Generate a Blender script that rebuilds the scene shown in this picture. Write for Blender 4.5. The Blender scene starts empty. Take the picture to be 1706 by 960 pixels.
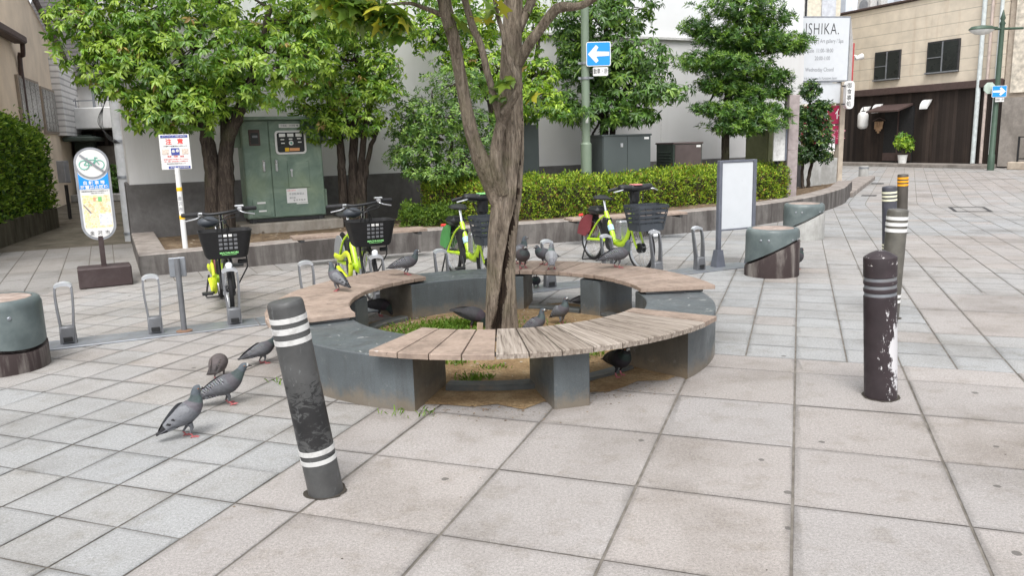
import bpy, bmesh, math, random
import numpy as np
from mathutils import Vector, Matrix, Euler
random.seed(7); RNG = np.random.default_rng(11)
S = bpy.context.scene
COL = S.collection
R = math.radians
PI = math.pi
# ------------------------------------------------------------------ camera
F, PITCH, ROLL, H = 1317.7, 0.18508, -0.027795, 1.4
cp, sp, cr, sr = math.cos(PITCH), math.sin(PITCH), math.cos(ROLL), math.sin(ROLL)
fwd = Vector((0, cp, -sp)); up0 = Vector((0, sp, cp)); rt0 = Vector((1, 0, 0))
rt = cr * rt0 + sr * up0; up = -sr * rt0 + cr * up0
cam = bpy.data.cameras.new('camera'); co = bpy.data.objects.new('camera', cam); COL.objects.link(co)
mw = Matrix.Identity(4)
for i in range(3):
    mw[i][0] = rt[i]; mw[i][1] = up[i]; mw[i][2] = -fwd[i]
mw[2][3] = H
co.matrix_world = mw
cam.sensor_width = 36; cam.lens = F / 1706 * 36; cam.clip_end = 2000; cam.clip_start = .05
S.camera = co
def ray(x, y): return rt * ((x - 853) / F) + up * ((480 - y) / F) + fwd
def G(x, y, z=0.0):                 # survey helper: where a sight line meets the level z
    d = ray(x, y); t = (z - H) / d.z; return Vector((d.x * t, d.y * t, z))
def A(x, y, Y):                     # survey helper: where a sight line reaches the distance Y
    d = ray(x, y); t = Y / d.y; return Vector((d.x * t, Y, H + d.z * t))
# ------------------------------------------------------------------ mesh builder
class MB:
    def __init__(s): s.v = []; s.f = []; s.m = []; s.c = []
    def add(s, vs, fs, mi=0, M=None, col=None):
        n = len(s.v)
        if M is not None: vs = [M @ Vector(v) for v in vs]
        s.v += [tuple(v) for v in vs]
        s.c += [col or (1, 1, 1)] * len(vs)
        for f in fs: s.f.append(tuple(i + n for i in f)); s.m.append(mi)
        return s
    def box(s, c, d, b=0.0, mi=0, M=None, rz=0.0, col=None):
        hx, hy, hz = d[0] / 2, d[1] / 2, d[2] / 2
        T = Matrix.Translation(c) @ Matrix.Rotation(rz, 4, 'Z')
        if M is not None: T = M @ T
        b = min(b, hx * .9, hy * .9, hz * .9)
        if b <= 0:
            vs = [(x * hx, y * hy, z * hz) for x in (-1, 1) for y in (-1, 1) for z in (-1, 1)]
            fs = [(0, 1, 3, 2), (4, 6, 7, 5), (0, 4, 5, 1), (2, 3, 7, 6), (0, 2, 6, 4), (1, 5, 7, 3)]
            return s.add(vs, fs, mi, T, col)
        vs = []; idx = {}
        for x in (-1, 1):
            for y in (-1, 1):
                for z in (-1, 1):
                    for a in range(3):
                        p = [x * (hx - b), y * (hy - b), z * (hz - b)]
                        p[a] = (x, y, z)[a] * (hx, hy, hz)[a]
                        idx[(x, y, z, a)] = len(vs); vs.append(p)
        fs = []
        for a in range(3):
            o = [i for i in range(3) if i != a]
            for sg in (-1, 1):
                q = []
                for (p, r) in ((-1, -1), (1, -1), (1, 1), (-1, 1)):
                    k = [0, 0, 0]; k[a] = sg; k[o[0]] = p; k[o[1]] = r
                    q.append(idx[(*k, a)])
                fs.append(q)
        for a in range(3):
            o = [i for i in range(3) if i != a]
            for p in (-1, 1):
                for r in (-1, 1):
                    k0 = [0, 0, 0]; k0[o[0]] = p; k0[o[1]] = r
                    k1 = list(k0); k0[a] = -1; k1[a] = 1
                    fs.append([idx[(*k0, o[0])], idx[(*k1, o[0])], idx[(*k1, o[1])], idx[(*k0, o[1])]])
        for x in (-1, 1):
            for y in (-1, 1):
                for z in (-1, 1): fs.append([idx[(x, y, z, 0)], idx[(x, y, z, 1)], idx[(x, y, z, 2)]])
        out = []
        for f in fs:
            p = [Vector(vs[i]) for i in f]
            nrm = (p[1] - p[0]).cross(p[2] - p[0])
            cen = sum(p, Vector()) / len(p)
            out.append(f if nrm.dot(cen) > 0 else f[::-1])
        return s.add(vs, out, mi, T, col)
    def tube(s, path, rad, n=10, mi=0, M=None, closed=False, cap=True, col=None):
        P = [Vector(p) for p in path]
        if not hasattr(rad, '__len__'): rad = [rad] * len(P)
        vs = []; fs = []
        m = len(P); prev = None
        for i in range(m):
            if closed: t = (P[(i + 1) % m] - P[i - 1])
            else: t = P[min(i + 1, m - 1)] - P[max(i - 1, 0)]
            t.normalize()
            if prev is None:
                a = Vector((0, 0, 1)) if abs(t.z) < .9 else Vector((1, 0, 0))
                x = t.cross(a).normalized()
            else:
                x = prev - t * prev.dot(t)
                x = x.normalized() if x.length > 1e-6 else t.orthogonal().normalized()
            y = t.cross(x); prev = x
            r = rad[i]
            rx, ry = r if hasattr(r, '__len__') else (r, r)
            for k in range(n):
                a = 2 * PI * k / n
                vs.append(P[i] + x * (math.cos(a) * rx) + y * (math.sin(a) * ry))
        for i in range(m if closed else m - 1):
            for k in range(n):
                a = i * n + k; b = i * n + (k + 1) % n; j = (i + 1) % m
                fs.append((a, b, j * n + (k + 1) % n, j * n + k))
        if cap and not closed:
            fs.append(tuple(range(n - 1, -1, -1))); fs.append(tuple((m - 1) * n + k for k in range(n)))
        return s.add(vs, fs, mi, M, col)
    def lathe(s, prof, n=32, mi=0, M=None, col=None):
        vs = []; fs = []; m = len(prof)
        for (r, z) in prof:
            for k in range(n):
                a = 2 * PI * k / n; vs.append((r * math.cos(a), r * math.sin(a), z))
        for i in range(m - 1):
            for k in range(n): fs.append((i * n + k, i * n + (k + 1) % n, (i + 1) * n + (k + 1) % n, (i + 1) * n + k))
        if prof[0][0] > 1e-6: fs.append(tuple(range(n - 1, -1, -1)))
        if prof[-1][0] > 1e-6: fs.append(tuple((m - 1) * n + k for k in range(n)))
        return s.add(vs, fs, mi, M, col)
    def prism(s, poly, z0, z1, mi=0, M=None, col=None):
        n = len(poly)
        ar = sum(poly[i][0] * poly[(i + 1) % n][1] - poly[(i + 1) % n][0] * poly[i][1] for i in range(n))
        if ar < 0: poly = poly[::-1]
        vs = [(x, y, z0) for x, y in poly] + [(x, y, z1) for x, y in poly]
        fs = [tuple(range(n - 1, -1, -1)), tuple(range(n, 2 * n))] + [(i, (i + 1) % n, n + (i + 1) % n, n + i) for i in range(n)]
        return s.add(vs, fs, mi, M, col)
    def plate(s, poly, y0, y1, mi=0, M=None):      # outline in x,z extruded along y (front at y0)
        T = Matrix(((1, 0, 0, 0), (0, 0, -1, 0), (0, 1, 0, 0), (0, 0, 0, 1)))
        if M is not None: T = M @ T
        return s.prism(poly, -y1, -y0, mi, T)
    def arc(s, r0, r1, a0, a1, z0, z1, c=(0, 0), n=24, b=.008, mi=0):
        sec = [(r0 + b, z0), (r1 - b, z0), (r1, z0 + b), (r1, z1 - b), (r1 - b, z1), (r0 + b, z1), (r0, z1 - b), (r0, z0 + b)]
        vs = []; fs = []; k = len(sec)
        for i in range(n + 1):
            a = a0 + (a1 - a0) * i / n
            for (r, z) in sec: vs.append((c[0] + r * math.cos(a), c[1] + r * math.sin(a), z))
        for i in range(n):
            for j in range(k): fs.append((i * k + j, i * k + (j + 1) % k, (i + 1) * k + (j + 1) % k, (i + 1) * k + j)[::-1] if a1 > a0 else (i * k + j, i * k + (j + 1) % k, (i + 1) * k + (j + 1) % k, (i + 1) * k + j))
        e0 = tuple(range(k)); e1 = tuple(n * k + j for j in range(k - 1, -1, -1))
        fs += [e0, e1] if a1 > a0 else [e0[::-1], e1[::-1]]
        return s.add(vs, fs, mi)
    def build(s, name, mats, parent=None, smooth=35, loc=None, colattr=False):
        me = bpy.data.meshes.new(name)
        me.from_pydata(s.v, [], s.f)
        if not isinstance(mats, (list, tuple)): mats = [mats]
        for m in mats: me.materials.append(m)
        if len(mats) > 1: me.polygons.foreach_set('material_index', s.m)
        if colattr:
            ca = me.color_attributes.new('Col', 'FLOAT_COLOR', 'POINT')
            ca.data.foreach_set('color', np.c_[np.array(s.c, dtype=np.float32), np.ones(len(s.c), dtype=np.float32)].ravel())
        me.update()
        if smooth:
            me.polygons.foreach_set('use_smooth', [True] * len(me.polygons))
            try: me.set_sharp_from_angle(angle=R(smooth))
            except Exception: pass
        o = bpy.data.objects.new(name, me); COL.objects.link(o)
        if parent is not None: o.parent = parent
        if loc is not None: o.location = loc
        return o
def npmesh(name, V, Fc, nper, cols, mat, parent=None, smooth=False):
    """V (n,3); Fc flat loop indices; nper = list of face sizes"""
    me = bpy.data.meshes.new(name)
    me.vertices.add(len(V)); me.vertices.foreach_set('co', np.asarray(V, dtype=np.float32).ravel())
    me.loops.add(len(Fc)); me.loops.foreach_set('vertex_index', np.asarray(Fc, dtype=np.int32))
    st = np.r_[0, np.cumsum(nper)[:-1]].astype(np.int32)
    me.polygons.add(len(nper)); me.polygons.foreach_set('loop_start', st)
    if cols is not None:
        ca = me.color_attributes.new('Col', 'FLOAT_COLOR', 'POINT')
        ca.data.foreach_set('color', np.c_[cols, np.ones(len(cols))].astype(np.float32).ravel())
    me.materials.append(mat); me.update(calc_edges=True); me.validate()
    o = bpy.data.objects.new(name, me); COL.objects.link(o)
    if parent is not None: o.parent = parent
    return o
def tag(o, label=None, cat=None, group=None, kind=None):
    if label: o['label'] = label
    if cat: o['category'] = cat
    if group: o['group'] = group
    if kind: o['kind'] = kind
    return o
def thing(name, label, cat, loc=(0, 0, 0), rz=0.0, group=None, rot=None):
    o = bpy.data.objects.new(name, None); COL.objects.link(o)
    o.empty_display_size = .1
    o.location = loc; o.rotation_euler = rot if rot is not None else (0, 0, rz)
    return tag(o, label, cat, group)
def dup(o, loc, rz=None, label=None, rot=None, parent=None):
    c = o.copy(); COL.objects.link(c)
    if parent is None:
        c.location = loc
        if rot is not None: c.rotation_euler = rot
        elif rz is not None: c.rotation_euler = (0, 0, rz)
        if label: c['label'] = label
    else: c.parent = parent
    for ch in list(o.children): dup(ch, None, parent=c)
    return c
# ------------------------------------------------------------------ materials
def srgb(r, g, b):
    f = lambda c: (c / 255 / 12.92) if c <= 10 else ((c / 255 + .055) / 1.055) ** 2.4
    return (f(r), f(g), f(b))
class NT:
    def __init__(s, name):
        s.mat = bpy.data.materials.new(name); s.mat.use_nodes = True
        s.t = s.mat.node_tree; s.n = s.t.nodes; s.l = s.t.links
        s.b = s.n['Principled BSDF']; s.pos = None
    def node(s, ty, **k):
        n = s.n.new(ty)
        for a, v in k.items(): setattr(n, a, v)
        return n
    def link(s, a, b): s.l.new(a, b)
    def P(s, scale=(1, 1, 1), obj=False):
        if obj:
            g = s.node('ShaderNodeTexCoord').outputs['Object']
        else: g = s.node('ShaderNodeNewGeometry').outputs['Position']
        m = s.node('ShaderNodeMapping'); m.inputs['Scale'].default_value = scale
        s.link(g, m.inputs['Vector']); return m.outputs[0]
    def noise(s, sc, det=4, rough=.55, vec=None, out='Fac', dist=0):
        n = s.node('ShaderNodeTexNoise'); n.inputs['Scale'].default_value = sc; n.inputs['Detail'].default_value = det
        n.inputs['Roughness'].default_value = rough; n.inputs['Distortion'].default_value = dist
        s.link(vec or s.P(), n.inputs['Vector']); return n.outputs[out]
    def ramp(s, fac, stops):
        n = s.node('ShaderNodeValToRGB'); e = n.color_ramp.elements
        while len(e) < len(stops): e.new(.5)
        for i, (p, c) in enumerate(stops):
            e[i].position = p; e[i].color = (*c, 1) if hasattr(c, '__len__') else (c, c, c, 1)
        s.link(fac, n.inputs[0]); return n.outputs[0]
    def mix(s, fac, a, b, mode='MIX'):
        n = s.node('ShaderNodeMix', data_type='RGBA', blend_type=mode)
        for i, v in ((0, fac), (6, a), (7, b)):
            if hasattr(v, 'is_linked'): s.link(v, n.inputs[i])
            elif i == 0: n.inputs[0].default_value = v
            else: n.inputs[i].default_value = (*v, 1) if hasattr(v, '__len__') else (v, v, v, 1)
        return n.outputs[2]
    def math(s, op, a, b=0.0):
        n = s.node('ShaderNodeMath', operation=op)
        for i, v in enumerate((a, b)):
            if hasattr(v, 'is_linked'): s.link(v, n.inputs[i])
            else: n.inputs[i].default_value = v
        return n.outputs[0]
    def bump(s, h, st=.3, d=.01):
        n = s.node('ShaderNodeBump'); n.inputs['Strength'].default_value = st; n.inputs['Distance'].default_value = d
        s.link(h, n.inputs['Height']); s.link(n.outputs[0], s.b.inputs['Normal'])
    def done(s, col=None, rough=None, metal=None, spec=None):
        for v, k in ((col, 'Base Color'), (rough, 'Roughness'), (metal, 'Metallic'), (spec, 'Specular IOR Level')):
            if v is None: continue
            if hasattr(v, 'is_linked'): s.link(v, s.b.inputs[k])
            else: s.b.inputs[k].default_value = (*v, 1) if hasattr(v, '__len__') else v
        return s.mat
def simple(name, col, rough=.6, metal=0, var=.12, vs=8, bump=.1, bs=60, spec=.4, dirt=None, dirtamt=.4, ds=3, dstretch=1):
    t = NT(name)
    n = t.noise(vs, 5)
    lo = tuple(c * (1 - var * 1.6) for c in col); hi = tuple(min(1, c * (1 + var * 1.6)) for c in col)
    c = t.ramp(n, [(.25, lo), (.75, hi)])
    if dirt:
        d = t.noise(ds, 6, .65, vec=t.P((1, 1, 1 / dstretch)))
        c = t.mix(t.ramp(d, [(.5 - .02, 0), (.72, dirtamt)]), c, dirt)
    rr = t.ramp(t.noise(vs * 2.3, 4), [(.3, max(0, rough - .08)), (.7, min(1, rough + .08))])
    if bump: t.bump(t.noise(bs, 4), bump, .004)
    return t.done(c, rr, metal, spec)
def attrmat(name, rough=.6, spec=.4, var=.12, vs=40, bump=.15, bs=200):
    t = NT(name)
    a = t.node('ShaderNodeAttribute', attribute_name='Col')
    c = t.mix(1.0, a.outputs['Color'], t.ramp(t.noise(vs, 4), [(.2, 1 - var * 2), (.8, 1 + var * .5)]), 'MULTIPLY')
    if bump: t.bump(t.noise(bs, 3), bump, .003)
    return t.done(c, rough, 0, spec)
def leafmat(name, trans=.3, rough=.42, spec=.5):
    t = NT(name)
    a = t.node('ShaderNodeAttribute', attribute_name='Col')
    t.link(a.outputs['Color'], t.b.inputs['Base Color'])
    t.b.inputs['Roughness'].default_value = rough; t.b.inputs['Specular IOR Level'].default_value = spec
    tr = t.node('ShaderNodeBsdfTranslucent')
    hs = t.mix(1.0, a.outputs['Color'], (1.25, 1.35, .55), 'MULTIPLY'); t.link(hs, tr.inputs['Color'])
    mx = t.node('ShaderNodeMixShader'); mx.inputs[0].default_value = trans
    t.link(t.b.outputs[0], mx.inputs[1]); t.link(tr.outputs[0], mx.inputs[2])
    t.link(mx.outputs[0], t.n['Material Output'].inputs['Surface'])
    return t.mat
M = {}
# paving: per-tile colour attribute + granite speckle, broad dirt, gum spots
t = NT('granite_paving')
a = t.node('ShaderNodeAttribute', attribute_name='Col')
sp1 = t.ramp(t.noise(210, 2, .65), [(.30, .6), (.45, .95), (.6, 1.03), (.74, 1.22)])
sp2 = t.ramp(t.noise(85, 3, .65), [(.3, .78), (.7, 1.18)])
c = t.mix(1, a.outputs['Color'], sp1, 'MULTIPLY'); c = t.mix(1, c, sp2, 'MULTIPLY')
big = t.ramp(t.noise(1.1, 6, .62), [(.33, (.72, .70, .67)), (.5, (.97, .965, .955)), (.7, (1.06, 1.06, 1.06))])
c = t.mix(1, c, big, 'MULTIPLY')
mid = t.ramp(t.noise(6.5, 5, .7), [(.34, (.8, .78, .74)), (.48, (1, 1, 1))])
c = t.mix(.7, c, mid, 'MULTIPLY')
v = t.node('ShaderNodeTexVoronoi', voronoi_dimensions='2D'); v.inputs['Scale'].default_value = 3.1; t.link(t.P((1, 1, 0)), v.inputs['Vector'])
vd = t.math('ADD', v.outputs['Distance'], t.math('MULTIPLY', t.math('ADD', t.noise(34, 3), t.math('MULTIPLY', t.noise(1.7, 2), 1.4)), .05))
sel = t.math('GREATER_THAN', t.math('FRACT', t.math('MULTIPLY', v.outputs['Color'], 7.3)), .86)
spot = t.math('MULTIPLY', t.math('LESS_THAN', vd, .105), sel)
c = t.mix(t.math('MULTIPLY', spot, .72), c, (.06, .055, .05))
t.bump(t.noise(260, 3), .25, .003)
M['paving'] = t.done(c, t.ramp(t.noise(3, 4), [(.3, .62), (.7, .85)]), 0, .35)
t = NT('paving_joint')
c = t.ramp(t.noise(14, 5), [(.3, (.105, .094, .082)), (.55, (.165, .150, .130)), (.75, (.23, .213, .188))])
M['joint'] = t.done(c, .95, 0, .2)
t = NT('bare_earth')
n1 = t.noise(5, 7, .7); n2 = t.noise(60, 4, .7)
c = t.ramp(n1, [(.3, (.17, .105, .055)), (.5, (.27, .185, .10)), (.7, (.36, .27, .16))])
c = t.mix(1, c, t.ramp(n2, [(.3, .68), (.7, 1.2)]), 'MULTIPLY')
t.bump(t.noise(38, 6, .7), .8, .02)
M['earth'] = t.done(c, .95, 0, .15)
t = NT('dark_planter_soil')
c = t.ramp(t.noise(7, 7, .7), [(.3, (.07, .05, .034)), (.5, (.14, .10, .066)), (.72, (.24, .19, .13))])
t.bump(t.noise(30, 6, .7), .8, .02); M['soil'] = t.done(c, .95, 0, .15)
t = NT('alley_earth')
c = t.ramp(t.noise(2.2, 7, .7), [(.3, (.075, .068, .052)), (.5, (.14, .125, .098)), (.72, (.22, .20, .165))])
t.bump(t.noise(30, 6, .7), .6, .02); M['alley'] = t.done(c, .95, 0, .15)
# polished dark stone of the ring
def stone(name, base, streak, amt=.5, rough=.35):
    t = NT(name)
    c = t.ramp(t.noise(260, 2), [(.3, tuple(x * .8 for x in base)), (.7, tuple(x * 1.2 for x in base))])
    c = t.mix(1, c, t.ramp(t.noise(2.4, 6, .6), [(.3, .72), (.7, 1.18)]), 'MULTIPLY')
    st = t.noise(1, 6, .7, vec=t.P((9, 9, .9)))
    c = t.mix(t.ramp(st, [(.5, 0), (.75, amt)]), c, streak)
    dust = t.noise(16, 6, .75)
    c = t.mix(t.ramp(dust, [(.60, 0), (.82, .4)]), c, (.42, .42, .4))
    # earth splash kicked up near the ground
    g = t.node('ShaderNodeNewGeometry'); sx = t.node('ShaderNodeSeparateXYZ'); t.link(g.outputs['Position'], sx.inputs[0])
    hz = t.math('ADD', sx.outputs['Z'], t.math('MULTIPLY', t.noise(9, 5, .7), -.22))
    c = t.mix(t.ramp(hz, [(-.0, .75), (.06, 0)]) if False else t.ramp(t.math('ADD', t.math('MULTIPLY', hz, 4), .45), [(.12, .45), (.42, 0)]), c, (.23, .17, .105))
    g2 = t.node('ShaderNodeSeparateXYZ'); t.link(g.outputs['Normal'], g2.inputs[0])
    dr = t.math('MULTIPLY', t.math('GREATER_THAN', t.noise(15, 5, .62, dist=.6), .655), t.math('GREATER_THAN', g2.outputs['Z'], .6))
    c = t.mix(t.math('MULTIPLY', dr, .6), c, (.5, .5, .48))
    t.bump(t.noise(120, 3), .12, .003)
    return t.done(c, t.ramp(t.noise(5, 5, .7), [(.3, rough - .08), (.7, rough + .3)]), 0, .5)
M['stone'] = stone('dark_grey_granite', (.088, .102, .109), (.036, .031, .031), .6)
M['stonebrown'] = stone('stained_granite_end', (.085, .075, .06), (.03, .024, .02), .6, .5)
t = NT('composite_decking')
o = t.node('ShaderNodeObjectInfo')
c = t.ramp(t.noise(1, 5, .6, vec=t.P((30, 30, 30))), [(.3, (.275, .210, .168)), (.7, (.355, .28, .226))])
c = t.mix(1, c, t.ramp(o.outputs['Random'], [(0, (.86, .85, .85)), (1, (1.1, 1.1, 1.12))]), 'MULTIPLY')
c = t.mix(1, c, t.ramp(t.noise(7, 6, .7), [(.36, .72), (.55, 1.02)]), 'MULTIPLY')
c = t.mix(t.math('MULTIPLY', t.math('GREATER_THAN', t.noise(26, 4, .6), .70), .5), c, (.5, .48, .45)); c = t.mix(t.math('MULTIPLY', t.math('GREATER_THAN', t.noise(31, 3, .6, vec=t.P((1, 1.13, .9))), .71), .7), c, (.07, .05, .04))
t.bump(t.noise(140, 3), .2, .003); M['deck'] = t.done(c, .7, 0, .3)
t = NT('weathered_decking')
o = t.node('ShaderNodeObjectInfo')
w = t.node('ShaderNodeTexNoise'); w.inputs['Scale'].default_value = 1; w.inputs['Detail'].default_value = 6; w.inputs['Distortion'].default_value = .6
t.link(t.P((4, 70, 40), obj=True), w.inputs['Vector'])
c = t.ramp(w.outputs['Fac'], [(.3, (.10, .08, .066)), (.48, (.265, .228, .194)), (.7, (.365, .325, .285))])
c = t.mix(1, c, t.ramp(o.outputs['Random'], [(0, (.8, .78, .76)), (1, (1.08, 1.08, 1.08))]), 'MULTIPLY')
t.bump(w.outputs['Fac'], .45, .004); M['oldwood'] = t.done(c, .85, 0, .2)
M['steeldark'] = simple('dark_steel', (.06, .06, .062), .55, .6)
M['galv'] = simple('galvanised_steel', (.28, .30, .33), .42, .55, dirt=(.2, .17, .13), dirtamt=.35, ds=9)
M['dockgrey'] = simple('grey_dock_paint', (.135, .14, .15), .5, .1, dirt=(.08, .07, .06), dirtamt=.3, ds=14)
M['docksilver'] = simple('worn_dock_cap', (.55, .57, .6), .35, .5)
M['alu'] = simple('brushed_aluminium', (.62, .63, .65), .3, .9, var=.05)
M['chrome'] = simple('chrome', (.75, .76, .78), .16, 1.0, var=.03, bump=0)
M['black'] = simple('black_plastic', (.018, .019, .021), .45, 0, var=.2)
M['blackmatte'] = simple('matte_black', (.016, .016, .017), .7, 0)
M['rubber'] = simple('tyre_rubber', (.02, .02, .022), .75, 0)
M['basketgrey'] = simple('dark_grey_plastic', (.045, .052, .062), .5, 0)
t = NT('lime_paint'); t.b.inputs['Coat Weight'].default_value = .5; t.b.inputs['Coat Roughness'].default_value = .12
c = t.mix(1, (.50, .74, .028), t.ramp(t.noise(7, 5, .6), [(.35, .86), (.65, 1.04)]), 'MULTIPLY')
M['lime'] = t.done(c, .35, 0, .5)
M['yellowgreen'] = simple('chain_guard_plastic', (.62, .72, .04), .4, 0, var=.06)
M['redplastic'] = simple('dusty_red_plastic', (.22, .045, .055), .5, 0, dirt=(.3, .2, .2), dirtamt=.3)
M['greenplastic'] = simple('green_plastic', (.08, .30, .085), .4, 0)
M['lightgreen'] = simple('console_green', (.25, .62, .22), .4, 0, var=.05)
M['lightred'] = simple('console_red', (.62, .22, .22), .4, 0, var=.05)
M['fender'] = simple('grey_mudguard', (.32, .335, .35), .38, .2, var=.06)
M['lens'] = simple('lamp_lens', (.72, .74, .76), .12, 0, var=.05, bump=0, spec=.8)
M['amber'] = simple('reflector_amber', (.6, .16, .02), .25, 0, bump=0)
M['white'] = simple('white_paint', (.70, .70, .69), .45, 0, var=.03, dirt=(.5, .48, .44), dirtamt=.25, ds=6)
M['offwhite'] = simple('offwhite_paint', (.56, .56, .55), .5, 0, var=.08, dirt=(.22, .21, .2), dirtamt=.6, ds=22)
M['panelwhite'] = simple('white_panel', (.57, .595, .62), .35, 0, var=.02, bump=.02)
M['yellow'] = simple('yellow_band', (.82, .50, .02), .5, 0, var=.05)
M['orange'] = simple('orange_band', (.85, .36, .01), .5, 0, var=.08)
M['creamband'] = simple('cream_reflective_band', (.72, .70, .52), .5, 0, var=.08)
M['blue'] = simple('sign_blue', (.015, .27, .75), .4, 0, var=.04, bump=0)
M['navy'] = simple('sign_navy', (.05, .07, .28), .5, 0, bump=0)
M['red'] = simple('sign_red', (.75, .06, .05), .5, 0, bump=0)
M['teal'] = simple('sign_teal', (.16, .42, .33), .5, 0, bump=0)
M['ink'] = simple('black_ink', (.025, .025, .028), .6, 0, bump=0)
M['greyink'] = simple('grey_ink', (.22, .23, .25), .6, 0, bump=0)
M['signgrey'] = simple('sign_frame_grey', (.26, .27, .29), .5, .1)
M['boardgrey'] = simple('board_frame_grey', (.13, .14, .17), .5, .2)
M['brownpaint'] = simple('dark_brown_paint', (.045, .03, .03), .5, 0, dirt=(.10, .08, .08), dirtamt=.4, ds=7)
# concrete
def concrete(name, col, stain, amt=.7, rough=.85, lo=.44, hi=.62, sx=5):
    t = NT(name)
    c = t.ramp(t.noise(8, 7, .65), [(.3, tuple(x * .8 for x in col)), (.7, tuple(x * 1.15 for x in col))])
    st = t.noise(1, 7, .66, vec=t.P((sx, sx, .8)), dist=.4)
    c = t.mix(t.ramp(st, [(lo, 0), (hi, amt)]), c, stain)
    bl = t.noise(3.3, 6, .7)
    c = t.mix(t.ramp(bl, [(.52, 0), (.72, amt * .6)]), c, stain)
    t.bump(t.noise(70, 5, .7), .35, .005)
    return t.done(c, rough, 0, .25)
M['wallconc'] = concrete('stained_concrete', (.165, .154, .144), (.055, .047, .044), .8, lo=.40, hi=.60)
M['brownconc'] = concrete('pale_brown_concrete', (.30, .27, .245), (.13, .105, .095), .55)
M['conclight'] = concrete('pale_concrete', (.36, .36, .345), (.17, .16, .145), .4)
M['concbase'] = concrete('cabinet_plinth_concrete', (.34, .31, .27), (.16, .13, .10), .5)
M['plinth'] = concrete('building_plinth', (.155, .15, .148), (.06, .055, .052), .6, sx=1.2)
M['stoolbase'] = concrete('grimy_stool_base', (.20, .18, .165), (.035, .024, .024), .95, lo=.34, hi=.52, sx=7)
M['stoolgrey'] = simple('green_grey_stone', (.10, .125, .126), .42, 0, var=.2, vs=5, bump=.15, bs=150, dirt=(.20, .22, .21), dirtamt=.3, ds=5)
M['stooltop'] = simple('rusty_wood_inset', (.30, .235, .20), .8, 0, var=.25, vs=14, dirt=(.42, .38, .35), dirtamt=.5, ds=7)
t = NT('white_building_paint')
c = t.ramp(t.noise(.5, 5), [(.3, (.56, .555, .55)), (.7, (.63, .63, .625))])
st = t.noise(1, 6, .7, vec=t.P((2.4, 2.4, .25)))
c = t.mix(t.ramp(st, [(.52, 0), (.8, .35)]), c, (.40, .37, .35))
t.bump(t.noise(60, 4), .1, .004); M['bwall'] = t.done(c, .75, 0, .3)
M['bwall2'] = simple('upper_wall_white', (.72, .73, .74), .6, 0, var=.03, vs=1)  # paler white than the wall below the ledge
def siding(name, col, pitch, joint=.02, dark=.55, stain=(.35, .22, .12), sa=.5, vert=False):
    t = NT(name)
    g = t.node('ShaderNodeTexCoord'); sx = t.node('ShaderNodeSeparateXYZ'); t.link(g.outputs['Object'], sx.inputs[0])
    ax = sx.outputs['X' if vert else 'Z']
    fr = t.math('FRACT', t.math('DIVIDE', ax, pitch))
    ln = t.math('LESS_THAN', fr, joint / pitch)
    c = t.ramp(t.noise(2, 6, .6), [(.3, tuple(x * .86 for x in col)), (.7, tuple(x * 1.1 for x in col))])
    if vert:
        w = t.node('ShaderNodeTexWhiteNoise', noise_dimensions='1D'); t.link(t.math('FLOOR', t.math('DIVIDE', ax, pitch)), w.inputs['W'])
        c = t.mix(1, c, t.ramp(w.outputs['Value'], [(0, .55), (1, 1.5)]), 'MULTIPLY')
    st = t.noise(1, 6, .7, vec=t.P((2.5, 2.5, .3)))
    c = t.mix(t.ramp(st, [(.55, 0), (.78, sa)]), c, stain)
    c = t.mix(t.math('MULTIPLY', ln, dark), c, tuple(x * .3 for x in col))
    t.bump(t.math('SUBTRACT', 1.0, ln), .4, .01)
    return t.done(c, .75, 0, .3)
M['beigesiding'] = siding('beige_siding', (.66, .585, .475), .42, .022, .55)
M['darkboards'] = siding('dark_stained_boards', (.034, .025, .021), .15, .012, .7, (.10, .065, .05), .6, vert=True)
M['greysiding'] = siding('pale_blue_cladding', (.56, .60, .66), .35, .02, .25, (.5, .5, .52), .1, vert=True)
M['louvre'] = siding('white_louvre_siding', (.76, .745, .73), .16, .045, .6, (.5, .45, .4), .3)
M['beigewall'] = simple('old_beige_plaster', (.76, .64, .50), .85, 0, var=.1, vs=1.3, dirt=(.36, .28, .2), dirtamt=.35, ds=.8, dstretch=3)
M['oldconc'] = concrete('blotchy_old_wall', (.42, .36, .29), (.24, .19, .155), .6, sx=1.0)
M['rearconc'] = concrete('grey_street_wall', (.27, .245, .22), (.13, .115, .10), .6, sx=1.5)
M['rooftile'] = siding('grey_roof_tiles', (.062, .058, .057), .13, .035, .75, (.17, .16, .155), .5)
M['slatwall'] = siding('dark_slatted_wall', (.05, .038, .032), .17, .07, .8, (.07, .05, .04), .3, vert=True)
M['brown'] = simple('brown_trim', (.075, .05, .045), .6, 0)
M['glass'] = simple('dark_window_glass', (.02, .024, .023), .3, 0, var=.2, vs=.9, bump=0, spec=.35)
M['bluepipe'] = simple('pale_blue_pipe', (.55, .60, .60), .5, 0, dirt=(.4, .38, .34), dirtamt=.3)
M['pinkpipe'] = simple('pinkish_pipe', (.48, .40, .36), .55, 0)
M['greycab'] = simple('grey_cabinet_paint', (.078, .093, .093), .5, .1, var=.06, vs=2)
M['cabgreen'] = simple('dark_green_paint', (.055, .075, .062), .5, .1, var=.08)
M['cabbrown'] = simple('brown_cabinet_paint', (.095, .072, .07), .5, 0, var=.08)
t = NT('faded_green_cabinet')
c = t.ramp(t.noise(3.2, 6, .68, dist=1.0), [(.3, (.125, .185, .15)), (.5, (.18, .25, .20)), (.68, (.255, .33, .26))])
c = t.mix(t.ramp(t.noise(1.6, 5, .6), [(.5, 0), (.75, .4)]), c, (.22, .27, .13))
t.bump(t.noise(40, 3), .06, .003); M['green'] = t.done(c, .55, 0, .35)
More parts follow.
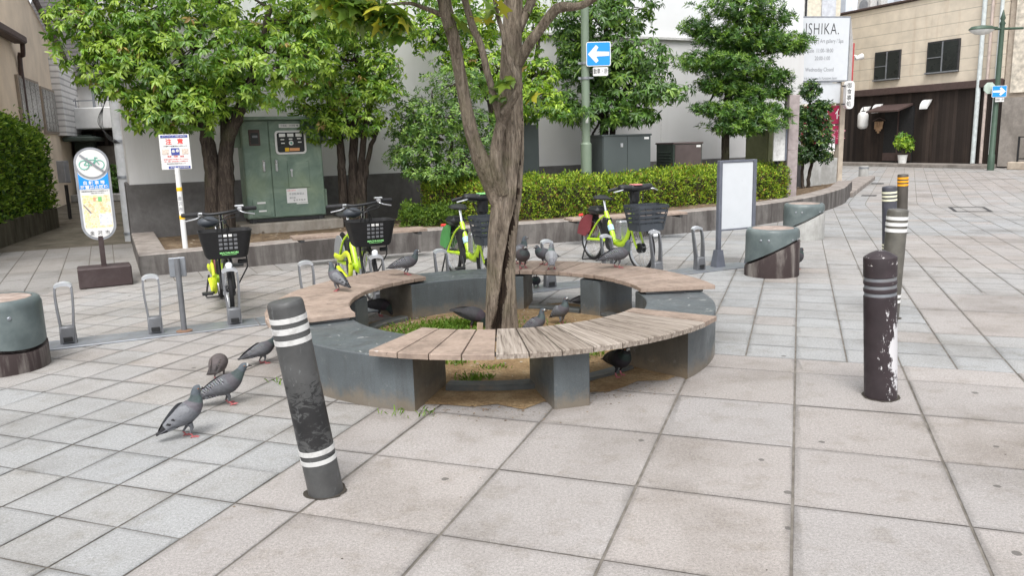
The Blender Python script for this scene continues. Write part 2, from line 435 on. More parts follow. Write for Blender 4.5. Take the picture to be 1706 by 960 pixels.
M['polegreen'] = simple('sage_pole_paint', (.20, .255, .19), .5, .1, var=.06, vs=3, dirt=(.16, .17, .13), dirtamt=.4)
M['lampgreen'] = simple('dark_green_lamp_paint', (.05, .085, .06), .5, .1)
M['olive'] = simple('olive_paint', (.17, .18, .085), .6, 0)
M['pinkstone'] = simple('pinkish_stone', (.30, .255, .25), .7, 0, var=.15, vs=12)
M['polegrey'] = simple('concrete_pole', (.44, .455, .47), .75, 0, dirt=(.24, .22, .2), dirtamt=.4)
def barkmat(name, lo, mid, hi, sc=9, st=.9, moss=None):
    t = NT(name)
    w = t.noise(1, 7, .7, vec=t.P((sc * 2.6, sc * 2.6, sc * .45)), dist=.8)
    c = t.ramp(w, [(.3, lo), (.5, mid), (.7, hi)])
    b = t.noise(4, 5, .6)
    c = t.mix(1, c, t.ramp(b, [(.3, .72), (.7, 1.18)]), 'MULTIPLY')
    if moss:
        c = t.mix(t.ramp(t.noise(2.1, 6, .65), [(.52, 0), (.68, .5)]), c, moss)
    fw = t.noise(1, 6, .75, vec=t.P((sc * 6, sc * 6, sc * .8)), dist=1.2)
    c = t.mix(1, c, t.ramp(fw, [(.36, .45), (.5, 1), (.7, 1.15)]), 'MULTIPLY')
    t.bump(t.math('ADD', w, t.math('MULTIPLY', fw, .7)), st, .025)
    return t.done(c, .9, 0, .2)
M['bark'] = barkmat('maple_bark', (.09, .07, .053), (.265, .217, .17), (.43, .365, .295), 13, 1.0, (.17, .165, .09))
M['barkdark'] = barkmat('evergreen_bark', (.022, .017, .014), (.06, .047, .038), (.125, .10, .08), 10, .8, (.10, .105, .05))
M['crackdark'] = barkmat('dark_crack_wood', (.018, .012, .009), (.05, .035, .026), (.10, .07, .05), 12)
M['leaf'] = leafmat('broad_leaf', .30, .38)
M['leafdark'] = leafmat('dark_leaf', .2, .40)
M['leafhedge'] = leafmat('hedge_leaf', .25, .55, .3)
M['grass'] = leafmat('grass_blade', .3, .6, .2)
M['pigeon'] = attrmat('pigeon_plumage', .65, .25, .12, 90, .35, 130)
M['litter'] = attrmat('dead_leaf_litter', .85, .2, .2, 40)
M['hedgecore'] = simple('dark_hedge_core', (.05, .045, .02), .95, 0, var=.4, vs=20, bump=.6, bs=40)
M['wirebk'] = simple('black_cable', (.02, .02, .02), .6)
M['terracotta'] = simple('white_flower_pot', (.7, .7, .68), .6)
M['lampglass'] = simple('lamp_glass', (.7, .71, .70), .25, 0)
M['paper'] = simple('paper_notice', (.74, .74, .73), .7, 0, var=.04)
M['mapcol'] = None
t = NT('printed_map')
w = t.node('ShaderNodeTexVoronoi'); w.inputs['Scale'].default_value = 34; t.link(t.P(obj=True), w.inputs['Vector'])
c = t.ramp(t.math('FRACT', t.math('MULTIPLY', w.outputs['Color'], 5.1)), [(0, (.85, .62, .25)), (.35, (.85, .72, .45)), (.6, (.84, .50, .25)), (.8, (.8, .78, .6)), (.95, (.9, .66, .3))])
e = t.node('ShaderNodeTexVoronoi', feature='DISTANCE_TO_EDGE'); e.inputs['Scale'].default_value = 34; t.link(t.P(obj=True), e.inputs['Vector'])
c = t.mix(t.ramp(e.outputs['Distance'], [(.03, .8), (.06, 0)]), c, (.8, .76, .68))
M['mapcol'] = t.done(c, .5, 0, .4)
# ------------------------------------------------------------------ lettering
def text(body, size, mat, parent, x, z, y=-.004, align='CENTER', name='lettering', ext=.0008, sx=1.0, rz=0, spacing=1.0, bold=0, line=1.0):
    cu = bpy.data.curves.new('t', 'FONT'); cu.body = body; cu.size = size; cu.align_x = align; cu.align_y = 'CENTER'
    cu.extrude = ext; cu.space_character = spacing; cu.offset = bold; cu.resolution_u = 3; cu.space_line = line
    ob = bpy.data.objects.new('t', cu); COL.objects.link(ob)
    dg = bpy.context.evaluated_depsgraph_get(); dg.update()
    me = bpy.data.meshes.new_from_object(ob.evaluated_get(dg)); me.name = name
    bpy.data.objects.remove(ob); bpy.data.curves.remove(cu)
    me.materials.clear(); me.materials.append(mat)
    o = bpy.data.objects.new(name, me); COL.objects.link(o); o.parent = parent
    o.location = (x, y, z); o.rotation_euler = (R(90), 0, rz); o.scale = (sx, 1, 1)
    return o
def roundrect(w, h, r, n=6, cx=0, cz=0):
    P = []
    for (sx, sz, a0) in ((1, 1, 0), (-1, 1, 90), (-1, -1, 180), (1, -1, 270)):
        for i in range(n + 1):
            a = R(a0 + 90 * i / n); P.append((cx + sx * (w / 2 - r) + r * math.cos(a), cz + sz * (h / 2 - r) + r * math.sin(a)))
    return P
def curve(pts, n=8):      # Catmull-Rom through points
    P = [Vector(p) for p in pts]; out = []
    for i in range(len(P) - 1):
        p0 = P[max(i - 1, 0)]; p1 = P[i]; p2 = P[i + 1]; p3 = P[min(i + 2, len(P) - 1)]
        for k in range(n):
            u = k / n
            out.append(.5 * ((2 * p1) + (p2 - p0) * u + (2 * p0 - 5 * p1 + 4 * p2 - p3) * u * u + (3 * p1 - p0 - 3 * p2 + p3) * u ** 3))
    out.append(P[-1]); return out
def lerps(vals, n):
    out = []
    for i in range(len(vals) - 1):
        for k in range(n): out.append(vals[i] + (vals[i + 1] - vals[i]) * k / n)
    return out + [vals[-1]]
# ================================================================== PAVING
YAW = -0.348199; TS = .601
O0 = Vector((-.608489 * H, 2.04395 * H)); D1 = Vector((math.cos(YAW), math.sin(YAW))); D2 = Vector((-math.sin(YAW), math.cos(YAW)))
b2 = R(26.6); D2B = Vector((math.sin(b2), math.cos(b2)))
UW = Vector((.893, .45)); VW = Vector((-.45, .893))
def gp(c, r):
    p = O0 + D1 * (c * TS) + D2 * (min(r, 23.7) * TS)
    if r > 23.7: p = p + D2B * ((r - 23.7) * TS)
    return p
tv = []; tf = []; tc = []
def tile(q, col, gx, gy, z=0.0):
    # q: four corners, gx/gy half joint widths along the two directions
    e1 = (q[1] - q[0]).normalized(); e2 = (q[3] - q[0]).normalized()
    p = [q[0] + e1 * gx + e2 * gy, q[1] - e1 * gx + e2 * gy, q[2] - e1 * gx - e2 * gy, q[3] + e1 * gx - e2 * gy]
    n = len(tv)
    dz = random.uniform(-.0009, .0009); cen = (p[0] + p[1] + p[2] + p[3]) / 4
    near = cen.length < 9
    zz = [z + dz + random.uniform(-.0008, .0008) for k in p]
    if not near:
        for k, h in zip(p, zz): tv.append((k.x, k.y, h))
        tf.extend((n, n + 1, n + 2, n + 3)); tc.extend([col] * 4); return
    # worn slab: rounded arris and a grubby rim of uneven width inside it
    for k, h in zip(p, zz):
        d = cen - k; tv.append((k.x, k.y, h - .0022)); q_ = k + d.normalized() * .0055; tv.append((q_.x, q_.y, h))
        q_ = k + d.normalized() * random.uniform(.02, .06); tv.append((q_.x, q_.y, h))
        g_ = random.uniform(.72, .95); tc.extend([tuple(x * g_ * .8 for x in col), tuple(x * g_ for x in col), col])
    for j in range(4):
        a, b_ = n + 3 * j, n + 3 * ((j + 1) % 4)
        tf.extend((a, b_, b_ + 1, a + 1)); tf.extend((a + 1, b_ + 1, b_ + 2, a + 2))
    tf.extend((n + 2, n + 5, n + 8, n + 11))
def jit(c, a=.05, h=.015):
    k = 1 + random.uniform(-a, a); hh = random.uniform(-h, h)
    return (c[0] * k * (1 + hh), c[1] * k, c[2] * k * (1 - hh))
PINK = (.322, .301, .288); PALE = (.322, .314, .306); BLUE = (.308, .311, .311); PEACH = (.324, .305, .291)
def seen(p, m=1.0):
    return -1 < p.y < 42 and abs(p.x) < .82 * p.y + 3.2
def bigzone(c, r): return -.5 <= c and r < 4.5
rows_big = [x for x in range(-7, 5)] + [4.5]
cols_big = [-.5] + list(range(0, 16))
for i in range(len(rows_big) - 1):
    for j in range(len(cols_big) - 1):
        r0, r1, c0, c1 = rows_big[i], rows_big[i + 1], cols_big[j], cols_big[j + 1]
        m = gp((c0 + c1) / 2, (r0 + r1) / 2)
        if not seen(m): continue
        tile([gp(c0, r0), gp(c1, r0), gp(c1, r1), gp(c0, r1)], jit(PINK, .05), .0052, .0032)
pinkz = lambda c, r: c >= 4.5 and 6 <= r < 8.75
def halfcol(c, r):
    n = math.sin(c * .9 + r * .33) + math.sin(r * .61 + 1.3)
    if c < -.5: base = BLUE if (r < 1.5) else (PALE if n > -.3 else PEACH)
    elif r < 6: base = BLUE
    elif c > 5 and 11 < r < 15.5: base = PEACH
    elif c > 4 and 15.5 <= r < 20: base = BLUE
    elif r > 24 and c > 5: base = PEACH if n > -.5 else PALE
    else: base = PALE if n > 0 else BLUE
    if random.random() < .05: base = PEACH
    return base
r = -7.0
while r < 56:
    rs = .5 if r < 23.5 else 1.0
    c = -22.0
    while c < 34:
        mc, mr = c + .25, r + rs / 2
        m = gp(mc, mr)
        ok = seen(m) and not bigzone(mc, mr) and not pinkz(mc, mr)
        if ok and m.dot(VW) > 9.15 and m.x < -2.5: ok = False
        if ok: tile([gp(c, r), gp(c + .5, r), gp(c + .5, r + rs), gp(c, r + rs)], jit(halfcol(mc, mr), .045), .0045, .0027)
        c += .5
    r += rs
for r0, r1 in ((6, 7.35), (7.35, 8.75)):
    for k in range(14):
        c = 4.5 + k if k else 4.5
        cc0, cc1 = (4.5, 5) if k == 0 else (4 + k, 5 + k)
        if seen(gp(cc0, r0)): tile([gp(cc0, r0), gp(cc1, r0), gp(cc1, r1), gp(cc0, r1)], jit(PINK, .05), .0052, .0032)
npmesh('paving', tv, tf, [4] * (len(tf) // 4), np.array(tc), M['paving'])
tag(bpy.data.objects['paving'], kind='structure')
# side street pavement by the alley: its own grid
tv = []; tf = []; tc = []
def vp(u, v): return UW * u + VW * v
v = 9.1; k = 0
while v < 13.4:
    u = -8.0; v1 = min(v + .62, 13.45)
    while u < 1.9:
        m = vp(u + .14, (v + v1) / 2)
        if m.y > 0: tile([vp(u, v), vp(u + .285, v), vp(u + .285, v1), vp(u, v1)], jit((.27, .26, .25), .05), .0055, .0018)
        u += .285
    v = v1 + .0001
npmesh('pavement', tv, tf, [4] * (len(tf) // 4), np.array(tc), M['paving'])
tag(bpy.data.objects['pavement'], kind='structure')
g = MB(); g.add([(-300, -60, -.005), (300, -60, -.005), (300, 500, -.005), (-300, 500, -.005)], [(0, 1, 2, 3)])
tag(g.build('ground', M['joint'], smooth=0), kind='structure')
g = MB()
q = [vp(-9, 13.45), vp(1.9, 13.45), vp(1.9, 32), vp(-9, 32)]
g.add([(p.x, p.y, -.004) for p in q], [(0, 1, 2, 3)])
tag(g.build('alley_path', M['alley'], smooth=0), kind='structure')
# manhole frame and drain slots: flush ironwork in the paving
def flush(name, label, cat, quad, mat, wid=None, group=None):
    b = MB()
    if wid:
        n = len(quad)
        cen = sum((Vector(p) for p in quad), Vector((0, 0))) / n
        inn = [Vector(p) + (cen - Vector(p)).normalized() * wid for p in quad]
        vs = [(p[0], p[1], .0035) for p in quad] + [(p.x, p.y, .0035) for p in inn]
        b.add(vs, [(i, (i + 1) % n, n + (i + 1) % n, n + i) for i in range(n)])
    else: b.add([(p[0], p[1], .0035) for p in quad], [(0, 1, 2, 3)])
    return tag(b.build(name, mat, smooth=0), label, cat, group)
def gg(x, y): p = G(x, y); return (p.x, p.y)
flush('access_cover', 'rectangular access cover frame set flush in the paving right of the bollards', 'manhole cover', [gg(1590, 353), gg(1655, 353), gg(1640, 345), gg(1579, 345)], M['steeldark'], .10)
flush('drain_slot', 'dark drain slot beside the kerb strip, nearer of the two', 'drain', [gg(1434, 327), gg(1460, 327), gg(1461, 325), gg(1436, 325)], M['steeldark'])
flush('drain_slot', 'dark drain slot beside the kerb strip, farther one by the short grey post', 'drain', [gg(1450, 306.8), gg(1472, 306.8), gg(1473, 305), gg(1452, 305)], M['steeldark'])
# ================================================================== RING OF BENCHES
RC = Vector((-.10, 5.40, 0))
def pol(r, deg, z=0): return Vector((RC.x + r * math.cos(R(deg)), RC.y + r * math.sin(R(deg)), z))
g = MB(); n = 64; pts = []
for i in range(n):
    a = 2 * PI * i / n; pts.append((RC.x + 1.17 * math.cos(a), RC.y + 1.17 * math.sin(a)))
vs = []; fs = []
for j in range(14):
    for i in range(n):
        a = 2 * PI * i / n
        rr = 1.20 * (1 - (j - 1) / 12.0) if j else 1.33 + .05 * math.sin(a * 7) + .04 * math.sin(a * 17 + 1) + .03 * math.sin(a * 29)
        x, y = RC.x + rr * math.cos(a), RC.y + rr * math.sin(a)
        z = .010 + (.05 * max(0, 1 - rr / 1.2)) + .008 * math.sin(x * 9 + 2 * y) * math.cos(y * 7 - x) * min(1, j / 3)
        if j == 0: z = .0035
        vs.append((x, y, z))
for j in range(13):
    for i in range(n): fs.append((j * n + i, j * n + (i + 1) % n, (j + 1) * n + (i + 1) % n, (j + 1) * n + i))
g.add(vs, fs); tag(g.build('soil', M['earth'], smooth=80), kind='structure')
# stone seat blocks (three long, curved)
SEG = [(-163, -107, 'long curved dark granite block, front left of the tree ring by the leaning bollard'),
       (79, 133, 'long curved dark granite block at the back of the tree ring behind the trunk'),
       (-41, 13, 'long curved dark granite block at the right side of the tree ring')]
for a0, a1, lab in SEG:
    b = MB(); b.arc(1.02, 1.47, R(a0), R(a1), -.01, .295, (RC.x, RC.y), 28, .006)
    # the cut ends are rougher and browner
    o = b.build('stone_block', [M['stone'], M['stonebrown']], smooth=40)
    me = o.data; me.polygons[len(me.polygons) - 1].material_index = 1; me.polygons[len(me.polygons) - 2].material_index = 1
    tag(o, lab, 'stone seat', 'curved stone blocks of the tree ring')
# edging stones between the blocks and the pedestals
EDG = [(-105, -79, 'low dark edging stone under the front bench, left of its pedestal'), (-68, -43, 'low dark edging stone under the front bench where the black pigeon stands'),
       (15, 40, 'low dark edging stone under the back right bench, right of its pedestal'), (52, 77, 'low dark edging stone under the back right bench, left of its pedestal'),
       (135, 160, 'low dark edging stone under the left bench, beside the two dark pigeons'), (172, 195, 'low dark edging stone under the left bench, nearest the granite block')]
EDGM = simple('dark_edging_stone', (.07, .075, .074), .6, 0, var=.2, dirt=(.17, .13, .085), dirtamt=.5, ds=12)
for a0, a1, lab in EDG:
    b = MB(); b.arc(1.03, 1.13, R(a0), R(a1), -.01, .045 if a0 != -68 else .03, (RC.x, RC.y), 12, .008)
    tag(b.build('edging_stone', EDGM, smooth=40), lab, 'edging stone', 'edging stones of the tree ring')
def bench(center, label, old, ):
    t = thing('curved_bench', label, 'bench', pol(1.28, center), 0, 'curved wooden benches of the tree ring')
    off = Vector(t.location)
    nb = 13; half = 41.0; step = 2 * half / nb
    for i in range(nb):
        a0 = center - half + i * step; a1 = a0 + step
        g_in, g_out = .0035 / 1.02, .0035 / 1.56
        b = MB(); ri, ro = 1.015, 1.555
        p = []
        for (r_, a_) in ((ri, R(a0) + g_in), (ro, R(a0) + g_out), (ro, R(a1) - g_out), (ri, R(a1) - g_in)):
            p.append((RC.x + r_ * math.cos(a_) - off.x, RC.y + r_ * math.sin(a_) - off.y))
        zt = .345 + random.uniform(-.0015, .0015); zb = zt - .03; bv = .004
        cx = sum(q[0] for q in p) / 4; cy = sum(q[1] for q in p) / 4
        def ins(q, d): 
            v = Vector((cx - q[0], cy - q[1])); return (q[0] + v.x / v.length * d, q[1] + v.y / v.length * d)
        ring = [[(q[0], q[1], zb) for q in p], [(q[0], q[1], zt - bv) for q in p], [(*ins(q, bv * 1.5), zt) for q in p]]
        vs = sum(ring, []); fs = [(3, 2, 1, 0), (8, 9, 10, 11)]
        for k in range(2):
            for j in range(4): fs.append((k * 4 + j, k * 4 + (j + 1) % 4, k * 4 + 4 + (j + 1) % 4, k * 4 + 4 + j))
        am = R(center - half + (i + .5) * step)
        rot = Matrix.Rotation(-am, 4, 'Z')
        cen = Vector((cx, cy, 0))
        vs = [rot @ (Vector(v) - cen) for v in vs]
        b.add(vs, fs)
        o = b.build('seat_board', M['oldwood'] if i in old else M['deck'], t, smooth=25)
        o.location = (cx, cy, 0); o.rotation_euler = (0, 0, am)
        if old: o['label'] = 'grey weathered seat board' if i in old else 'brown seat board'
    b = MB()
    for rr in (1.10, 1.42): b.arc(rr - .02, rr + .02, R(center - half + 1), R(center + half - 1), .297, .314, (RC.x - off.x, RC.y - off.y), 24, .003)
    for da in (-39.5, 0, 39.5):
        a = R(center + da); b.box((RC.x + 1.26 * math.cos(a) - off.x, RC.y + 1.26 * math.sin(a) - off.y, .306), (.42, .05, .014), .002, rz=a)
    b.build('support_frame', M['steeldark'], t)
    b = MB(); a = R(center)
    b.box((RC.x + 1.245 * math.cos(a) - off.x, RC.y + 1.245 * math.sin(a) - off.y, .1435), (.44, .2, .307), .008, rz=a)
    b.build('pedestal', M['stone'], t)
    return t
bench(-74, 'front curved bench with brown boards on the left and grey weathered boards on the right', set(range(4, 12)))
bench(46, 'back right curved bench with even brown boards, pigeons standing on it', set())
bench(166, 'left curved bench with even brown boards behind the leaning bollard', set())
# grass and litter inside the ring
def blades(patches, name):
    V = []; Fc = []; C_ = []; per = []
    for (x, y, sx, sy, n, hgt) in patches:
        for _ in range(n):
            px = x + random.gauss(0, sx); py = y + random.gauss(0, sy)
            d = math.hypot(px - RC.x, py - RC.y)
            if d > 1.12 and d < 1.5 and abs(hgt - .0301) > .001: continue
            h = hgt * random.uniform(.5, 1.2); a = random.uniform(0, 2 * PI); w = .0022 + random.random() * .002
            l = h * random.uniform(.3, 1.1)
            z0 = .012 + max(0, .05 * (1 - d / 1.2)) - .004
            k = len(V)
            ca, sa = math.cos(a), math.sin(a)
            V += [(px - sa * w, py + ca * w, z0), (px + sa * w, py - ca * w, z0), (px + ca * l * .5 + sa * w * .7, py + sa * l * .5 - ca * w * .7, z0 + h * .75), (px + ca * l, py + sa * l, z0 + h * .9), (px + ca * l * .5 - sa * w * .7, py + sa * l * .5 + ca * w * .7, z0 + h * .75)]
            Fc += [k, k + 1, k + 2, k + 3, k + 4]; per.append(5)
            g_ = random.random(); C_ += [(.10 + .12 * g_, .22 + .10 * g_, .03 + .02 * g_)] * 5
    o = npmesh(name, V, Fc, per, np.array(C_), M['grass'])
    return o
pt = [(-.62, 5.65, .20, .16, 1500, .03), (-.40, 5.85, .2, .14, 1200, .028), (-.85, 5.45, .12, .12, 600, .025), (-.25, 5.62, .15, .12, 500, .025)]
for (px, py, n, h) in ((755, 608, 70, .03), (790, 633, 120, .035), (822, 616, 60, .025), (985, 592, 70, .03), (940, 545, 40, .02), (712, 688, 22, .0301), (765, 652, 60, .02), (1010, 560, 40, .02), (655, 688, 12, .0301), (476, 634, 25, .0301), (880, 560, 40, .02), (742, 600, 50, .02)):
    p = G(px, py, .02); pt.append((p.x, p.y, .05, .03, n, h))
tag(blades(pt, 'grass'), 'short green grass and weeds growing on the bare earth inside the tree ring', 'grass', kind='stuff')
def debris(spots, name, lab, cat):
    b = MB()
    for (x, y, z, s, col) in spots:
        a = random.uniform(0, PI); n = 6
        vs = [(x + math.cos(a + 2 * PI * k / n) * s * random.uniform(.5, 1.2), y + math.sin(a + 2 * PI * k / n) * s * random.uniform(.4, .9), z + random.uniform(0, s * .3)) for k in range(n)]
        b.add(vs + [(x, y, z + s * .35)], [(k, (k + 1) % n, n) for k in range(n)], col=col)
    return tag(b.build(name, M['litter'], smooth=0, colattr=True), lab, cat, kind='stuff')
sp = []
for _ in range(420):
    a = random.uniform(0, 2 * PI); rr = math.sqrt(random.random()) * 1.05
    x, y = RC.x + rr * math.cos(a), RC.y + rr * math.sin(a)
    col = random.choice([(.4, .33, .25), (.2, .13, .08), (.3, .28, .24), (.55, .52, .47), (.14, .09, .05)])
    sp.append((x, y, .014 + .05 * (1 - rr / 1.2), random.uniform(.004, .014), col))
for _ in range(260):
    a = R(random.choice([-92, -58, -92, -55, 150, 28, 64]) + random.gauss(0, 7)); rr = random.gauss(1.22, .12)
    sp.append((RC.x + rr * math.cos(a), RC.y + rr * math.sin(a), .002, random.uniform(.003, .012), random.choice([(.1, .065, .04), (.2, .14, .09), (.3, .2, .12)])))
for _ in range(900):
    a = R(random.choice([-92, -57, 28, 64, 150, 182]) + random.gauss(0, 9)); rr = 1.30 + abs(random.gauss(0, .13))
    sp.append((RC.x + rr * math.cos(a), RC.y + rr * math.sin(a), .002, random.uniform(.002, .0075), random.choice([(.22, .145, .08), (.17, .11, .06), (.28, .2, .125), (.12, .085, .055)])))
for _ in range(150):
    x = random.uniform(-4, 5); y = random.uniform(2.2, 9)
    sp.append((x, y, .001, random.uniform(.002, .006), random.choice([(.08, .06, .05), (.5, .48, .44), (.2, .15, .1)])))
debris(sp, 'litter', 'scattered bits of leaf litter, bark and crumbs on the earth and paving', 'litter')
# dirt washed out of the ring on to the slabs
b = MB(); n = 40
# ================================================================== LEANING PLANK NEXT TO TRUNK
b = MB(); b.box((0, 0, .07), (.045, .012, .15), .002)
p = A(797, 552, 5.28)
o = b.build('wooden_stake', simple('old_stake_wood', (.30, .23, .16), .8), None); o.location = (p.x, p.y, .03); o.rotation_euler = (R(-8), R(12), R(35))
tag(o, 'short flat wooden stake leaning in the earth left of the trunk', 'stake')
# ================================================================== BOLLARDS
def band(b, r, z0, z1, mi):
    b.lathe([(r, z0), (r, z1)], 40, mi) if False else b.lathe([(r - .004, z0 - .001), (r, z0), (r, z1), (r - .004, z1 + .001)], 40, mi)
def bollard(label, loc, rot, r, h, body, bandm, bands, top='flat', extra=None):
    t = thing('bollard', label, 'bollard', loc, 0, 'bollards along the paving', rot)
    b = MB(); nn_ = 26; ring_ = []
    for k in range(nn_):
        a = 2 * PI * k / nn_; ring_.append(((r + random.uniform(.006, .022)) * math.cos(a), (r + random.uniform(.006, .022)) * math.sin(a), .0028 + math.tan(rot[1]) * r * 1.1 * math.cos(a)))
    b.add(ring_ + [(0, 0, .003)], [(k, (k + 1) % nn_, nn_) for k in range(nn_)]); b.build('dirt_collar', M['collar'], t, smooth=0)
    b = MB()
    if top == 'dome': prof = [(r, -.03), (r, h - .040), (r * .985, h - .033), (r * .93, h - .029), (r * .55, h - .010), (r * .3, h - .002), (0, h)]
    else: prof = [(r, -.03), (r, h - .02), (r * .97, h - .008), (r * .9, h - .001), (r * .5, h + .004), (0, h + .005)]
    if extra == 'grooves':
        g = []
        for z in (h - .235, h - .195, h - .155): g += [(r, z - .002), (r * .94, z + .002), (r * .94, z + .018), (r, z + .022)]
        prof = prof[:1] + g + prof[1:]
    b.lathe(prof, 48); b.build('post_body', body, t, smooth=30)
    for z0, z1 in bands:
        q = MB(); rr = r + .0022 if extra != 'grooves' else r * .955
        band(q, rr, z0, z1, 0); q.build('reflective_band', bandm, t, smooth=30)
    return t
M['collar'] = simple('grimy_gap', (.045, .038, .03), .95, 0, var=.3)
def bollmat(name, col, peel=None, smear=None, rough=.45):
    t = NT(name)
    c = t.ramp(t.noise(9, 5, .6), [(.3, tuple(x * .75 for x in col)), (.7, tuple(x * 1.35 for x in col))])
    sc = t.noise(1, 5, .7, vec=t.P((90, 90, 14), obj=True), dist=1.5)
    c = t.mix(t.ramp(sc, [(.66, 0), (.7, .35)]), c, tuple(min(1, x * 4 + .08) for x in col))
    g = t.node('ShaderNodeTexCoord'); s = t.node('ShaderNodeSeparateXYZ'); t.link(g.outputs['Object'], s.inputs[0])
    if peel:
        nz = t.noise(16, 6, .75, vec=t.P((1, 1, .7), obj=True)); fine = t.noise(70, 4, .8, vec=t.P((1, 1, .25), obj=True))
        w = t.math('ADD', t.math('SUBTRACT', t.math('MULTIPLY', s.outputs['X'], 8.6), t.math('MULTIPLY', s.outputs['Y'], 6.2)), t.math('MULTIPLY', nz, .9))
        zb = t.math('MULTIPLY', t.math('ABSOLUTE', t.math('SUBTRACT', s.outputs['Z'], .25)), 2.0)
        val = t.math('ADD', t.math('SUBTRACT', w, zb), t.math('MULTIPLY', t.math('SUBTRACT', fine, .5), .55))
        back = t.math('LESS_THAN', s.outputs['Y'], .05)
        m = t.math('GREATER_THAN', val, .98)
        c = t.mix(m, c, (.55, .545, .56))
        m2 = t.math('MULTIPLY', t.math('GREATER_THAN', t.noise(45, 6, .8, vec=t.P((1, 1, .4), obj=True)), .60), t.math('GREATER_THAN', val, .45))
        c = t.mix(m2, c, (.5, .49, .5))
        top = t.math('MULTIPLY', t.math('GREATER_THAN', t.noise(30, 5, .7, vec=t.P(obj=True)), .60), t.math('GREATER_THAN', s.outputs['Z'], .72))
        c = t.mix(top, c, (.5, .48, .47))
    if smear:
        nz = t.noise(1, 6, .7, vec=t.P((18, 18, 34), obj=True), dist=1.0)
        zb = t.math('MULTIPLY', t.math('ABSOLUTE', t.math('SUBTRACT', s.outputs['Z'], .33)), 1.5)
        m = t.ramp(t.math('SUBTRACT', nz, zb), [(.33, 0), (.40, .9)])
        c = t.mix(m, c, (.006, .006, .007))
        nz = t.noise(14, 6, .7, vec=t.P((1, 1, .6), obj=True), dist=2)
        c = t.mix(t.ramp(nz, [(.60, 0), (.68, .4)]), c, (.22, .23, .24))
    return t.done(c, t.ramp(t.noise(12, 5), [(.3, rough - .1), (.7, rough + .2)]), 0, .5)
# ground points
pb = G(543, 819); 
bollard('leaning dark grey bollard with three white bands at the top and two near its foot', (pb.x, pb.y, .0), (R(1.5), R(-7.0), 0), .0705, .815, bollmat('scuffed_grey_rubber', (.055, .056, .056), smear=True), M['offwhite'], [(.755, .735), (.715, .692), (.668, .648), (.20, .182), (.16, .142)][::1] and [(.735, .755), (.692, .715), (.648, .668), (.182, .202), (.142, .160)])
pb = G(1467, 661)
bollard('dark brown bollard with domed cap, grey grooves and a large peeled white patch', (pb.x, pb.y + .0, 0), (0, R(-3.5), 0), .0815, .79, bollmat('peeling_brown_paint', (.026, .018, .021), peel=True), M['galv'], [(.557, .573), (.597, .613), (.637, .653)], 'dome', 'grooves')
pb = G(1487, 533)
bollard('olive grey bollard leaning right, with three white bands, behind the peeled brown one', (pb.x, pb.y + .07, 0), (0, R(1.6), 0), .073, .82, bollmat('olive_grey_rubber', (.085, .08, .068)), M['white'], [(.745, .768), (.700, .724), (.655, .680), (.165, .185), (.125, .145)])
pb = G(1487, 434)
bollard('slim dark navy bollard with thin cream bands, left of the olive grey one', (pb.x, pb.y + .07, 0), (0, R(-3.5), 0), .074, .80, bollmat('navy_grey_rubber', (.045, .046, .058)), M['creamband'], [(.725, .745), (.685, .705), (.645, .665), (.16, .175), (.125, .14)])
pb = G(1502, 388)
bollard('brown bollard with bright orange bands, farthest of the upright bollards', (pb.x, pb.y, 0), (0, R(-2.2), 0), .068, .80, bollmat('brown_grey_rubber', (.06, .052, .043)), M['orange'], [(.735, .762), (.69, .715), (.645, .67)])
pb = G(1438, 300)
t = thing('short_post', 'short plain grey post standing by the kerb strip near the shop sign', 'post', (pb.x, pb.y, 0))
b = MB(); b.lathe([(.13, -.02), (.13, .38), (.12, .40), (0, .405)], 32); b.build('post_body', M['conclight'], t); b = MB(); b.lathe([(.135, .33), (.135, .37)], 32); b.build('collar', M['galv'], t)
# ================================================================== STOOLS
def stool(label, loc, th, zlo, zhi, basemat, r=.258):
    t = thing('stone_stool', label, 'stool', loc, 0, 'round stone stools')
    n = 56; b = MB(); vs = []; fs = []
    def cut(a, off): return (zlo + zhi) / 2 + (zhi - zlo) / 2 * math.cos(a - th) + off
    prof = [(r, None, .022), (r, .415, 0), (r * .99, .44, 0), (r * .955, .462, 0), (r * .90, .472, 0), (r * .80, .472, 0), (r * .795, .462, 0)]
    for k in range(n):
        a = 2 * PI * k / n
        for (rr, z, o) in [(r * .8, None, .022)] + prof:
            vs.append((rr * math.cos(a), rr * math.sin(a), cut(a, o) if z is None else z))
    m = len(prof) + 1
    for k in range(n):
        for j in range(m - 1): fs.append((k * m + j, ((k + 1) % n) * m + j, ((k + 1) % n) * m + j + 1, k * m + j + 1))
    b.add(vs, fs); up_ = b.build('upper_shell', M['stoolgrey'], t, smooth=40)
    for da in (-.75, -.45, .5, .8):
        b = MB(); a = -PI / 2 + da; b.lathe([(.012, -.004), (.012, .003), (.008, .006), (0, .006)], 12, 0, Matrix.Translation((r * math.cos(a), r * math.sin(a), .37)) @ Matrix.Rotation(a, 4, 'Z') @ Matrix.Rotation(PI / 2, 4, 'Y')); b.build('bolt', M['galv'], t)
    b = MB(); b.lathe([(r * .79, .44), (r * .79, .466), (r * .77, .47), (0, .471)], 48); b.build('seat_inset', M['stooltop'], t)
    b = MB(); vs = []; fs = []
    for k in range(n):
        a = 2 * PI * k / n
        for (rr, z) in ((r * 1.02, -.01), (r * 1.02, cut(a, -.014)), (r * 1.0, cut(a, -.004)), (r * .85, cut(a, 0)), (r * .8, cut(a, .03))): vs.append((rr * math.cos(a), rr * math.sin(a), z))
    for k in range(n):
        for j in range(4): fs.append((k * 5 + j, ((k + 1) % n) * 5 + j, ((k + 1) % n) * 5 + j + 1, k * 5 + j + 1))
    b.add(vs, fs); b.build('base', basemat, t, smooth=40)
    return t
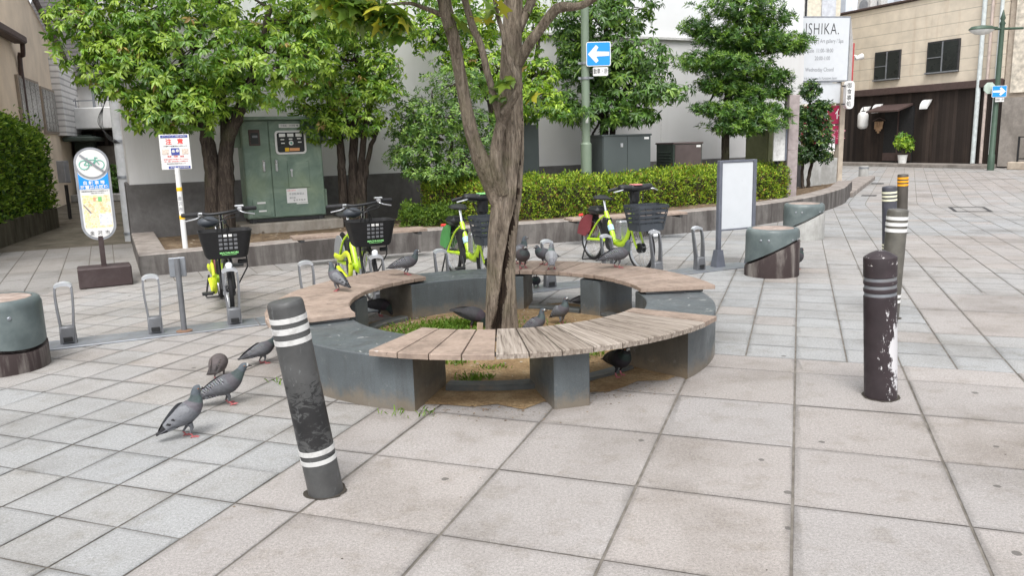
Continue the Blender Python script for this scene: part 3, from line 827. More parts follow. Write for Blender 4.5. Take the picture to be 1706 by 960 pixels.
stool('large round stone stool at the left edge with rusty wood top and dirt streaked base', (-3.385, 5.10, 0), R(158), .13, .285, M['stoolbase'])
stool('round stone stool beside the white board with slanted split and dark dirty base', (2.61, 7.83, 0), R(-22), .10, .36, M['stoolbase'])
stool('round stone stool behind the other one, with clean pale grey base', (3.90, 10.48, 0), R(-22), .10, .36, M['conclight'])
# ================================================================== CYCLE DOCKS
PD = Vector((.9115, .4113, 0)); PN = Vector((-.4113, .9115, 0)); P0 = Vector((-3.3, 5.53, 0))
DROT = math.atan2(PD.y, PD.x)
def PL(al, pe, z=0): return P0 + PD * al + PN * (pe + .018 * al) + Vector((0, 0, z))
b = MB()
for s0, s1 in ((-.35, 1.42), (1.425, 3.2), (3.205, 4.98), (4.985, 6.55)):
    mid = PL((s0 + s1) / 2, .145); b.box((mid.x, mid.y, .006), (s1 - s0 - .004, .29, .012), .003, rz=DROT + .018)
o = b.build('dock_plate', M['galv'], None, smooth=30); tag(o, 'long flat steel base plate carrying the cycle docks across the paving', 'base plate')
def make_dock(label):
    t = thing('cycle_dock', label, 'cycle dock', (0, 0, 0), 0, 'grey cycle docks on the base plate')
    b = MB()
    # fork of two blades rising and curving back, joined at the foot and at the cap
    zs = [0, .06, .13, .2, .28, .36, .42]
    for sx in (-1, 1):
        w = [.046, .045, .043, .048, .054, .056, .053]
        yy = [.0, .0, .005, .012, .022, .036, .052]
        pth = curve([(sx * w[i], yy[i], zs[i]) for i in range(7)], 5)
        b.tube(pth, [(.013, .030) for _ in pth], 10) if False else None
        vs = []; fs = []
        for p in pth:
            fr = p.z / .42; d = .036 - .020 * fr; h = .0075
            vs += [(p.x - h, p.y - d, p.z), (p.x + h, p.y - d, p.z), (p.x + h, p.y + d, p.z), (p.x - h, p.y + d, p.z)]
        for i in range(len(pth) - 1):
            for k in range(4): fs.append((i * 4 + k, i * 4 + (k + 1) % 4, (i + 1) * 4 + (k + 1) % 4, (i + 1) * 4 + k))
        fs += [(3, 2, 1, 0), tuple(len(vs) - 4 + k for k in range(4))]
        b.add(vs, fs)
    b.box((0, 0, .065), (.104, .078, .13), .012)
    b.build('fork', M['dockgrey'], t, smooth=40)
    b = MB(); vs = []; n = 10
    for i in range(n + 1):
        a = PI * i / n; x, z = .061 * math.cos(a), .415 + .030 * math.sin(a)
        x2, z2 = .046 * math.cos(a), .405 + .016 * math.sin(a)
        vs += [(x, .030, z), (x, .076, z + .006), (x2, .076, z2), (x2, .030, z2)]
    fs = []
    for i in range(n):
        for k in range(4): fs.append((i * 4 + k, i * 4 + (k + 1) % 4, (i + 1) * 4 + (k + 1) % 4, (i + 1) * 4 + k))
    fs += [(3, 2, 1, 0), tuple(n * 4 + k for k in range(4))]
    b.add(vs, fs); b.build('cap', M['docksilver'], t, smooth=40)
    b = MB(); b.box((0, -.046, .035), (.06, .01, .035), .003); b.build('lock_slot', M['blackmatte'], t)
    return t
DL = {0: 'empty cycle dock beside the large stool at the left edge, its cap shining silver', 1: 'empty cycle dock left of the thin grey post on the base plate', 2: 'cycle dock holding the nearest bicycle, right of the thin grey post',
      3: 'empty cycle dock rising behind the left bench, between the two bicycles with solid black baskets', 4: 'cycle dock holding the second bicycle with a solid black basket', 5: 'empty cycle dock just left of the bicycle with the green console',
      6: 'cycle dock holding the bicycle with the green console, behind the trunk', 7: 'empty cycle dock behind the two pigeons standing together on the back bench', 8: 'empty cycle dock in front of the rear wheel of the bicycle with the red console',
      9: 'cycle dock holding the front wheel of the bicycle with the red console', 10: 'empty dark cycle dock left of the blank white board'}
AL = [.08, .67, 1.25, 1.85, 2.45, 3.04, 3.62, 4.12, 4.78, 5.36, 5.9]
d0 = make_dock(DL[0])
for k, al in enumerate(AL):
    p = PL(al, .15, .012)
    if k == 0: d0.location = p; d0.rotation_euler = (0, 0, DROT)
    else: dup(d0, p, DROT, DL[k])
p = PL(.87, .08, .012)
t = thing('plate_post', 'thin grey post with a square plate at its head, standing on the dock base plate', 'post', p, DROT)
b = MB(); b.tube([(0, 0, 0), (0, 0, .57)], .021, 16); b.build('post_body', M['dockgrey'], t)
b = MB(); b.box((0, .03, .50), (.12, .018, .15), .006); b.build('plate', M['galv'], t)
b = MB(); b.lathe([(.06, 0), (.06, .006), (.03, .012)], 20); b.build('foot_flange', simple('rusty_flange', (.2, .12, .08), .8), t)
# ================================================================== BICYCLES
WR = .245
def wheel(t, name, y, hub):
    b = MB()
    # rim, hub and spokes
    T = Matrix.Translation((0, y, WR)) @ Matrix.Rotation(PI / 2, 4, 'Y')
    n = 40
    b.tube([(.205 * math.cos(2 * PI * k / n), .205 * math.sin(2 * PI * k / n), 0) for k in range(n)], [(.009, .013)] * n, 8, 0, T, closed=True)
    b.lathe([(.0, -.05), (.018, -.05), (.02, -.035), (hub, -.03), (hub, .03), (.02, .035), (.018, .05), (0, .05)], 24, 1, T)
    for k in range(28):
        a = 2 * PI * k / 28; s = -1 if k % 2 else 1
        a2 = a + (.5 if (k // 2) % 2 else -.5)
        b.tube([(hub * .95 * math.cos(a2), hub * .95 * math.sin(a2), s * .022), (.202 * math.cos(a), .202 * math.sin(a), 0)], .0013, 4, 0, T, cap=False)
    w = b.build(name, [M['alu'], M['black']], t, smooth=40)
    b = MB(); b.tube([(.226 * math.cos(2 * PI * k / n), .226 * math.sin(2 * PI * k / n), 0) for k in range(n)], [(.019, .019)] * n, 10, 0, T, closed=True)
    b.build('tyre', M['rubber'], w, smooth=60)
    return w
def arcpts(y, z, r, a0, a1, n=14, x=0): return [(x, y + r * math.cos(R(a0 + (a1 - a0) * i / n)), z + r * math.sin(R(a0 + (a1 - a0) * i / n))) for i in range(n + 1)]
def bicycle(label, kind, accent=None, light=None):
    t = thing('bicycle', label, 'bicycle', (0, 0, 0), DROT, 'lime green rental bicycles in the docks')
    fy, ry = .22, 1.22
    wheel(t, 'front_wheel', fy, .052 if kind == 'B' else .03); wheel(t, 'rear_wheel', ry, .03)
    b = MB()
    b.tube(curve([(0, .375, .60), (0, .395, .50), (0, .46, .335), (0, .58, .245), (0, .74, .255)], 7), lerps([.026, .032, .038, .040, .034], 7), 14)
    b.tube([(0, .73, .25), (0, .83, .42), (0, .925, .58)], [.031, .027, .024], 14)
    b.tube([(0, .355, .68), (0, .385, .54)], .024, 14)
    for s in (-1, 1):
        b.tube(curve([(s * .016, .905, .545), (s * .05, 1.02, .46), (s * .062, ry, WR)], 5), .011, 8)
        b.tube(curve([(s * .03, .74, .265), (s * .058, .95, .262), (s * .062, ry, WR)], 5), [.02] * 6 + [.017] * 5, 8)
    b.tube([(-.06, .74, .255), (.06, .74, .255)], .036, 16)
    b.build('frame', M['lime'], t, smooth=50)
    b = MB()
    for s in (-1, 1): b.tube(curve([(s * .03, .365, .53), (s * .047, .345, .46), (s * .05, .27, .31), (s * .05, fy, WR)], 5), .012, 8)
    b.tube([(-.05, .372, .535), (.05, .372, .535)], .018, 10)
    b.build('fork', M['lime'] if kind == 'B' else M['black'], t, smooth=50)
    b = MB(); b.tube([(0, .92, .56), (0, .968, .705)], .0135, 12); b.build('seat_post', M['chrome'], t)
    b = MB(); vs = []; fs = []
    sec = [(.80, .016, .012), (.86, .022, .016), (.92, .04, .02), (.98, .085, .026), (1.04, .10, .028), (1.07, .085, .024), (1.085, .03, .012)]
    n = 14
    for (y, w, hh) in sec:
        for k in range(n):
            a = 2 * PI * k / n; vs.append((w * math.cos(a), y, .722 + hh * math.sin(a) * (1 if math.sin(a) > 0 else .7) + (.012 if y > 1 else 0)))
    for i in range(len(sec) - 1):
        for k in range(n): fs.append((i * n + k, i * n + (k + 1) % n, (i + 1) * n + (k + 1) % n, (i + 1) * n + k))
    fs += [tuple(range(n))[::-1], tuple((len(sec) - 1) * n + k for k in range(n))]
    b.add(vs, fs); b.build('saddle', M['black'], t, smooth=60)
    b = MB(); b.box((0, .895, .385), (.085, .10, .26), .015, M=Matrix.Translation((0, .0, 0))); b.build('battery', M['black'], t)
    # mudguards
    b = MB(); b.tube(arcpts(ry, WR, .262, 165, 10, 18), [(.031, .006)] * 19, 8); b.build('rear_mudguard', M['black'], t)
    b = MB(); b.tube(arcpts(fy, WR, .262, 75, -20, 14), [(.030, .006)] * 15, 8); b.build('front_mudguard', M['fender'] if kind == 'A' else M['black'], t)
    # crank, pedals and chain case
    b = MB()
    for s, dy, dz in ((-1, -.10, -.105), (1, .10, .10)):
        b.tube([(s * .075, .74, .255), (s * .095, .74 + dy, .255 + dz)], .010, 8)
        b.box((s * .145, .74 + dy, .255 + dz), (.09, .075, .022), .004)
    b.lathe([(.085, -.003), (.085, .003)], 28, 0, Matrix.Translation((-.072, .74, .255)) @ Matrix.Rotation(PI / 2, 4, 'Y'))
    b.build('crank_and_pedals', M['black'], t)
    if kind == 'A':
        b = MB(); b.tube(curve([(-.083, .60, .30), (-.083, .66, .37), (-.083, .78, .375), (-.083, 1.0, .31), (-.083, ry + .04, .30)], 6), [(.014, .03)] * 25, 10)
        b.tube(curve([(-.083, .60, .30), (-.083, .62, .20), (-.083, .72, .14), (-.083, .9, .16), (-.083, 1.15, .2)], 6), [(.014, .022)] * 25, 10)
        b.build('chain_case', M['yellowgreen'], t, smooth=60)
    b = MB(); b.tube([(.09, ry - .02, .23), (.13, ry + .02, .02)], .009, 8); b.tube([(-.09, ry - .02, .23), (-.13, ry + .02, .02)], .009, 8); b.tube([(-.13, ry + .02, .012), (.13, ry + .02, .012)], .008, 8)
    b.build('stand', M['steeldark'], t)
    b = MB(); vs = []
    for s in (-1, 1):
        pts = arcpts(ry, WR, .262, 8, 172, 16); q = [(p[1], p[2]) for p in pts] + [(ry - .14, WR + .03), (ry + .15, WR + .02)]
        if kind == 'B': q = [(p[1], p[2]) for p in arcpts(ry, WR, .285, 8, 105, 12)] + [(ry - .02, WR + .10), (ry + .10, WR + .02)]
        b.prism(q, s * .042 - .004, s * .042 + .004, 0, Matrix(((0, 0, 1, 0), (1, 0, 0, 0), (0, 1, 0, 0), (0, 0, 0, 1))))
    b.build('wheel_skirt', accent if accent else M['fender'], t)
    if kind == 'B':
        b = MB(); b.box((0, 1.10, .585), (.17, .24, .085), .035); b.build('rear_case', M['black'], t)
        b = MB(); b.box((0, .60, .40), (.10, .11, .21), .015); b.build('lock_box', M['alu'], t)
        b = MB(); b.tube([(0, .36, .66), (0, .338, .84)], [.045, .05], 14); b.box((0, .345, .78), (.10, .08, .14), .02); b.build('stem', M['black'], t)
        b = MB()
        for s in (-1, 1):
            b.tube(curve([(s * .05, .33, .865), (s * .15, .33, .875), (s * .20, .36, .87), (s * .285, .41, .845)], 5), [(.05, .035)] * 8 + [.035, .022, .016] + [.016] * 5, 12)
        b.box((0, .33, .868), (.15, .10, .07), .018)
        hb = b.build('handlebar', M['black'], t, smooth=50)
        b = MB(); b.box((0, .322, .902), (.105, .105, .014), .005, M=Matrix.Translation((0, 0, 0))); b.build('console_panel', light, hb)
        b = MB()
        for s in (-1, 1): b.tube(curve([(s * .16, .30, .86), (s * .2, .275, .855), (s * .27, .32, .835)], 5), .007, 8)
        b.build('brake_levers', M['chrome'], hb)
        # open slatted basket
        b = MB(); w0, w1, d0, d1, z0, z1 = .30, .40, .22, .29, .445, .70; cy = .13
        def ring(f): return w0 + (w1 - w0) * f, d0 + (d1 - d0) * f, z0 + (z1 - z0) * f
        for f, th in ((.14, .075), (.40, .026), (.58, .026), (.78, .026), (.97, .03)):
            w, d, z = ring(f)
            P = [(x, y + cy) for x, y in roundrect(w, d, .05, 4)]
            b.tube([(x, y, z) for x, y in P], [(.006, th / 2)] * len(P), 6, closed=True) if False else None
            vs = []; fs = []; m = len(P)
            for (x, y) in P:
                for (k, zz) in ((1.0, -th / 2), (1.0, th / 2), (.965, th / 2), (.965, -th / 2)): vs.append((x * k, cy + (y - cy) * k, z + zz))
            for i in range(m):
                for k in range(4): fs.append((i * 4 + k, ((i + 1) % m) * 4 + k, ((i + 1) % m) * 4 + (k + 1) % 4, i * 4 + (k + 1) % 4))
            b.add(vs, fs)
        for fx in (-1, -.5, 0, .5, 1):
            for sy in (-1, 1):
                b.tube([(fx * w0 * .46, cy + sy * d0 * .47, z0), (fx * w1 * .46, cy + sy * d1 * .47, z1)], .006, 6)
        for fy_ in (-.35, 0, .35):
            for sx in (-1, 1): b.tube([(sx * w0 * .47, cy + fy_ * d0, z0), (sx * w1 * .47, cy + fy_ * d1, z1)], .006, 6)
        b.box((0, cy, z0 + .004), (w0 - .02, d0 - .02, .008), .002)
        b.build('basket', M['basketgrey'], t, smooth=40)
        b = MB(); b.tube([(0, -.01, .46), (0, .0, .40)], .008, 8); b.box((0, -.035, .405), (.055, .04, .035), .01); b.build('headlight', M['lens'], t)
        b = MB()
        for s in (-1, 1): b.tube(curve([(s * .10, .34, .85), (s * .07, .30, .72), (s * .03, .33, .62), (s * .04, .40, .50)], 5), .0045, 6)
        b.build('cables', M['black'], t, smooth=60)
        b = MB(); b.tube([(0, .80, .375), (0, .835, .43)], .0335, 14, cap=False); b.build('frame_label', simple('frame_label_blue', (.45, .68, .80), .5), t)
        b = MB(); b.box((0, 1.49, .50), (.06, .015, .03), .005); b.build('reflector', M['red'], t)
        b = MB(); b.tube([(0, 1.45, .45), (0, 1.49, .49)], .006, 6); b.build('reflector_arm', M['black'], t)
    else:
        b = MB(); b.tube([(0, .355, .66), (0, .35, .83), (0, .335, .865)], .016, 12); b.build('stem', M['chrome'], t)
        b = MB()
        pth = curve([(-.285, .44, .855), (-.17, .385, .868), (-.09, .335, .86), (0, .325, .865), (.09, .335, .875), (.17, .385, .885), (.285, .44, .885)], 5)
        b.tube(pth, .0125, 10)
        hb = b.build('handlebar', M['black'], t, smooth=50)
        for s, z in ((-1, .855), (1, .885)):
            b = MB(); b.tube([(s * .17, .385, z + .004), (s * .295, .445, z)], [.019, .017], 12); b.build('grip', M['rubber'], hb)
            b = MB(); b.tube(curve([(s * .15, .36, z - .005), (s * .19, .345, z - .025), (s * .275, .385, z - .045)], 5), .006, 8); b.box((s * .155, .365, z + .005), (.04, .035, .035), .008); b.build('brake_lever', M['alu'], hb)
        b = MB(); b.box((.155, .375, .915), (.075, .05, .018), .006); b.tube([(.155, .38, .89), (.155, .378, .91)], .01, 8); b.build('shifter', M['alu'], hb)
        b = MB()
        T = Matrix.Translation((-.105, .30, .80)) @ Matrix.Diagonal((.085, .06, .048, 1)); 
        b.lathe([(0, -1), (.5, -.86), (.86, -.5), (1, 0), (.86, .5), (.5, .86), (0, 1)], 20, 0, T)
        b.build('control_unit', M['basketgrey'], hb, smooth=80)
        b = MB()
        for (x0, x1, dz) in ((-.17, .03, 0), (.17, .0, .01), (.15, -.05, -.02), (-.15, .05, -.03)):
            b.tube(curve([(x0, .36, .86), (x0 * .8, .25, .86 + dz), (x1 * .5, .20, .82 + dz), (x1, .30, .66)], 6), .0035, 6)
        b.build('cables', M['black'], hb, smooth=60)
        # closed black basket with grid of small openings
        b = MB(); cy = .125; z0, z1 = .525, .745; vs = []; fs = []
        levels = [(0, .27, .19, z0 + .03), (0, .25, .17, z0), (1, .30, .21, z0 + .015), (1, .325, .235, z0 + .05), (1, .395, .29, z1 - .01), (1, .405, .30, z1), (1, .385, .28, z1), (0, .375, .27, z1 - .01), (0, .30, .21, z0 + .05)]
        lv = [(.30, .21, z0), (.325, .235, z0 + .02), (.40, .295, z1 - .012), (.412, .307, z1), (.395, .288, z1), (.385, .28, z1 - .012), (.31, .22, z0 + .02)]
        m = None
        for (w, d, z) in lv:
            P = roundrect(w, d, .055, 5); m = len(P)
            for (x, y) in P: vs.append((x, y + cy, z))
        for i in range(len(lv) - 1):
            for k in range(m): fs.append((i * m + k, i * m + (k + 1) % m, (i + 1) * m + (k + 1) % m, (i + 1) * m + k))
        fs += [tuple(range(m))[::-1], tuple((len(lv) - 1) * m + k for k in range(m))]
        b.add(vs, fs); bk = b.build('basket', M['blackmatte'], t, smooth=40)
        b = MB()
        for i in range(4):
            for j in range(4):
                z = .712 - j * .034; x = (-.058 + i * .038)
                y = cy - (.235 + (.295 - .235) * (z - z0 - .02) / (z1 - z0 - .03)) / 2 - .0015
                palecell = 2 if (j == 0 and i in (1, 2)) else 0  # two cells of the top row coloured white, the others grey
                b.box((x + .012, y, z), (.027, .004, .021), .003, palecell and 1 or 0)
        b.build('ventilation_grid', [M['dockgrey'], M['white']], bk)
        fr = Matrix.Rotation(-.12, 4, 'X')
        l = text('MACHI-NORI', .021, M['lightgreen'], bk, .012, .572, cy - .1265, bold=.0006, sx=1.15); l.rotation_euler = (R(90 - 7), 0, 0)
        b = MB(); b.box((.012, cy - .1245, .557), (.115, .003, .003)); b.build('stripe', M['lightgreen'], bk)
        b = MB(); b.lathe([(.0, -.03), (.02, -.028), (.03, -.0), (.03, .02)], 20, 0, Matrix.Translation((0, .02, .47)) @ Matrix.Rotation(PI / 2, 4, 'X') @ Matrix.Diagonal((1, 1, -1, 1)))
        b.tube([(0, .04, .47), (0, .34, .5)], .009, 8)
        hl = b.build('headlight', M['black'], t)
        b = MB(); b.lathe([(.027, 0), (.02, .008), (0, .012)], 20, 0, Matrix.Translation((0, .0, .47)) @ Matrix.Rotation(PI / 2, 4, 'X')); b.build('lens', M['lens'], hl)
        b = MB(); b.tube([(.16, .2, .56), (.165, .22, .42), (.08, .24, .27)], .006, 8); b.box((.12, .16, .475), (.07, .03, .035), .008); b.build('basket_stay', M['black'], t)
    return t
def place(bk, al): bk.location = PL(al, .22, .004); return bk
place(bicycle('nearest lime green bicycle with solid black basket, left of the benches', 'A', M['redplastic']), AL[2])
place(bicycle('lime green bicycle with solid black basket standing behind the left bench', 'A', M['fender']), AL[4])
place(bicycle('lime green bicycle with slatted grey basket and green console, half hidden by the trunk', 'B', M['greenplastic'], M['lightgreen']), AL[6])
place(bicycle('lime green bicycle with slatted grey basket, red console and red wheel guard', 'B', M['redplastic'], M['lightred']), AL[9])
# ================================================================== WHITE BOARD ON POSTS
p = PL(6.17, .18, 0)
t = thing('information_board', 'tall blank white board between two grey posts at the end of the dock plate', 'board', p, DROT)
for x in (0, .455):
    b = MB(); b.box((x, 0, .575), (.04, .05, 1.11), .004)
    b.add([(x - .062, -.05, .0), (x + .062, -.05, 0), (x + .062, .05, 0), (x - .062, .05, 0), (x - .035, -.035, .19), (x + .035, -.035, .19), (x + .035, .035, .19), (x - .035, .035, .19)], [(3, 2, 1, 0), (0, 1, 5, 4), (1, 2, 6, 5), (2, 3, 7, 6), (3, 0, 4, 7), (4, 5, 6, 7)])
    b.build('post', M['boardgrey'], t)
b = MB(); b.box((.2275, 0, .755), (.412, .022, .70), .003); b.build('panel', M['panelwhite'], t)
for z_, h_ in ((1.118, .024), (.398, .014)): b = MB(); b.box((.2275, 0, z_), (.413, .036, h_), .003); b.build('rail', M['boardgrey'], t)
# ================================================================== PIGEONS
def pigeon(label, px, py, z, head, pose='stand', tone='grey', scale=1.0, pitch=0.0, wingdark=None, P=None, legs=True):
    rnd = random.Random(hash(label) % 9973 if False else len(label) * 31 + int(px))
    p = Vector(P) if P is not None else G(px, py, z)
    spines = {
        'stand': [(-.215, .078, .020, .004), (-.17, .088, .028, .007), (-.125, .10, .036, .016), (-.085, .113, .047, .034), (-.04, .124, .060, .053), (.0, .132, .066, .062), (.04, .141, .063, .061), (.072, .158, .050, .050), (.090, .182, .036, .036), (.098, .207, .026, .026), (.104, .226, .024, .025), (.112, .240, .0225, .0235), (.126, .243, .017, .017), (.137, .2395, .0085, .008), (.148, .236, .004, .0035), (.158, .231, .0012, .0012)],
        'up': [(-.175, .048, .020, .004), (-.14, .066, .028, .007), (-.105, .084, .036, .016), (-.075, .102, .047, .034), (-.038, .122, .060, .053), (-.005, .142, .066, .060), (.025, .166, .062, .058), (.045, .192, .050, .048), (.053, .218, .036, .036), (.055, .242, .027, .027), (.058, .260, .024, .025), (.066, .275, .0225, .0235), (.080, .279, .017, .017), (.091, .276, .0085, .008), (.102, .272, .004, .0035), (.112, .267, .0012, .0012)],
        'peck': [(-.205, .125, .038, .004), (-.165, .126, .040, .007), (-.125, .127, .042, .016), (-.085, .128, .047, .034), (-.04, .128, .060, .053), (.0, .126, .066, .062), (.04, .12, .063, .061), (.078, .106, .050, .050), (.102, .086, .036, .036), (.116, .065, .026, .026), (.125, .049, .024, .025), (.133, .037, .0225, .0235), (.143, .028, .017, .017), (.150, .020, .0085, .008), (.155, .012, .004, .0035), (.158, .004, .0012, .0012)],
        'hunch': [(-.195, .082, .020, .004), (-.155, .090, .028, .007), (-.118, .10, .036, .016), (-.08, .112, .049, .036), (-.04, .122, .064, .057), (.0, .128, .070, .066), (.035, .136, .067, .066), (.06, .152, .056, .056), (.074, .171, .042, .042), (.080, .188, .031, .031), (.086, .201, .027, .027), (.094, .211, .0235, .0235), (.107, .212, .017, .017), (.117, .207, .0085, .008), (.127, .201, .004, .0035), (.136, .195, .0012, .0012)],
        'level': [(-.215, .10, .020, .004), (-.17, .106, .028, .007), (-.125, .113, .036, .016), (-.085, .12, .047, .034), (-.04, .127, .060, .053), (.0, .131, .066, .062), (.04, .138, .063, .061), (.075, .152, .050, .050), (.105, .172, .036, .036), (.128, .19, .026, .026), (.142, .202, .024, .025), (.155, .210, .0225, .0235), (.170, .210, .017, .017), (.181, .205, .0085, .008), (.192, .20, .004, .0035), (.201, .195, .0012, .0012)],
        'preen': [(-.195, .10, .020, .004), (-.155, .105, .028, .007), (-.118, .11, .036, .016), (-.08, .117, .049, .036), (-.04, .124, .064, .057), (.0, .130, .070, .066), (.035, .136, .067, .066), (.062, .145, .056, .056), (.078, .155, .042, .042), (.086, .160, .033, .033), (.085, .158, .028, .028), (.080, .15, .025, .025), (.07, .138, .018, .018), (.063, .13, .0085, .008), (.057, .122, .004, .0035), (.051, .115, .0012, .0012)]}
    sp_ = spines[pose]
    C = {'grey': dict(body=(.13, .135, .148), wing=(.19, .196, .21), head=(.085, .10, .115), neck=(.07, .095, .092), neck2=(.10, .085, .10), tail=(.07, .072, .08), bar=(.02, .02, .022), pat='bars'),
         'check': dict(body=(.10, .102, .112), wing=(.14, .143, .153), head=(.08, .095, .11), neck=(.06, .082, .078), neck2=(.085, .075, .085), tail=(.06, .06, .066), bar=(.022, .022, .026), pat='check'),
         'dark': dict(body=(.045, .044, .048), wing=(.042, .041, .044), head=(.035, .038, .042), neck=(.035, .065, .055), neck2=(.06, .04, .055), tail=(.028, .028, .03), bar=(.02, .02, .022), pat='none'),
         'black': dict(body=(.016, .017, .02), wing=(.016, .017, .019), head=(.014, .016, .018), neck=(.016, .03, .026), neck2=(.025, .02, .026), tail=(.012, .012, .013), bar=(.01, .01, .01), pat='none'),
         'brown': dict(body=(.10, .085, .085), wing=(.135, .115, .11), head=(.09, .09, .098), neck=(.07, .085, .085), neck2=(.09, .075, .082), tail=(.05, .045, .045), bar=(.028, .022, .022), pat='check'),
         'pale': dict(body=(.36, .365, .38), wing=(.42, .43, .45), head=(.20, .21, .225), neck=(.16, .22, .2), neck2=(.24, .19, .23), tail=(.22, .22, .24), bar=(.12, .12, .13), pat='check')}[tone]
    b = MB(); n = 22
    K = curve([(s[0], 0, s[1]) for s in sp_], 3)
    W = lerps([s[2] for s in sp_], 3); Hh = lerps([s[3] for s in sp_], 3)
    m = len(K); vs = []; cs = []
    for i in range(m):
        tn = (K[min(i + 1, m - 1)] - K[max(i - 1, 0)]).normalized()
        upv = Vector((-tn.z, 0, tn.x))
        if upv.z < 0 and i < m * .55: upv = -upv
        f = i / (m - 1)
        for k in range(n):
            a = 2 * PI * k / n
            q = K[i] + Vector((0, math.cos(a) * W[i], 0)) + upv * (math.sin(a) * Hh[i])
            vs.append(q)
            if f < .10: c = C['tail'] if f > .03 else C['bar']
            elif f < .2: c = tuple(C['tail'][j] * .5 + C['body'][j] * .5 for j in range(3))
            elif f < .42: c = C['body']
            elif f < .50: c = tuple(C['neck2'][j] * .6 + C['body'][j] * .4 for j in range(3))
            elif f < .62: c = tuple(C['neck'][j] * (.75 + .25 * math.sin(a * 2)) + C['head'][j] * .2 for j in range(3))
            elif f < .82: c = C['head']
            elif f < .90: c = (.5, .5, .48) if f < .86 and math.sin(a) > 0 else (.05, .045, .045)
            else: c = (.04, .035, .035)
            j_ = 1 + .10 * math.sin(i * 2.1 + k * 1.7) * math.sin(k * 2.9 + i * .7) + rnd.uniform(-.07, .07); cs.append(tuple(x * j_ for x in c))
    fs = []
    for i in range(m - 1):
        for k in range(n): fs.append((i * n + k, i * n + (k + 1) % n, (i + 1) * n + (k + 1) % n, (i + 1) * n + k))
    fs += [tuple(range(n))[::-1], tuple((m - 1) * n + k for k in range(n))]
    b.v += [tuple(v) for v in vs]; b.c += cs; b.f += fs; b.m += [0] * len(fs)
    # folded wings: lens shaped shells hugging the flanks, tips crossing over the tail
    sh = K[int(m * .42)]; tp = K[int(m * .06)]
    ax = (tp - sh); L = ax.length * 1.04; ax.normalize()
    upw = Vector((-ax.z, 0, ax.x)); upw = upw if upw.z > 0 else -upw
    for s in (-1, 1):
        nu, nv = 54, 26; base = len(b.v); grid = []
        for i in range(nu + 1):
            u = i / nu
            hw = .050 * (math.sin(min(1, u * 3.2) * PI / 2) ** .7) * (1 - u ** 2.1) ** .85 + .004
            yo = (.064 * (1 - u * .85) + .004) * (.45 + .55 * math.sin(min(1, u * 4 + .15) * PI / 2))
            for j in range(nv + 1):
                w = -1 + 2 * j / nv
                y = yo * (1 - .42 * max(0, w) ** 2 - .22 * max(0, -w) ** 2) + .004
                q = sh + ax * (u * L) + upw * (w * hw + .012 - .010 * u) + Vector((0, s * y, 0))
                b.v.append(tuple(q))
                c = C['wing']
                if C['pat'] == 'bars':
                    if abs(u - .50 - w * .10) < .03 or abs(u - .66 - w * .10) < .035: c = C['bar'] if w < .55 else C['wing']
                    if u > .8: c = C['bar']
                elif C['pat'] == 'check':
                    row = int((w + 1) * 4.2); ph_ = u * 15 + .5 * (row % 2) + .18 * row; fr_ = ph_ - math.floor(ph_); cw_ = (w + 1) * 4.2 - row
                    sc_ = fr_ + .55 * abs(cw_ - .5)
                    if sc_ < .62: c = C['bar'] if (int(ph_) * 7 + row * 13 + int(px)) % 5 else tuple(x * .55 for x in C['wing'])
                    else: c = tuple(min(1, x * (1.15 + .5 * rnd.random())) for x in C['wing'])
                    if u > .74: c = C['tail'] if (w * 7 + u * 3) % 1 > .12 else tuple(x * 1.8 for x in C['tail'])
                else: c = tuple(x * (1 + rnd.uniform(-.25, .25)) for x in C['wing'])
                b.c.append(c)
        for i in range(nu):
            for j in range(nv):
                a_ = base + i * (nv + 1) + j
                q = (a_, a_ + 1, a_ + nv + 2, a_ + nv + 1)
                b.f.append(q if s < 0 else q[::-1]); b.m.append(0)
    # eyes
    e = K[int(m * .735)]
    for s in (-1, 1):
        T = Matrix.Translation(e + Vector((.004, s * .0205, .004)))
        b.lathe([(0, -.004), (.0045, 0), (0, .004)], 10, 0, T, col=(.55, .16, .02))
        b.lathe([(0, -.003), (.0026, 0), (0, .003)], 8, 0, T @ Matrix.Translation((0, s * .0022, 0)), col=(.01, .01, .01))
    pink = (.40, .12, .125) if tone != 'black' else (.42, .13, .15)
    if legs:
        for s, dx in ((-1, .012), (1, -.016)):
            hip = Vector((.0 + dx * .3, s * .026, .088)); an = Vector((dx - .012, s * .030, .030)); ft = Vector((dx + .004, s * .031, .005))
            b.tube([hip, hip * .5 + an * .5 + Vector((.012, 0, 0)), an], [.018, .010, .005], 8, col=C['body'])
            b.tube([an, ft], [.0045, .0045], 7, col=pink)
            for ta, tl in ((0, .034), (32, .03), (-32, .03), (180, .018)):
                dv = Vector((math.cos(R(ta)), math.sin(R(ta)), 0))
                b.tube([ft, ft + dv * tl * .55 + Vector((0, 0, .001)), ft + dv * tl + Vector((0, 0, -.003))], [.0045, .0038, .0018], 6, col=pink)
    o = b.build('pigeon', M['pigeon'], None, smooth=70, colattr=True)
    o.location = p; o.rotation_euler = (0, R(pitch), R(head)); o.scale = (scale,) * 3
    return tag(o, label, 'pigeon', 'pigeons around the tree ring')
pigeon('nearest pigeon on the paving at lower left, grey with pale barred wing, head up', 316, 728, 0, 32, 'up', 'grey', .86)
pigeon('checkered grey pigeon walking right with stretched neck, just behind the nearest pigeon', 385, 674, 0, 12, 'level', 'check', .88, -14)
pigeon('brownish pigeon seen from behind with lowered head, on the paving left of the leaning bollard', 367, 631, 0, 97, 'peck', 'brown', .84, -8)
pigeon('dark checkered pigeon walking away on the paving, close to the leaning bollard', 440, 606, 0, 35, 'level', 'check', .74, -6)
pigeon('grey pigeon with green neck standing on the left bench, looking left', 562, 485, .346, 150, 'up', 'grey', .72)
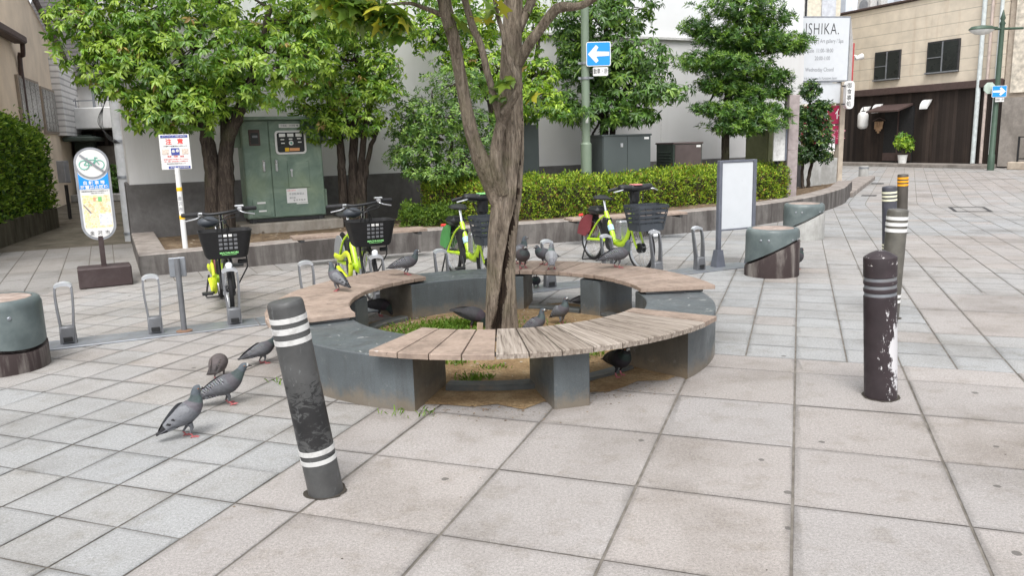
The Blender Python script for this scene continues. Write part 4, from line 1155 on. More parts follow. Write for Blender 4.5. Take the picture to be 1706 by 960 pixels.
pigeon('dark checkered pigeon standing at the far end of the left bench, tail to the left', 678, 458, .346, 8, 'stand', 'check', .78)
pigeon('black pigeon on the ground just outside the left bench, seen under it', 601, 541, 0, 120, 'hunch', 'black', .78)
pigeon('dark pigeon with lowered head under the left bench, right of the black one', 633, 527, 0, -10, 'peck', 'dark', .8)
pigeon('dark grey pigeon preening inside the ring beside the wooden stake, tail raised to the left', 786, 547, .04, -18, 'peck', 'dark', .88, 8)
pigeon('brownish pigeon with fluffed breast on the back bench right beside the trunk', 871, 447, .346, -75, 'hunch', 'brown', .86)
pigeon('dark winged pigeon on the back bench leaning left behind the pale one', 907, 441, .346, 200, 'hunch', 'check', .74)
pigeon('pale grey pigeon on the back bench seen from behind', 919, 449, .346, 88, 'stand', 'pale', .78)
pigeon('checkered grey pigeon on the right part of the back bench, facing right', 1029, 446, .346, 10, 'stand', 'check', .86)
pigeon('small black pigeon on the paving behind the ring, seen under the back bench', 893, 482, 0, -95, 'hunch', 'black', .66)
pigeon('grey pigeon with green neck standing on the earth inside the ring, facing right', 936, 541, .03, -50, 'up', 'grey', .74)
pigeon('pigeon inside the ring of which only the grey head shows above the front bench', 894, 564, .02, -20, 'up', 'check', .74)
pigeon('pigeon hidden behind the back right pedestal with only its dark tail showing', 979, 519, .0, 20, 'peck', 'dark', .8)
pigeon('black pigeon standing on the edging stone under the front bench, pink feet toward the viewer', 1031, 627, .03, -62, 'hunch', 'black', .84)
pigeon('dark pigeon half hidden behind the round stool with the dirty base', 1324, 449, 0, 30, 'hunch', 'dark', .95)
pigeon('grey pigeon on the back bench by the trunk, head rising behind the fluffed one', 866, 440, .346, 20, 'up', 'grey', .8)
# ================================================================== LEAVES
def nrm(a): return a / np.maximum(np.linalg.norm(a, axis=1, keepdims=True), 1e-9)
def leaf_arrays(pos, d, up_, L, Wd, col, droop=.25):
    d = nrm(d); side = nrm(np.cross(d, up_)); n_ = nrm(np.cross(side, d))
    L = L[:, None]; Wd = Wd[:, None]
    p0 = pos; p1 = pos + d * L * .32; p2 = pos + d * L * .68 - n_ * L * droop * .35; p3 = pos + d * L - n_ * L * droop
    f = n_ * Wd * .22
    V = np.stack([p0, p1 + side * Wd * .48 + f, p2 + side * Wd * .40 + f, p3, p2 - side * Wd * .40 + f, p1 - side * Wd * .48 + f, p1 , p2], axis=1)
    return V.reshape(-1, 3), np.repeat(col, 8, axis=0)
LEAF_F = np.array([0, 6, 1, 1, 6, 7, 2, 2, 7, 3, 0, 5, 6, 5, 4, 7, 6, 4, 3, 7]); LEAF_N = [3, 4, 3, 3, 4, 3]
def leaves(name, V, C_, mat, parent):
    n = len(V) // 8
    Fc = (LEAF_F[None, :] + 8 * np.arange(n)[:, None]).ravel()
    return npmesh(name, V, Fc, LEAF_N * n, C_, mat, parent)
def lobe_points(c, r, n, shell=.55, rng=RNG, cut=None):
    """points in an uneven ellipsoid, denser near the skin; outward normals"""
    v = nrm(rng.normal(size=(n, 3)))
    ph = rng.uniform(0, 6.28, 6)
    bumpy = 1 + .16 * np.sin(v[:, 0] * 5 + ph[0]) * np.sin(v[:, 1] * 5 + ph[1]) + .12 * np.sin(v[:, 2] * 7 + v[:, 0] * 6 + ph[2])
    rad = (shell + (1 - shell) * np.sqrt(rng.random(n))) * bumpy
    p = np.array(c) + v * rad[:, None] * np.array(r)
    return p, v
DENS = 1.6
def rosettes(lobes, nl, L, Wd, pal, droop, spread=.35, upb=.6, shell=.5, rng=RNG):
    """lobes: (centre, radii, count). pal: list of (weight, dark colour, light colour)"""
    Vs = []; Cs = []
    for (c, r, n) in lobes:
        n = int(n * DENS); p, v = lobe_points(c, r, n, shell, rng)
        ax = nrm(v * .7 + np.array([0, 0, upb]) + rng.normal(size=p.shape) * .35)
        w = np.array([x[0] for x in pal]); ci = rng.choice(len(pal), size=n, p=w / w.sum())
        lo = np.array([x[1] for x in pal])[ci]; hi = np.array([x[2] for x in pal])[ci]
        e1 = nrm(np.cross(ax, rng.normal(size=p.shape))); e2 = np.cross(ax, e1)
        for k in range(nl):
            a = 2 * np.pi * (k + rng.random(n) * .6) / nl
            d = e1 * np.cos(a)[:, None] + e2 * np.sin(a)[:, None] + ax * (spread + rng.normal(size=n)[:, None] * .25)
            d[:, 2] -= droop * (.6 + .8 * rng.random(n))
            u = rng.random(n)[:, None]; keep = rng.random(n) < .9
            col = (lo * (1 - u) + hi * u) * (1 + rng.normal(size=(n, 1)) * .08)
            V, C_ = leaf_arrays(p + ax * rng.normal(size=n)[:, None] * .012 + nrm(d) * .01, d, ax + rng.normal(size=p.shape) * .25, L * rng.uniform(.5, 1.25, n), Wd * rng.uniform(.6, 1.25, n), np.clip(col, .004, 1), droop=.22)
            k8 = np.repeat(keep, 8); Vs.append(V[k8]); Cs.append(C_[k8])
    return np.concatenate(Vs), np.concatenate(Cs)
def LB(px, py, Y, rx, ry, n, rd=None):
    c = A(px, py, Y); k = Y / F
    return ((c.x, c.y, c.z), (rx * k, (rd if rd else max(rx, ry) * .8) * k, ry * k), n)
def limb(b, pts, rad, n=10, seg=6, wob=.0):
    P = curve(pts, seg)
    rr = lerps(rad, seg)
    if wob:
        for i in range(1, len(P) - 1): P[i] += Vector((random.gauss(0, wob), random.gauss(0, wob), random.gauss(0, wob)))
    b.tube(P, rr, n); return P
def tree(name, label, base, trunks, lobes, L, Wd, pal, droop=.5, nl=8, mat='leaf', spread=.35, group='trees in the planter', cat='tree', shell=.5, twigs=True, bark='barkdark'):
    t = thing(name, label, cat, base, 0, group); off = Vector(base)
    b = MB(); tips = []
    for pts, rad in trunks:
        P = limb(b, [Vector(p) - off for p in pts], rad, 10, 6, .006); tips += P[len(P) // 2:]
    if twigs:
        for (c, r, n) in lobes:
            c = Vector(c) - off; q = min(tips, key=lambda v: (v - c).length + .6 * max(0, v.z - c.z))
            mid = q * .5 + c * .5 + Vector((random.gauss(0, .06), random.gauss(0, .06), -.05))
            limb(b, [q, mid, c], [.028, .02, .012], 7, 5)
            for _ in range(5):
                d = Vector([random.gauss(0, 1) for _ in range(3)]).normalized(); e = c + Vector((d.x * r[0], d.y * r[1], d.z * r[2])) * .75
                limb(b, [c, c * .5 + e * .5 + Vector((0, 0, .03)), e], [.011, .008, .004], 5, 3)
    b.build('trunk', M[bark], t, smooth=60)
    V, C_ = rosettes([((c[0] - off.x, c[1] - off.y, c[2] - off.z), r, n) for c, r, n in lobes], nl, L, Wd, pal, droop, spread, shell=shell)
    leaves('crown', V, C_, M[mat], t)
    return t
SOIL = .21
NEWG = (3.6, (.18, .30, .028), (.33, .45, .065)); MIDG = (3, (.09, .20, .022), (.18, .31, .036)); OLDG = (1.6, (.055, .135, .018), (.105, .21, .028)); DRYG = (.12, (.22, .15, .05), (.42, .30, .10))
def TP(px, py, Y): return A(px, py, Y)
# left big tree
Y1 = 10.55
bs = A(366, 378, Y1); bs.z = SOIL
tree('broadleaf_tree', 'large broadleaf tree with drooping bright leaves at the left, twin trunks behind the caution sign', bs,
     [([A(357, 385, Y1), A(354, 300, Y1), A(345, 230, Y1), A(322, 150, Y1), A(290, 60, Y1 + .1)], [.115, .105, .09, .065, .03]),
      ([A(377, 385, Y1), A(376, 300, Y1), A(378, 240, Y1), A(398, 190, Y1), A(430, 100, Y1), A(450, 10, Y1)], [.12, .105, .09, .075, .06, .03]),
      ([A(378, 250, Y1), A(372, 190, Y1 + .1), A(365, 110, Y1 + .2), A(370, 20, Y1 + .3)], [.07, .06, .05, .03])],
     [LB(130, 45, 10.3, 55, 50, 70), LB(165, 110, 10.4, 55, 35, 60), LB(235, 120, 10.2, 75, 55, 120), LB(300, 175, 10.2, 80, 45, 130), LB(255, 190, 10.1, 45, 25, 50), LB(330, 75, 10.4, 110, 75, 190),
      LB(440, 110, 10.3, 95, 62, 170), LB(510, 90, 10.5, 50, 45, 80), LB(240, 20, 10.6, 120, 70, 190), LB(420, -5, 10.7, 140, 70, 220), LB(160, -30, 10.6, 80, 60, 100), LB(330, -110, 10.7, 190, 90, 240), LB(360, 150, 10.8, 90, 50, 110), LB(520, 30, 10.7, 55, 45, 80), LB(205, 70, 10.2, 60, 45, 80)],
     .098, .034, [NEWG, MIDG, OLDG, DRYG], .8, 9)
Y2 = 11.7
bs = A(592, 372, Y2); bs.z = SOIL
tree('broadleaf_tree', 'layered broadleaf tree with clustered stems right of the green cabinet', bs,
     [([A(572 + 2, 375, Y2), A(570, 300, Y2), A(566, 235, Y2), A(548, 170, Y2), A(530, 90, Y2)], [.075, .065, .055, .04, .02]),
      ([A(588, 375, Y2), A(588, 300, Y2), A(590, 220, Y2), A(595, 130, Y2), A(590, 30, Y2)], [.08, .07, .06, .045, .02]),
      ([A(600, 375, Y2), A(600, 300, Y2), A(606, 230, Y2), A(620, 170, Y2), A(640, 110, Y2)], [.07, .055, .045, .035, .02]),
      ([A(606, 375, Y2), A(607, 300, Y2), A(622, 232, Y2), A(645, 195, Y2)], [.055, .045, .032, .015])],
     [LB(582, 200, 11.5, 72, 24, 120), LB(585, 150, 11.5, 76, 28, 120), LB(632, 115, 11.5, 38, 26, 55), LB(565, 95, 11.6, 85, 36, 140), LB(625, 150, 11.4, 38, 18, 45), LB(520, 180, 11.7, 45, 36, 60), LB(600, 40, 11.6, 75, 35, 120), LB(535, 25, 11.8, 60, 45, 90), LB(585, -40, 11.7, 100, 50, 130), LB(540, 215, 11.6, 40, 22, 50)],
     .09, .032, [NEWG, (3, (.09, .20, .02), (.18, .31, .034)), OLDG, DRYG], .65, 9)
Y3 = 11.9
bs = A(735, 330, Y3); bs.z = SOIL
stems = []
for ex, ey in ((690, 190), (720, 150), (760, 140), (790, 200), (700, 270), (780, 255), (660, 250)):
    stems.append(([A(738 + random.uniform(-14, 14), 352, Y3), A(738 + (ex - 738) * .35, 310, Y3), A(738 + (ex - 738) * .7, (310 + ey) / 2, Y3 - .05), A(ex, ey, Y3 - .1)], [.03, .026, .02, .008]))
tree('azalea_shrub', 'tall loose many stemmed shrub with small leaves, left of the maple trunk', bs, stems,
     [LB(700, 255, 11.7, 48, 24, 150), LB(745, 195, 11.7, 66, 30, 220), LB(690, 190, 11.8, 40, 30, 120), LB(775, 265, 11.8, 50, 30, 140), LB(765, 140, 11.8, 60, 28, 180), LB(720, 290, 11.6, 50, 15, 110), LB(815, 225, 11.8, 50, 36, 150), LB(664, 262, 11.6, 24, 16, 50), LB(720, 225, 11.7, 60, 18, 120), LB(675, 225, 11.7, 26, 14, 50)],
     .06, .024, [(2.4, (.15, .27, .045), (.27, .40, .085)), (3, (.075, .165, .035), (.15, .26, .055)), (1.5, (.03, .085, .016), (.06, .14, .024))], .15, 7, spread=.5, cat='shrub')
Y4 = 12.6
bs = A(820, 320, Y4); bs.z = SOIL
tree('broadleaf_tree', 'bright broadleaf tree standing behind the maple trunk', bs,
     [([A(822, 330, Y4), A(825, 240, Y4), A(815, 150, Y4), A(790, 60, Y4), A(770, -20, Y4)], [.09, .08, .07, .05, .02]), ([A(826, 250, Y4), A(860, 170, Y4), A(890, 110, Y4), A(900, 20, Y4)], [.06, .05, .04, .02]), ([A(818, 170, Y4), A(770, 110, Y4), A(725, 70, Y4)], [.05, .04, .02])],
     [LB(722, 52, 12.4, 44, 32, 85), LB(785, 50, 12.5, 52, 36, 100), LB(885, 165, 12.4, 56, 24, 100), LB(900, 125, 12.5, 32, 28, 60), LB(830, 115, 12.5, 62, 36, 110), LB(925, 185, 12.3, 26, 14, 36), LB(762, 100, 12.3, 34, 18, 45), LB(888, 45, 12.6, 26, 34, 45), LB(850, -20, 12.6, 120, 50, 150), LB(720, -10, 12.6, 60, 30, 70), LB(860, 190, 12.3, 40, 16, 50)],
     .09, .032, [(4.5, (.20, .34, .026), (.38, .52, .055)), MIDG, OLDG, DRYG], .65, 9)
Y5 = 13.7
bs = A(1006, 300, Y5); bs.z = SOIL
tree('broadleaf_tree', 'dark broadleaf tree with drooping leaves behind the pole with the blue arrow sign', bs,
     [([A(1005, 300, Y5), A(1006, 215, Y5), A(1003, 150, Y5), A(1010, 60, Y5), A(1000, -40, Y5)], [.085, .075, .065, .05, .02]), ([A(1020, 300, Y5), A(1021, 215, Y5), A(1035, 160, Y5), A(1075, 120, Y5)], [.06, .05, .04, .02]), ([A(1004, 140, Y5), A(975, 100, Y5), A(950, 70, Y5)], [.045, .035, .015]), ([A(984, 232, Y5), A(992, 215, Y5), A(1004, 195, Y5)], [.02, .02, .02])],
     [LB(990, 30, 13.5, 70, 40, 130), LB(1060, 95, 13.5, 60, 34, 110), LB(975, 110, 13.5, 55, 36, 100), LB(1095, 152, 13.3, 50, 18, 70), LB(1000, 185, 13.3, 72, 24, 130), LB(1040, 140, 13.5, 70, 32, 130), LB(950, 65, 13.5, 30, 36, 60), LB(1010, -40, 13.6, 85, 40, 120), LB(1045, 20, 13.7, 50, 36, 80), LB(1060, 190, 13.3, 40, 14, 45), LB(940, 165, 13.4, 24, 20, 30), LB(1010, 100, 13.4, 60, 40, 90)],
     .12, .036, [(1.5, (.11, .22, .028), (.22, .34, .05)), (3, (.05, .125, .02), (.105, .205, .03)), (2.6, (.03, .08, .014), (.06, .13, .02))], .75, 8, mat='leafdark')
Y6 = 14.4
bs = A(1208, 282, Y6); bs.z = SOIL
lob6 = [(c, (r[0] * 1.05, r[1], r[2] * 1.1), int(n * 1.75)) for c, r, n in [LB(1235, 12, 14.2, 72, 17, 130), LB(1178, 102, 14.2, 55, 14, 110), LB(1160, 45, 14.3, 28, 10, 40), LB(1296, 70, 14.2, 52, 14, 110), LB(1240, 62, 14.2, 60, 18, 130), LB(1190, 60, 14.3, 36, 14, 60), LB(1200, 142, 14.2, 40, 12, 80), LB(1285, 128, 14.2, 34, 10, 60), LB(1228, 185, 14.1, 52, 16, 130), LB(1275, 190, 14.1, 46, 14, 90), LB(1242, 210, 14.1, 60, 13, 120), LB(1300, 155, 14.2, 20, 8, 30), LB(1228, 112, 14.2, 62, 18, 140), LB(1240, -25, 14.3, 60, 20, 110), LB(1250, 155, 14.3, 50, 14, 100), LB(1175, 182, 14.2, 22, 9, 30), LB(1265, 35, 14.3, 55, 14, 90), LB(1320, 80, 14.1, 24, 8, 30), LB(1225, 85, 14.3, 40, 20, 80)]]
tree('podocarpus_tree', 'pruned evergreen with flat tiers of narrow leaves standing behind the white board', bs,
     [([A(1208, 290, Y6), A(1209, 220, Y6), A(1214, 150, Y6), A(1222, 80, Y6), A(1230, 0, Y6), A(1236, -50, Y6)], [.075, .068, .06, .048, .035, .015])],
     lob6, .085, .019, [(2.4, (.095, .20, .025), (.19, .31, .036)), (3, (.042, .12, .019), (.095, .195, .027)), (1.8, (.018, .06, .011), (.04, .105, .017))], .05, 11, mat='leafdark', spread=.75, shell=.3)
Y7 = 16.4
bs = A(1343, 312, Y7); bs.z = .22
tree('camellia_shrub', 'small dark glossy shrub with thin trunks in front of the shop signboard', bs,
     [([A(1338, 314, Y7), A(1336, 285, Y7), A(1342, 250, Y7), A(1350, 190, Y7), A(1348, 140, Y7)], [.035, .03, .026, .018, .008]), ([A(1346, 314, Y7), A(1350, 280, Y7), A(1362, 250, Y7), A(1370, 190, Y7)], [.04, .034, .024, .008])],
     [LB(1350, 150, 16.3, 17, 16, 80), LB(1371, 176, 16.3, 20, 9, 50), LB(1343, 213, 16.3, 22, 26, 180), LB(1366, 225, 16.2, 20, 26, 160), LB(1358, 190, 16.3, 24, 16, 110), LB(1345, 255, 16.3, 20, 16, 110), LB(1372, 258, 16.2, 14, 14, 60), LB(1332, 190, 16.3, 10, 14, 40)],
     .07, .034, [(1.2, (.07, .15, .022), (.15, .24, .035)), (3, (.022, .07, .016), (.05, .11, .022)), (2, (.012, .04, .010), (.025, .065, .014))], .25, 6, mat='leafdark', cat='shrub', spread=.5)
# ================================================================== HEDGES
def hedge(name, label, front, depth, h, n, z0=.18, leafL=.044, pal=None, cat='hedge', rnd=.10, group='clipped hedges'):
    """front: list of ground points along the viewer's side"""
    F_ = [Vector((p[0], p[1], 0)) for p in front]; t = thing(name, label, cat, F_[0] + Vector((0, 0, z0)), 0, group); off = F_[0] + Vector((0, 0, z0))
    b = MB(); vs = []; fs = []
    nr = []
    for i, p in enumerate(F_):
        tg = (F_[min(i + 1, len(F_) - 1)] - F_[max(i - 1, 0)]).normalized(); nr.append(Vector((-tg.y, tg.x, 0)))
    hs = h if hasattr(h, '__len__') else [h] * len(F_)
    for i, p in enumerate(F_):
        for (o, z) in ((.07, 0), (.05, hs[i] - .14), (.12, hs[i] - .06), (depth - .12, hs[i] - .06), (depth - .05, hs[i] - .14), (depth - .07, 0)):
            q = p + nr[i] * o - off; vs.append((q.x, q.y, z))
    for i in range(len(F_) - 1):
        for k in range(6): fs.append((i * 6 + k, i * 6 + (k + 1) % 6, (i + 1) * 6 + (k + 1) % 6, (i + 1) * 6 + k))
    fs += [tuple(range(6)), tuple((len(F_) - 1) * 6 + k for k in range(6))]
    b.add(vs, fs); b.build('twigs', M['hedgecore'], t)  # solid dark core inside the leaf shell, stops views through the hedge
    # leafy shell: sample the cross-section outline along the hedge
    seg = np.array([(F_[i + 1] - F_[i]).length for i in range(len(F_) - 1)]); cum = np.r_[0, np.cumsum(seg)]; tot = cum[-1]
    s = RNG.uniform(-.05, tot + .05, n); i = np.clip(np.searchsorted(cum, s) - 1, 0, len(seg) - 1); f = ((s - cum[i]) / seg[i])[:, None]
    Pf = np.array([tuple(p) for p in F_]); Nn = np.array([tuple(v) for v in nr]); Hh = np.array(hs)
    p = Pf[i] * (1 - f) + Pf[i + 1] * f; nn = nrm(Nn[i] * (1 - f) + Nn[i + 1] * f); hh = Hh[i] * (1 - f[:, 0]) + Hh[i + 1] * f[:, 0]
    per = RNG.random(n) * (2 * hh + depth)
    fr = per < hh; tp = (per >= hh) & (per < hh + depth)
    o = np.where(fr, 0, np.where(tp, per - hh, depth)); z = np.where(fr, per, np.where(tp, hh, per - hh - depth))
    out = np.where(fr[:, None], -nn, np.where(tp[:, None], np.array([0, 0, 1.0]), nn))
    # ends
    en = RNG.random(n) < (2 * depth * .5) / (2 * tot + depth) * .8
    e0 = RNG.random(n) < .5
    tdir = nrm(Pf[i + 1] - Pf[i])
    p = np.where(en[:, None], np.where(e0[:, None], Pf[0], Pf[-1]), p); o = np.where(en, RNG.random(n) * depth, o); z = np.where(en, RNG.random(n) * hh, z)
    nn = np.where(en[:, None], np.where(e0[:, None], Nn[0], Nn[-1]), nn)
    out = np.where(en[:, None], np.where(e0[:, None], -tdir, tdir), out)
    # round the shoulders, make the surface lumpy
    ze = np.clip((z - (hh - rnd)) / rnd, 0, 1); oe = np.clip((rnd - np.minimum(o, depth - o)) / rnd, 0, 1)
    sh = ze * oe
    lump = .028 * np.sin(s * 9.3 + z * 7) + .026 * np.sin(s * 23 + o * 17 + 1.3) + .022 * np.sin(z * 31 + s * 13) + .015 * np.sin(s * 47 + z * 53)
    pos = p + nn * o[:, None] + np.c_[np.zeros((n, 2)), z] - np.array(tuple(off)) * np.array([1, 1, 0]) + out * (lump + RNG.normal(size=n) * .03)[:, None]
    pos = pos - out * (sh * rnd * .45)[:, None]
    pos[:, 2] -= sh * rnd * .3
    pos[:, 2] = np.maximum(pos[:, 2], .02)
    d = nrm(out * .6 + RNG.normal(size=(n, 3)) * .6 + np.array([0, 0, .45]))
    pal = pal or [(4, (.22, .32, .022), (.40, .49, .05)), (3, (.10, .20, .018), (.20, .30, .03)), (1, (.03, .08, .012), (.06, .12, .016)), (.6, (.2, .10, .035), (.30, .17, .05))]
    w = np.array([x[0] for x in pal]); patch = np.sin(s * 6.1 + z * 9) + np.sin(s * 2.7 - z * 5 + 2)
    ci = RNG.choice(len(pal), size=n, p=w / w.sum())
    lo = np.array([x[1] for x in pal])[ci]; hi = np.array([x[2] for x in pal])[ci]; u = RNG.random(n)[:, None]
    col = (lo * (1 - u) + hi * u)
    V, C_ = leaf_arrays(pos, d, nrm(RNG.normal(size=(n, 3)) + out * .8), leafL * RNG.uniform(.7, 1.35, n), leafL * .46 * RNG.uniform(.8, 1.2, n), np.clip(col, .004, 1), .1)
    leaves('foliage', V, C_, M['leafhedge'], t)
    return t
def HP(pts, Y=None): return [(v.x, v.y) for v in pts]
a_ = G(866, 366, .25); b_ = G(1062, 354, .25)
hedge('hedge', 'clipped bright green hedge right of the maple trunk, below the pole with the arrow sign', [(a_.x - .55, a_.y - .3), (a_.x, a_.y), ((a_.x + b_.x) / 2, (a_.y + b_.y) / 2), (b_.x, b_.y)], .85, [.60, .61, .60, .57], 17000)
a_ = G(1080, 350, .25); b_ = G(1310, 331, .25)
hedge('hedge', 'clipped green hedge behind the white board', [(a_.x, a_.y), (a_.x * .66 + b_.x * .34, a_.y * .66 + b_.y * .34), (b_.x, b_.y)], .8, [.60, .62, .60], 19000)
a_ = G(716, 372, .25); b_ = G(800, 369, .25)
hedge('hedge', 'clipped hedge left of the maple trunk, behind the bicycle with the green console', [(a_.x, a_.y + .25), (b_.x, b_.y + .35), (b_.x + .35, b_.y + .5)], .7, .62, 8500)
a_ = G(674, 376, .25); b_ = G(752, 374, .25)
hedge('low_shrub', 'low mounded shrub at the planter edge beside the end of the left wooden wall seat', [(a_.x, a_.y), (b_.x, b_.y)], .6, .26, 5000, pal=[(3, (.07, .14, .015), (.16, .24, .03)), (2, (.04, .09, .012), (.08, .14, .02))], cat='shrub')
# alley hedge on its low wall
hl = [(-7.1, 10.6), (-7.62, 11.6), (-8.15, 13.4), (-8.6, 15.1)]
lw = MB(); vs = []; fs = []
for i, p in enumerate(hl):
    p = Vector((*p, 0)); tg = Vector((*hl[min(i + 1, 3)], 0)) - Vector((*hl[max(i - 1, 0)], 0)); tg.normalize(); nn = Vector((-tg.y, tg.x, 0))
    for (o, z) in ((0, -.02), (0, .36), (.02, .38), (.30, .38), (.30, -.02)): q = p + nn * o; vs.append((q.x, q.y, z))
for i in range(len(hl) - 1):
    for k in range(5): fs.append((i * 5 + k, (i + 1) * 5 + k, (i + 1) * 5 + (k + 1) % 5, i * 5 + (k + 1) % 5))
fs += [(0, 1, 2, 3, 4), tuple(15 + k for k in (4, 3, 2, 1, 0))]
lw.add(vs, fs); tag(lw.build('low_wall', concrete('mossy_low_wall', (.13, .12, .09), (.045, .045, .03), .8), smooth=30), 'low mossy stone wall edging the alley, under the dark hedge at the left', 'wall')
hp = []
for i, p in enumerate(hl):
    tg = Vector((*hl[min(i + 1, 3)], 0)) - Vector((*hl[max(i - 1, 0)], 0)); tg.normalize(); hp.append((p[0] - tg.y * .06, p[1] + tg.x * .06))
hedge('hedge', 'tall dark overgrown hedge on the low wall at the left edge', hp, .95, [1.92, 1.90, 1.75, 1.5], 24000, z0=.36, leafL=.075, pal=[(2.6, (.15, .26, .028), (.28, .40, .05)), (3, (.07, .155, .02), (.15, .25, .032)), (1.4, (.025, .07, .013), (.05, .11, .018))], rnd=.3, group=None)
# ================================================================== MAPLE in the ring
TC = Vector((-.105, 5.42, 0))
def MP(px, py, Y=5.42): return A(px, py, Y)
t = thing('maple_tree', 'old maple with a split trunk growing inside the ring of benches', 'tree', (TC.x, TC.y, .03))
off = Vector((TC.x, TC.y, .03))
def trunk_mesh(path, radii, ns, nz, crack=None, seed=1, amp=.06, cap=True):
    P = curve(path, nz); rr = lerps(radii, nz); vs = []; fs = []; m = len(P)
    rs = random.Random(seed); ph = [rs.uniform(0, 6.28) for _ in range(8)]
    mats = []
    for i, p in enumerate(P):
        f = i / (m - 1); tn = (P[min(i + 1, m - 1)] - P[max(i - 1, 0)]).normalized()
        x = Vector((1, 0, 0)); x = (x - tn * x.dot(tn)).normalized(); y = tn.cross(x)
        for k in range(ns):
            a = 2 * PI * k / ns
            d = 1 + (amp + (.035 * max(0, 1 - f / .35) if crack else 0)) * (math.sin(3 * a + ph[0] + 2.2 * f) * .6 + math.sin(7 * a + ph[1] + 4 * f) * .32 + math.sin(17 * a + ph[2] + 9 * f + 1.5 * math.sin(f * 21)) * .22 + math.sin(31 * a + ph[4] + 6 * math.sin(f * 13)) * .2 + math.sin(f * 38 + ph[3] + 2 * a) * .18)
            if crack:
                ca, cw, cd = crack(f)
                da = (a - ca + PI) % (2 * PI) - PI
                if cd > 0:
                    da += .035 * math.sin(f * 33) + .018 * math.sin(f * 71)
                    g_ = math.exp(-(da / cw) ** 4); lip = math.exp(-((abs(da) - cw * 1.5) / (cw * .5)) ** 2)
                    d = d * (1 - cd * g_) + .07 * lip * min(1, cd * 2)
            v = p + x * (math.cos(a) * rr[i] * d) + y * (math.sin(a) * rr[i] * d); vs.append(v)
    for i in range(m - 1):
        for k in range(ns): fs.append((i * ns + k, i * ns + (k + 1) % ns, (i + 1) * ns + (k + 1) % ns, (i + 1) * ns + k))
    if cap: fs.append(tuple((m - 1) * ns + k for k in range(ns)))
    return vs, fs, P
def crack(f):
    # front of the trunk is at angle -90 deg; starts low in the middle and drifts right going up
    if f > .56: return (0, .1, 0)
    xs = (0, .08, .155, .25, .37, .5, .7); ys = (-122, -110, -77, -49, -33, -24, -20)
    return R(float(np.interp(f, xs, ys))), float(np.interp(f, (0, .15, .3, .5), (.36, .29, .19, .11))), (.68 if f < .42 else max(0, .68 * (1 - (f - .42) / .14)))
tp_path = [MP(836, 585), MP(835, 540), MP(834, 470), MP(836, 400), MP(843, 330), MP(848, 260), MP(850, 190), MP(851, 120), MP(853, 60), MP(855, 0), MP(857, -70), MP(860, -150), MP(868, -260)]
k_ = 5.42 / F
vs, fs, P = trunk_mesh([p - off for p in tp_path], [x * k_ for x in (31, 26.5, 23.8, 23, 23.5, 22.5, 20.5, 17.5, 15.5, 14.5, 12.5, 10, 6)], 180, 26, crack, 3, .075)
b = MB(); b.add(vs, fs)
o = b.build('trunk', [M['bark'], M['crackdark']], t, smooth=0)
ns = 180
for pi, poly in enumerate(o.data.polygons):
    i, k = divmod(pi, ns); f = i / (len(P) - 1)
    ca, cw, cd = crack(f); a = 2 * PI * (k + .5) / ns; da = (a - ca + PI) % (2 * PI) - PI + .035 * math.sin(f * 33) + .018 * math.sin(f * 71)
    if cd > .2 and abs(da) < cw * (1.0 + .12 * math.sin(f * 95)): poly.material_index = 1  # faces inside the groove get a darker brown than the bark
    poly.use_smooth = True
def limbx(pts, rad, seed, parent=t):
    vs, fs, P = trunk_mesh([p - off for p in pts], [r * k_ for r in rad], 28, 9, None, seed, .06)
    b = MB(); b.add(vs, fs); b.build('limb', M['bark'], parent, smooth=80); return P
limbx([MP(842, 345), MP(822, 305, 5.38), MP(804, 270, 5.32), MP(790, 235, 5.28), MP(777, 180, 5.26), MP(766, 120, 5.25), MP(757, 70, 5.22), MP(745, 25, 5.2), MP(735, -20, 5.2), MP(700, -120, 5.1)], [21, 18, 14.5, 11, 10, 9.5, 9.5, 10.5, 10.5, 7], 5)
limbx([MP(838, 320, 5.36), MP(826, 270, 5.28), MP(832, 215, 5.25), MP(841, 190, 5.22), MP(852, 175, 5.22)], [13, 10.5, 8, 7, 5], 6)
limbx([MP(836, 215, 5.24), MP(826, 172, 5.2), MP(812, 120, 5.18), MP(801, 75, 5.16), MP(788, 45, 5.15), MP(775, 0, 5.12), MP(755, -80, 5.05)], [6.5, 5.5, 5.2, 5, 5.5, 5, 3.5], 7)
limbx([MP(838, 190, 5.2), MP(864, 150, 5.17), MP(862, 130, 5.15), MP(846, 95, 5.14), MP(838, 55, 5.12), MP(827, 15, 5.1), MP(818, -60, 5.05)], [6.5, 5, 4.2, 3.8, 3.6, 3.4, 2.5], 8)
limbx([MP(862, 105, 5.4), MP(882, 72, 5.36), MP(897, 52, 5.33), MP(915, 28, 5.3), MP(932, 12, 5.28), MP(960, 10, 5.25), MP(990, -3, 5.2), MP(1060, -60, 5.1)], [10, 8.5, 7.5, 7.5, 8, 6, 5, 4], 9)
limbx([MP(858, 60, 5.42), MP(872, 30, 5.42), MP(886, 0, 5.45), MP(915, -80, 5.5)], [9, 8, 7, 5], 10)
limbx([MP(738, 25, 5.2), MP(705, 12, 5.1), MP(680, 5, 5.0), MP(640, 8, 4.9)], [4, 3, 2.5, 1.5], 11)
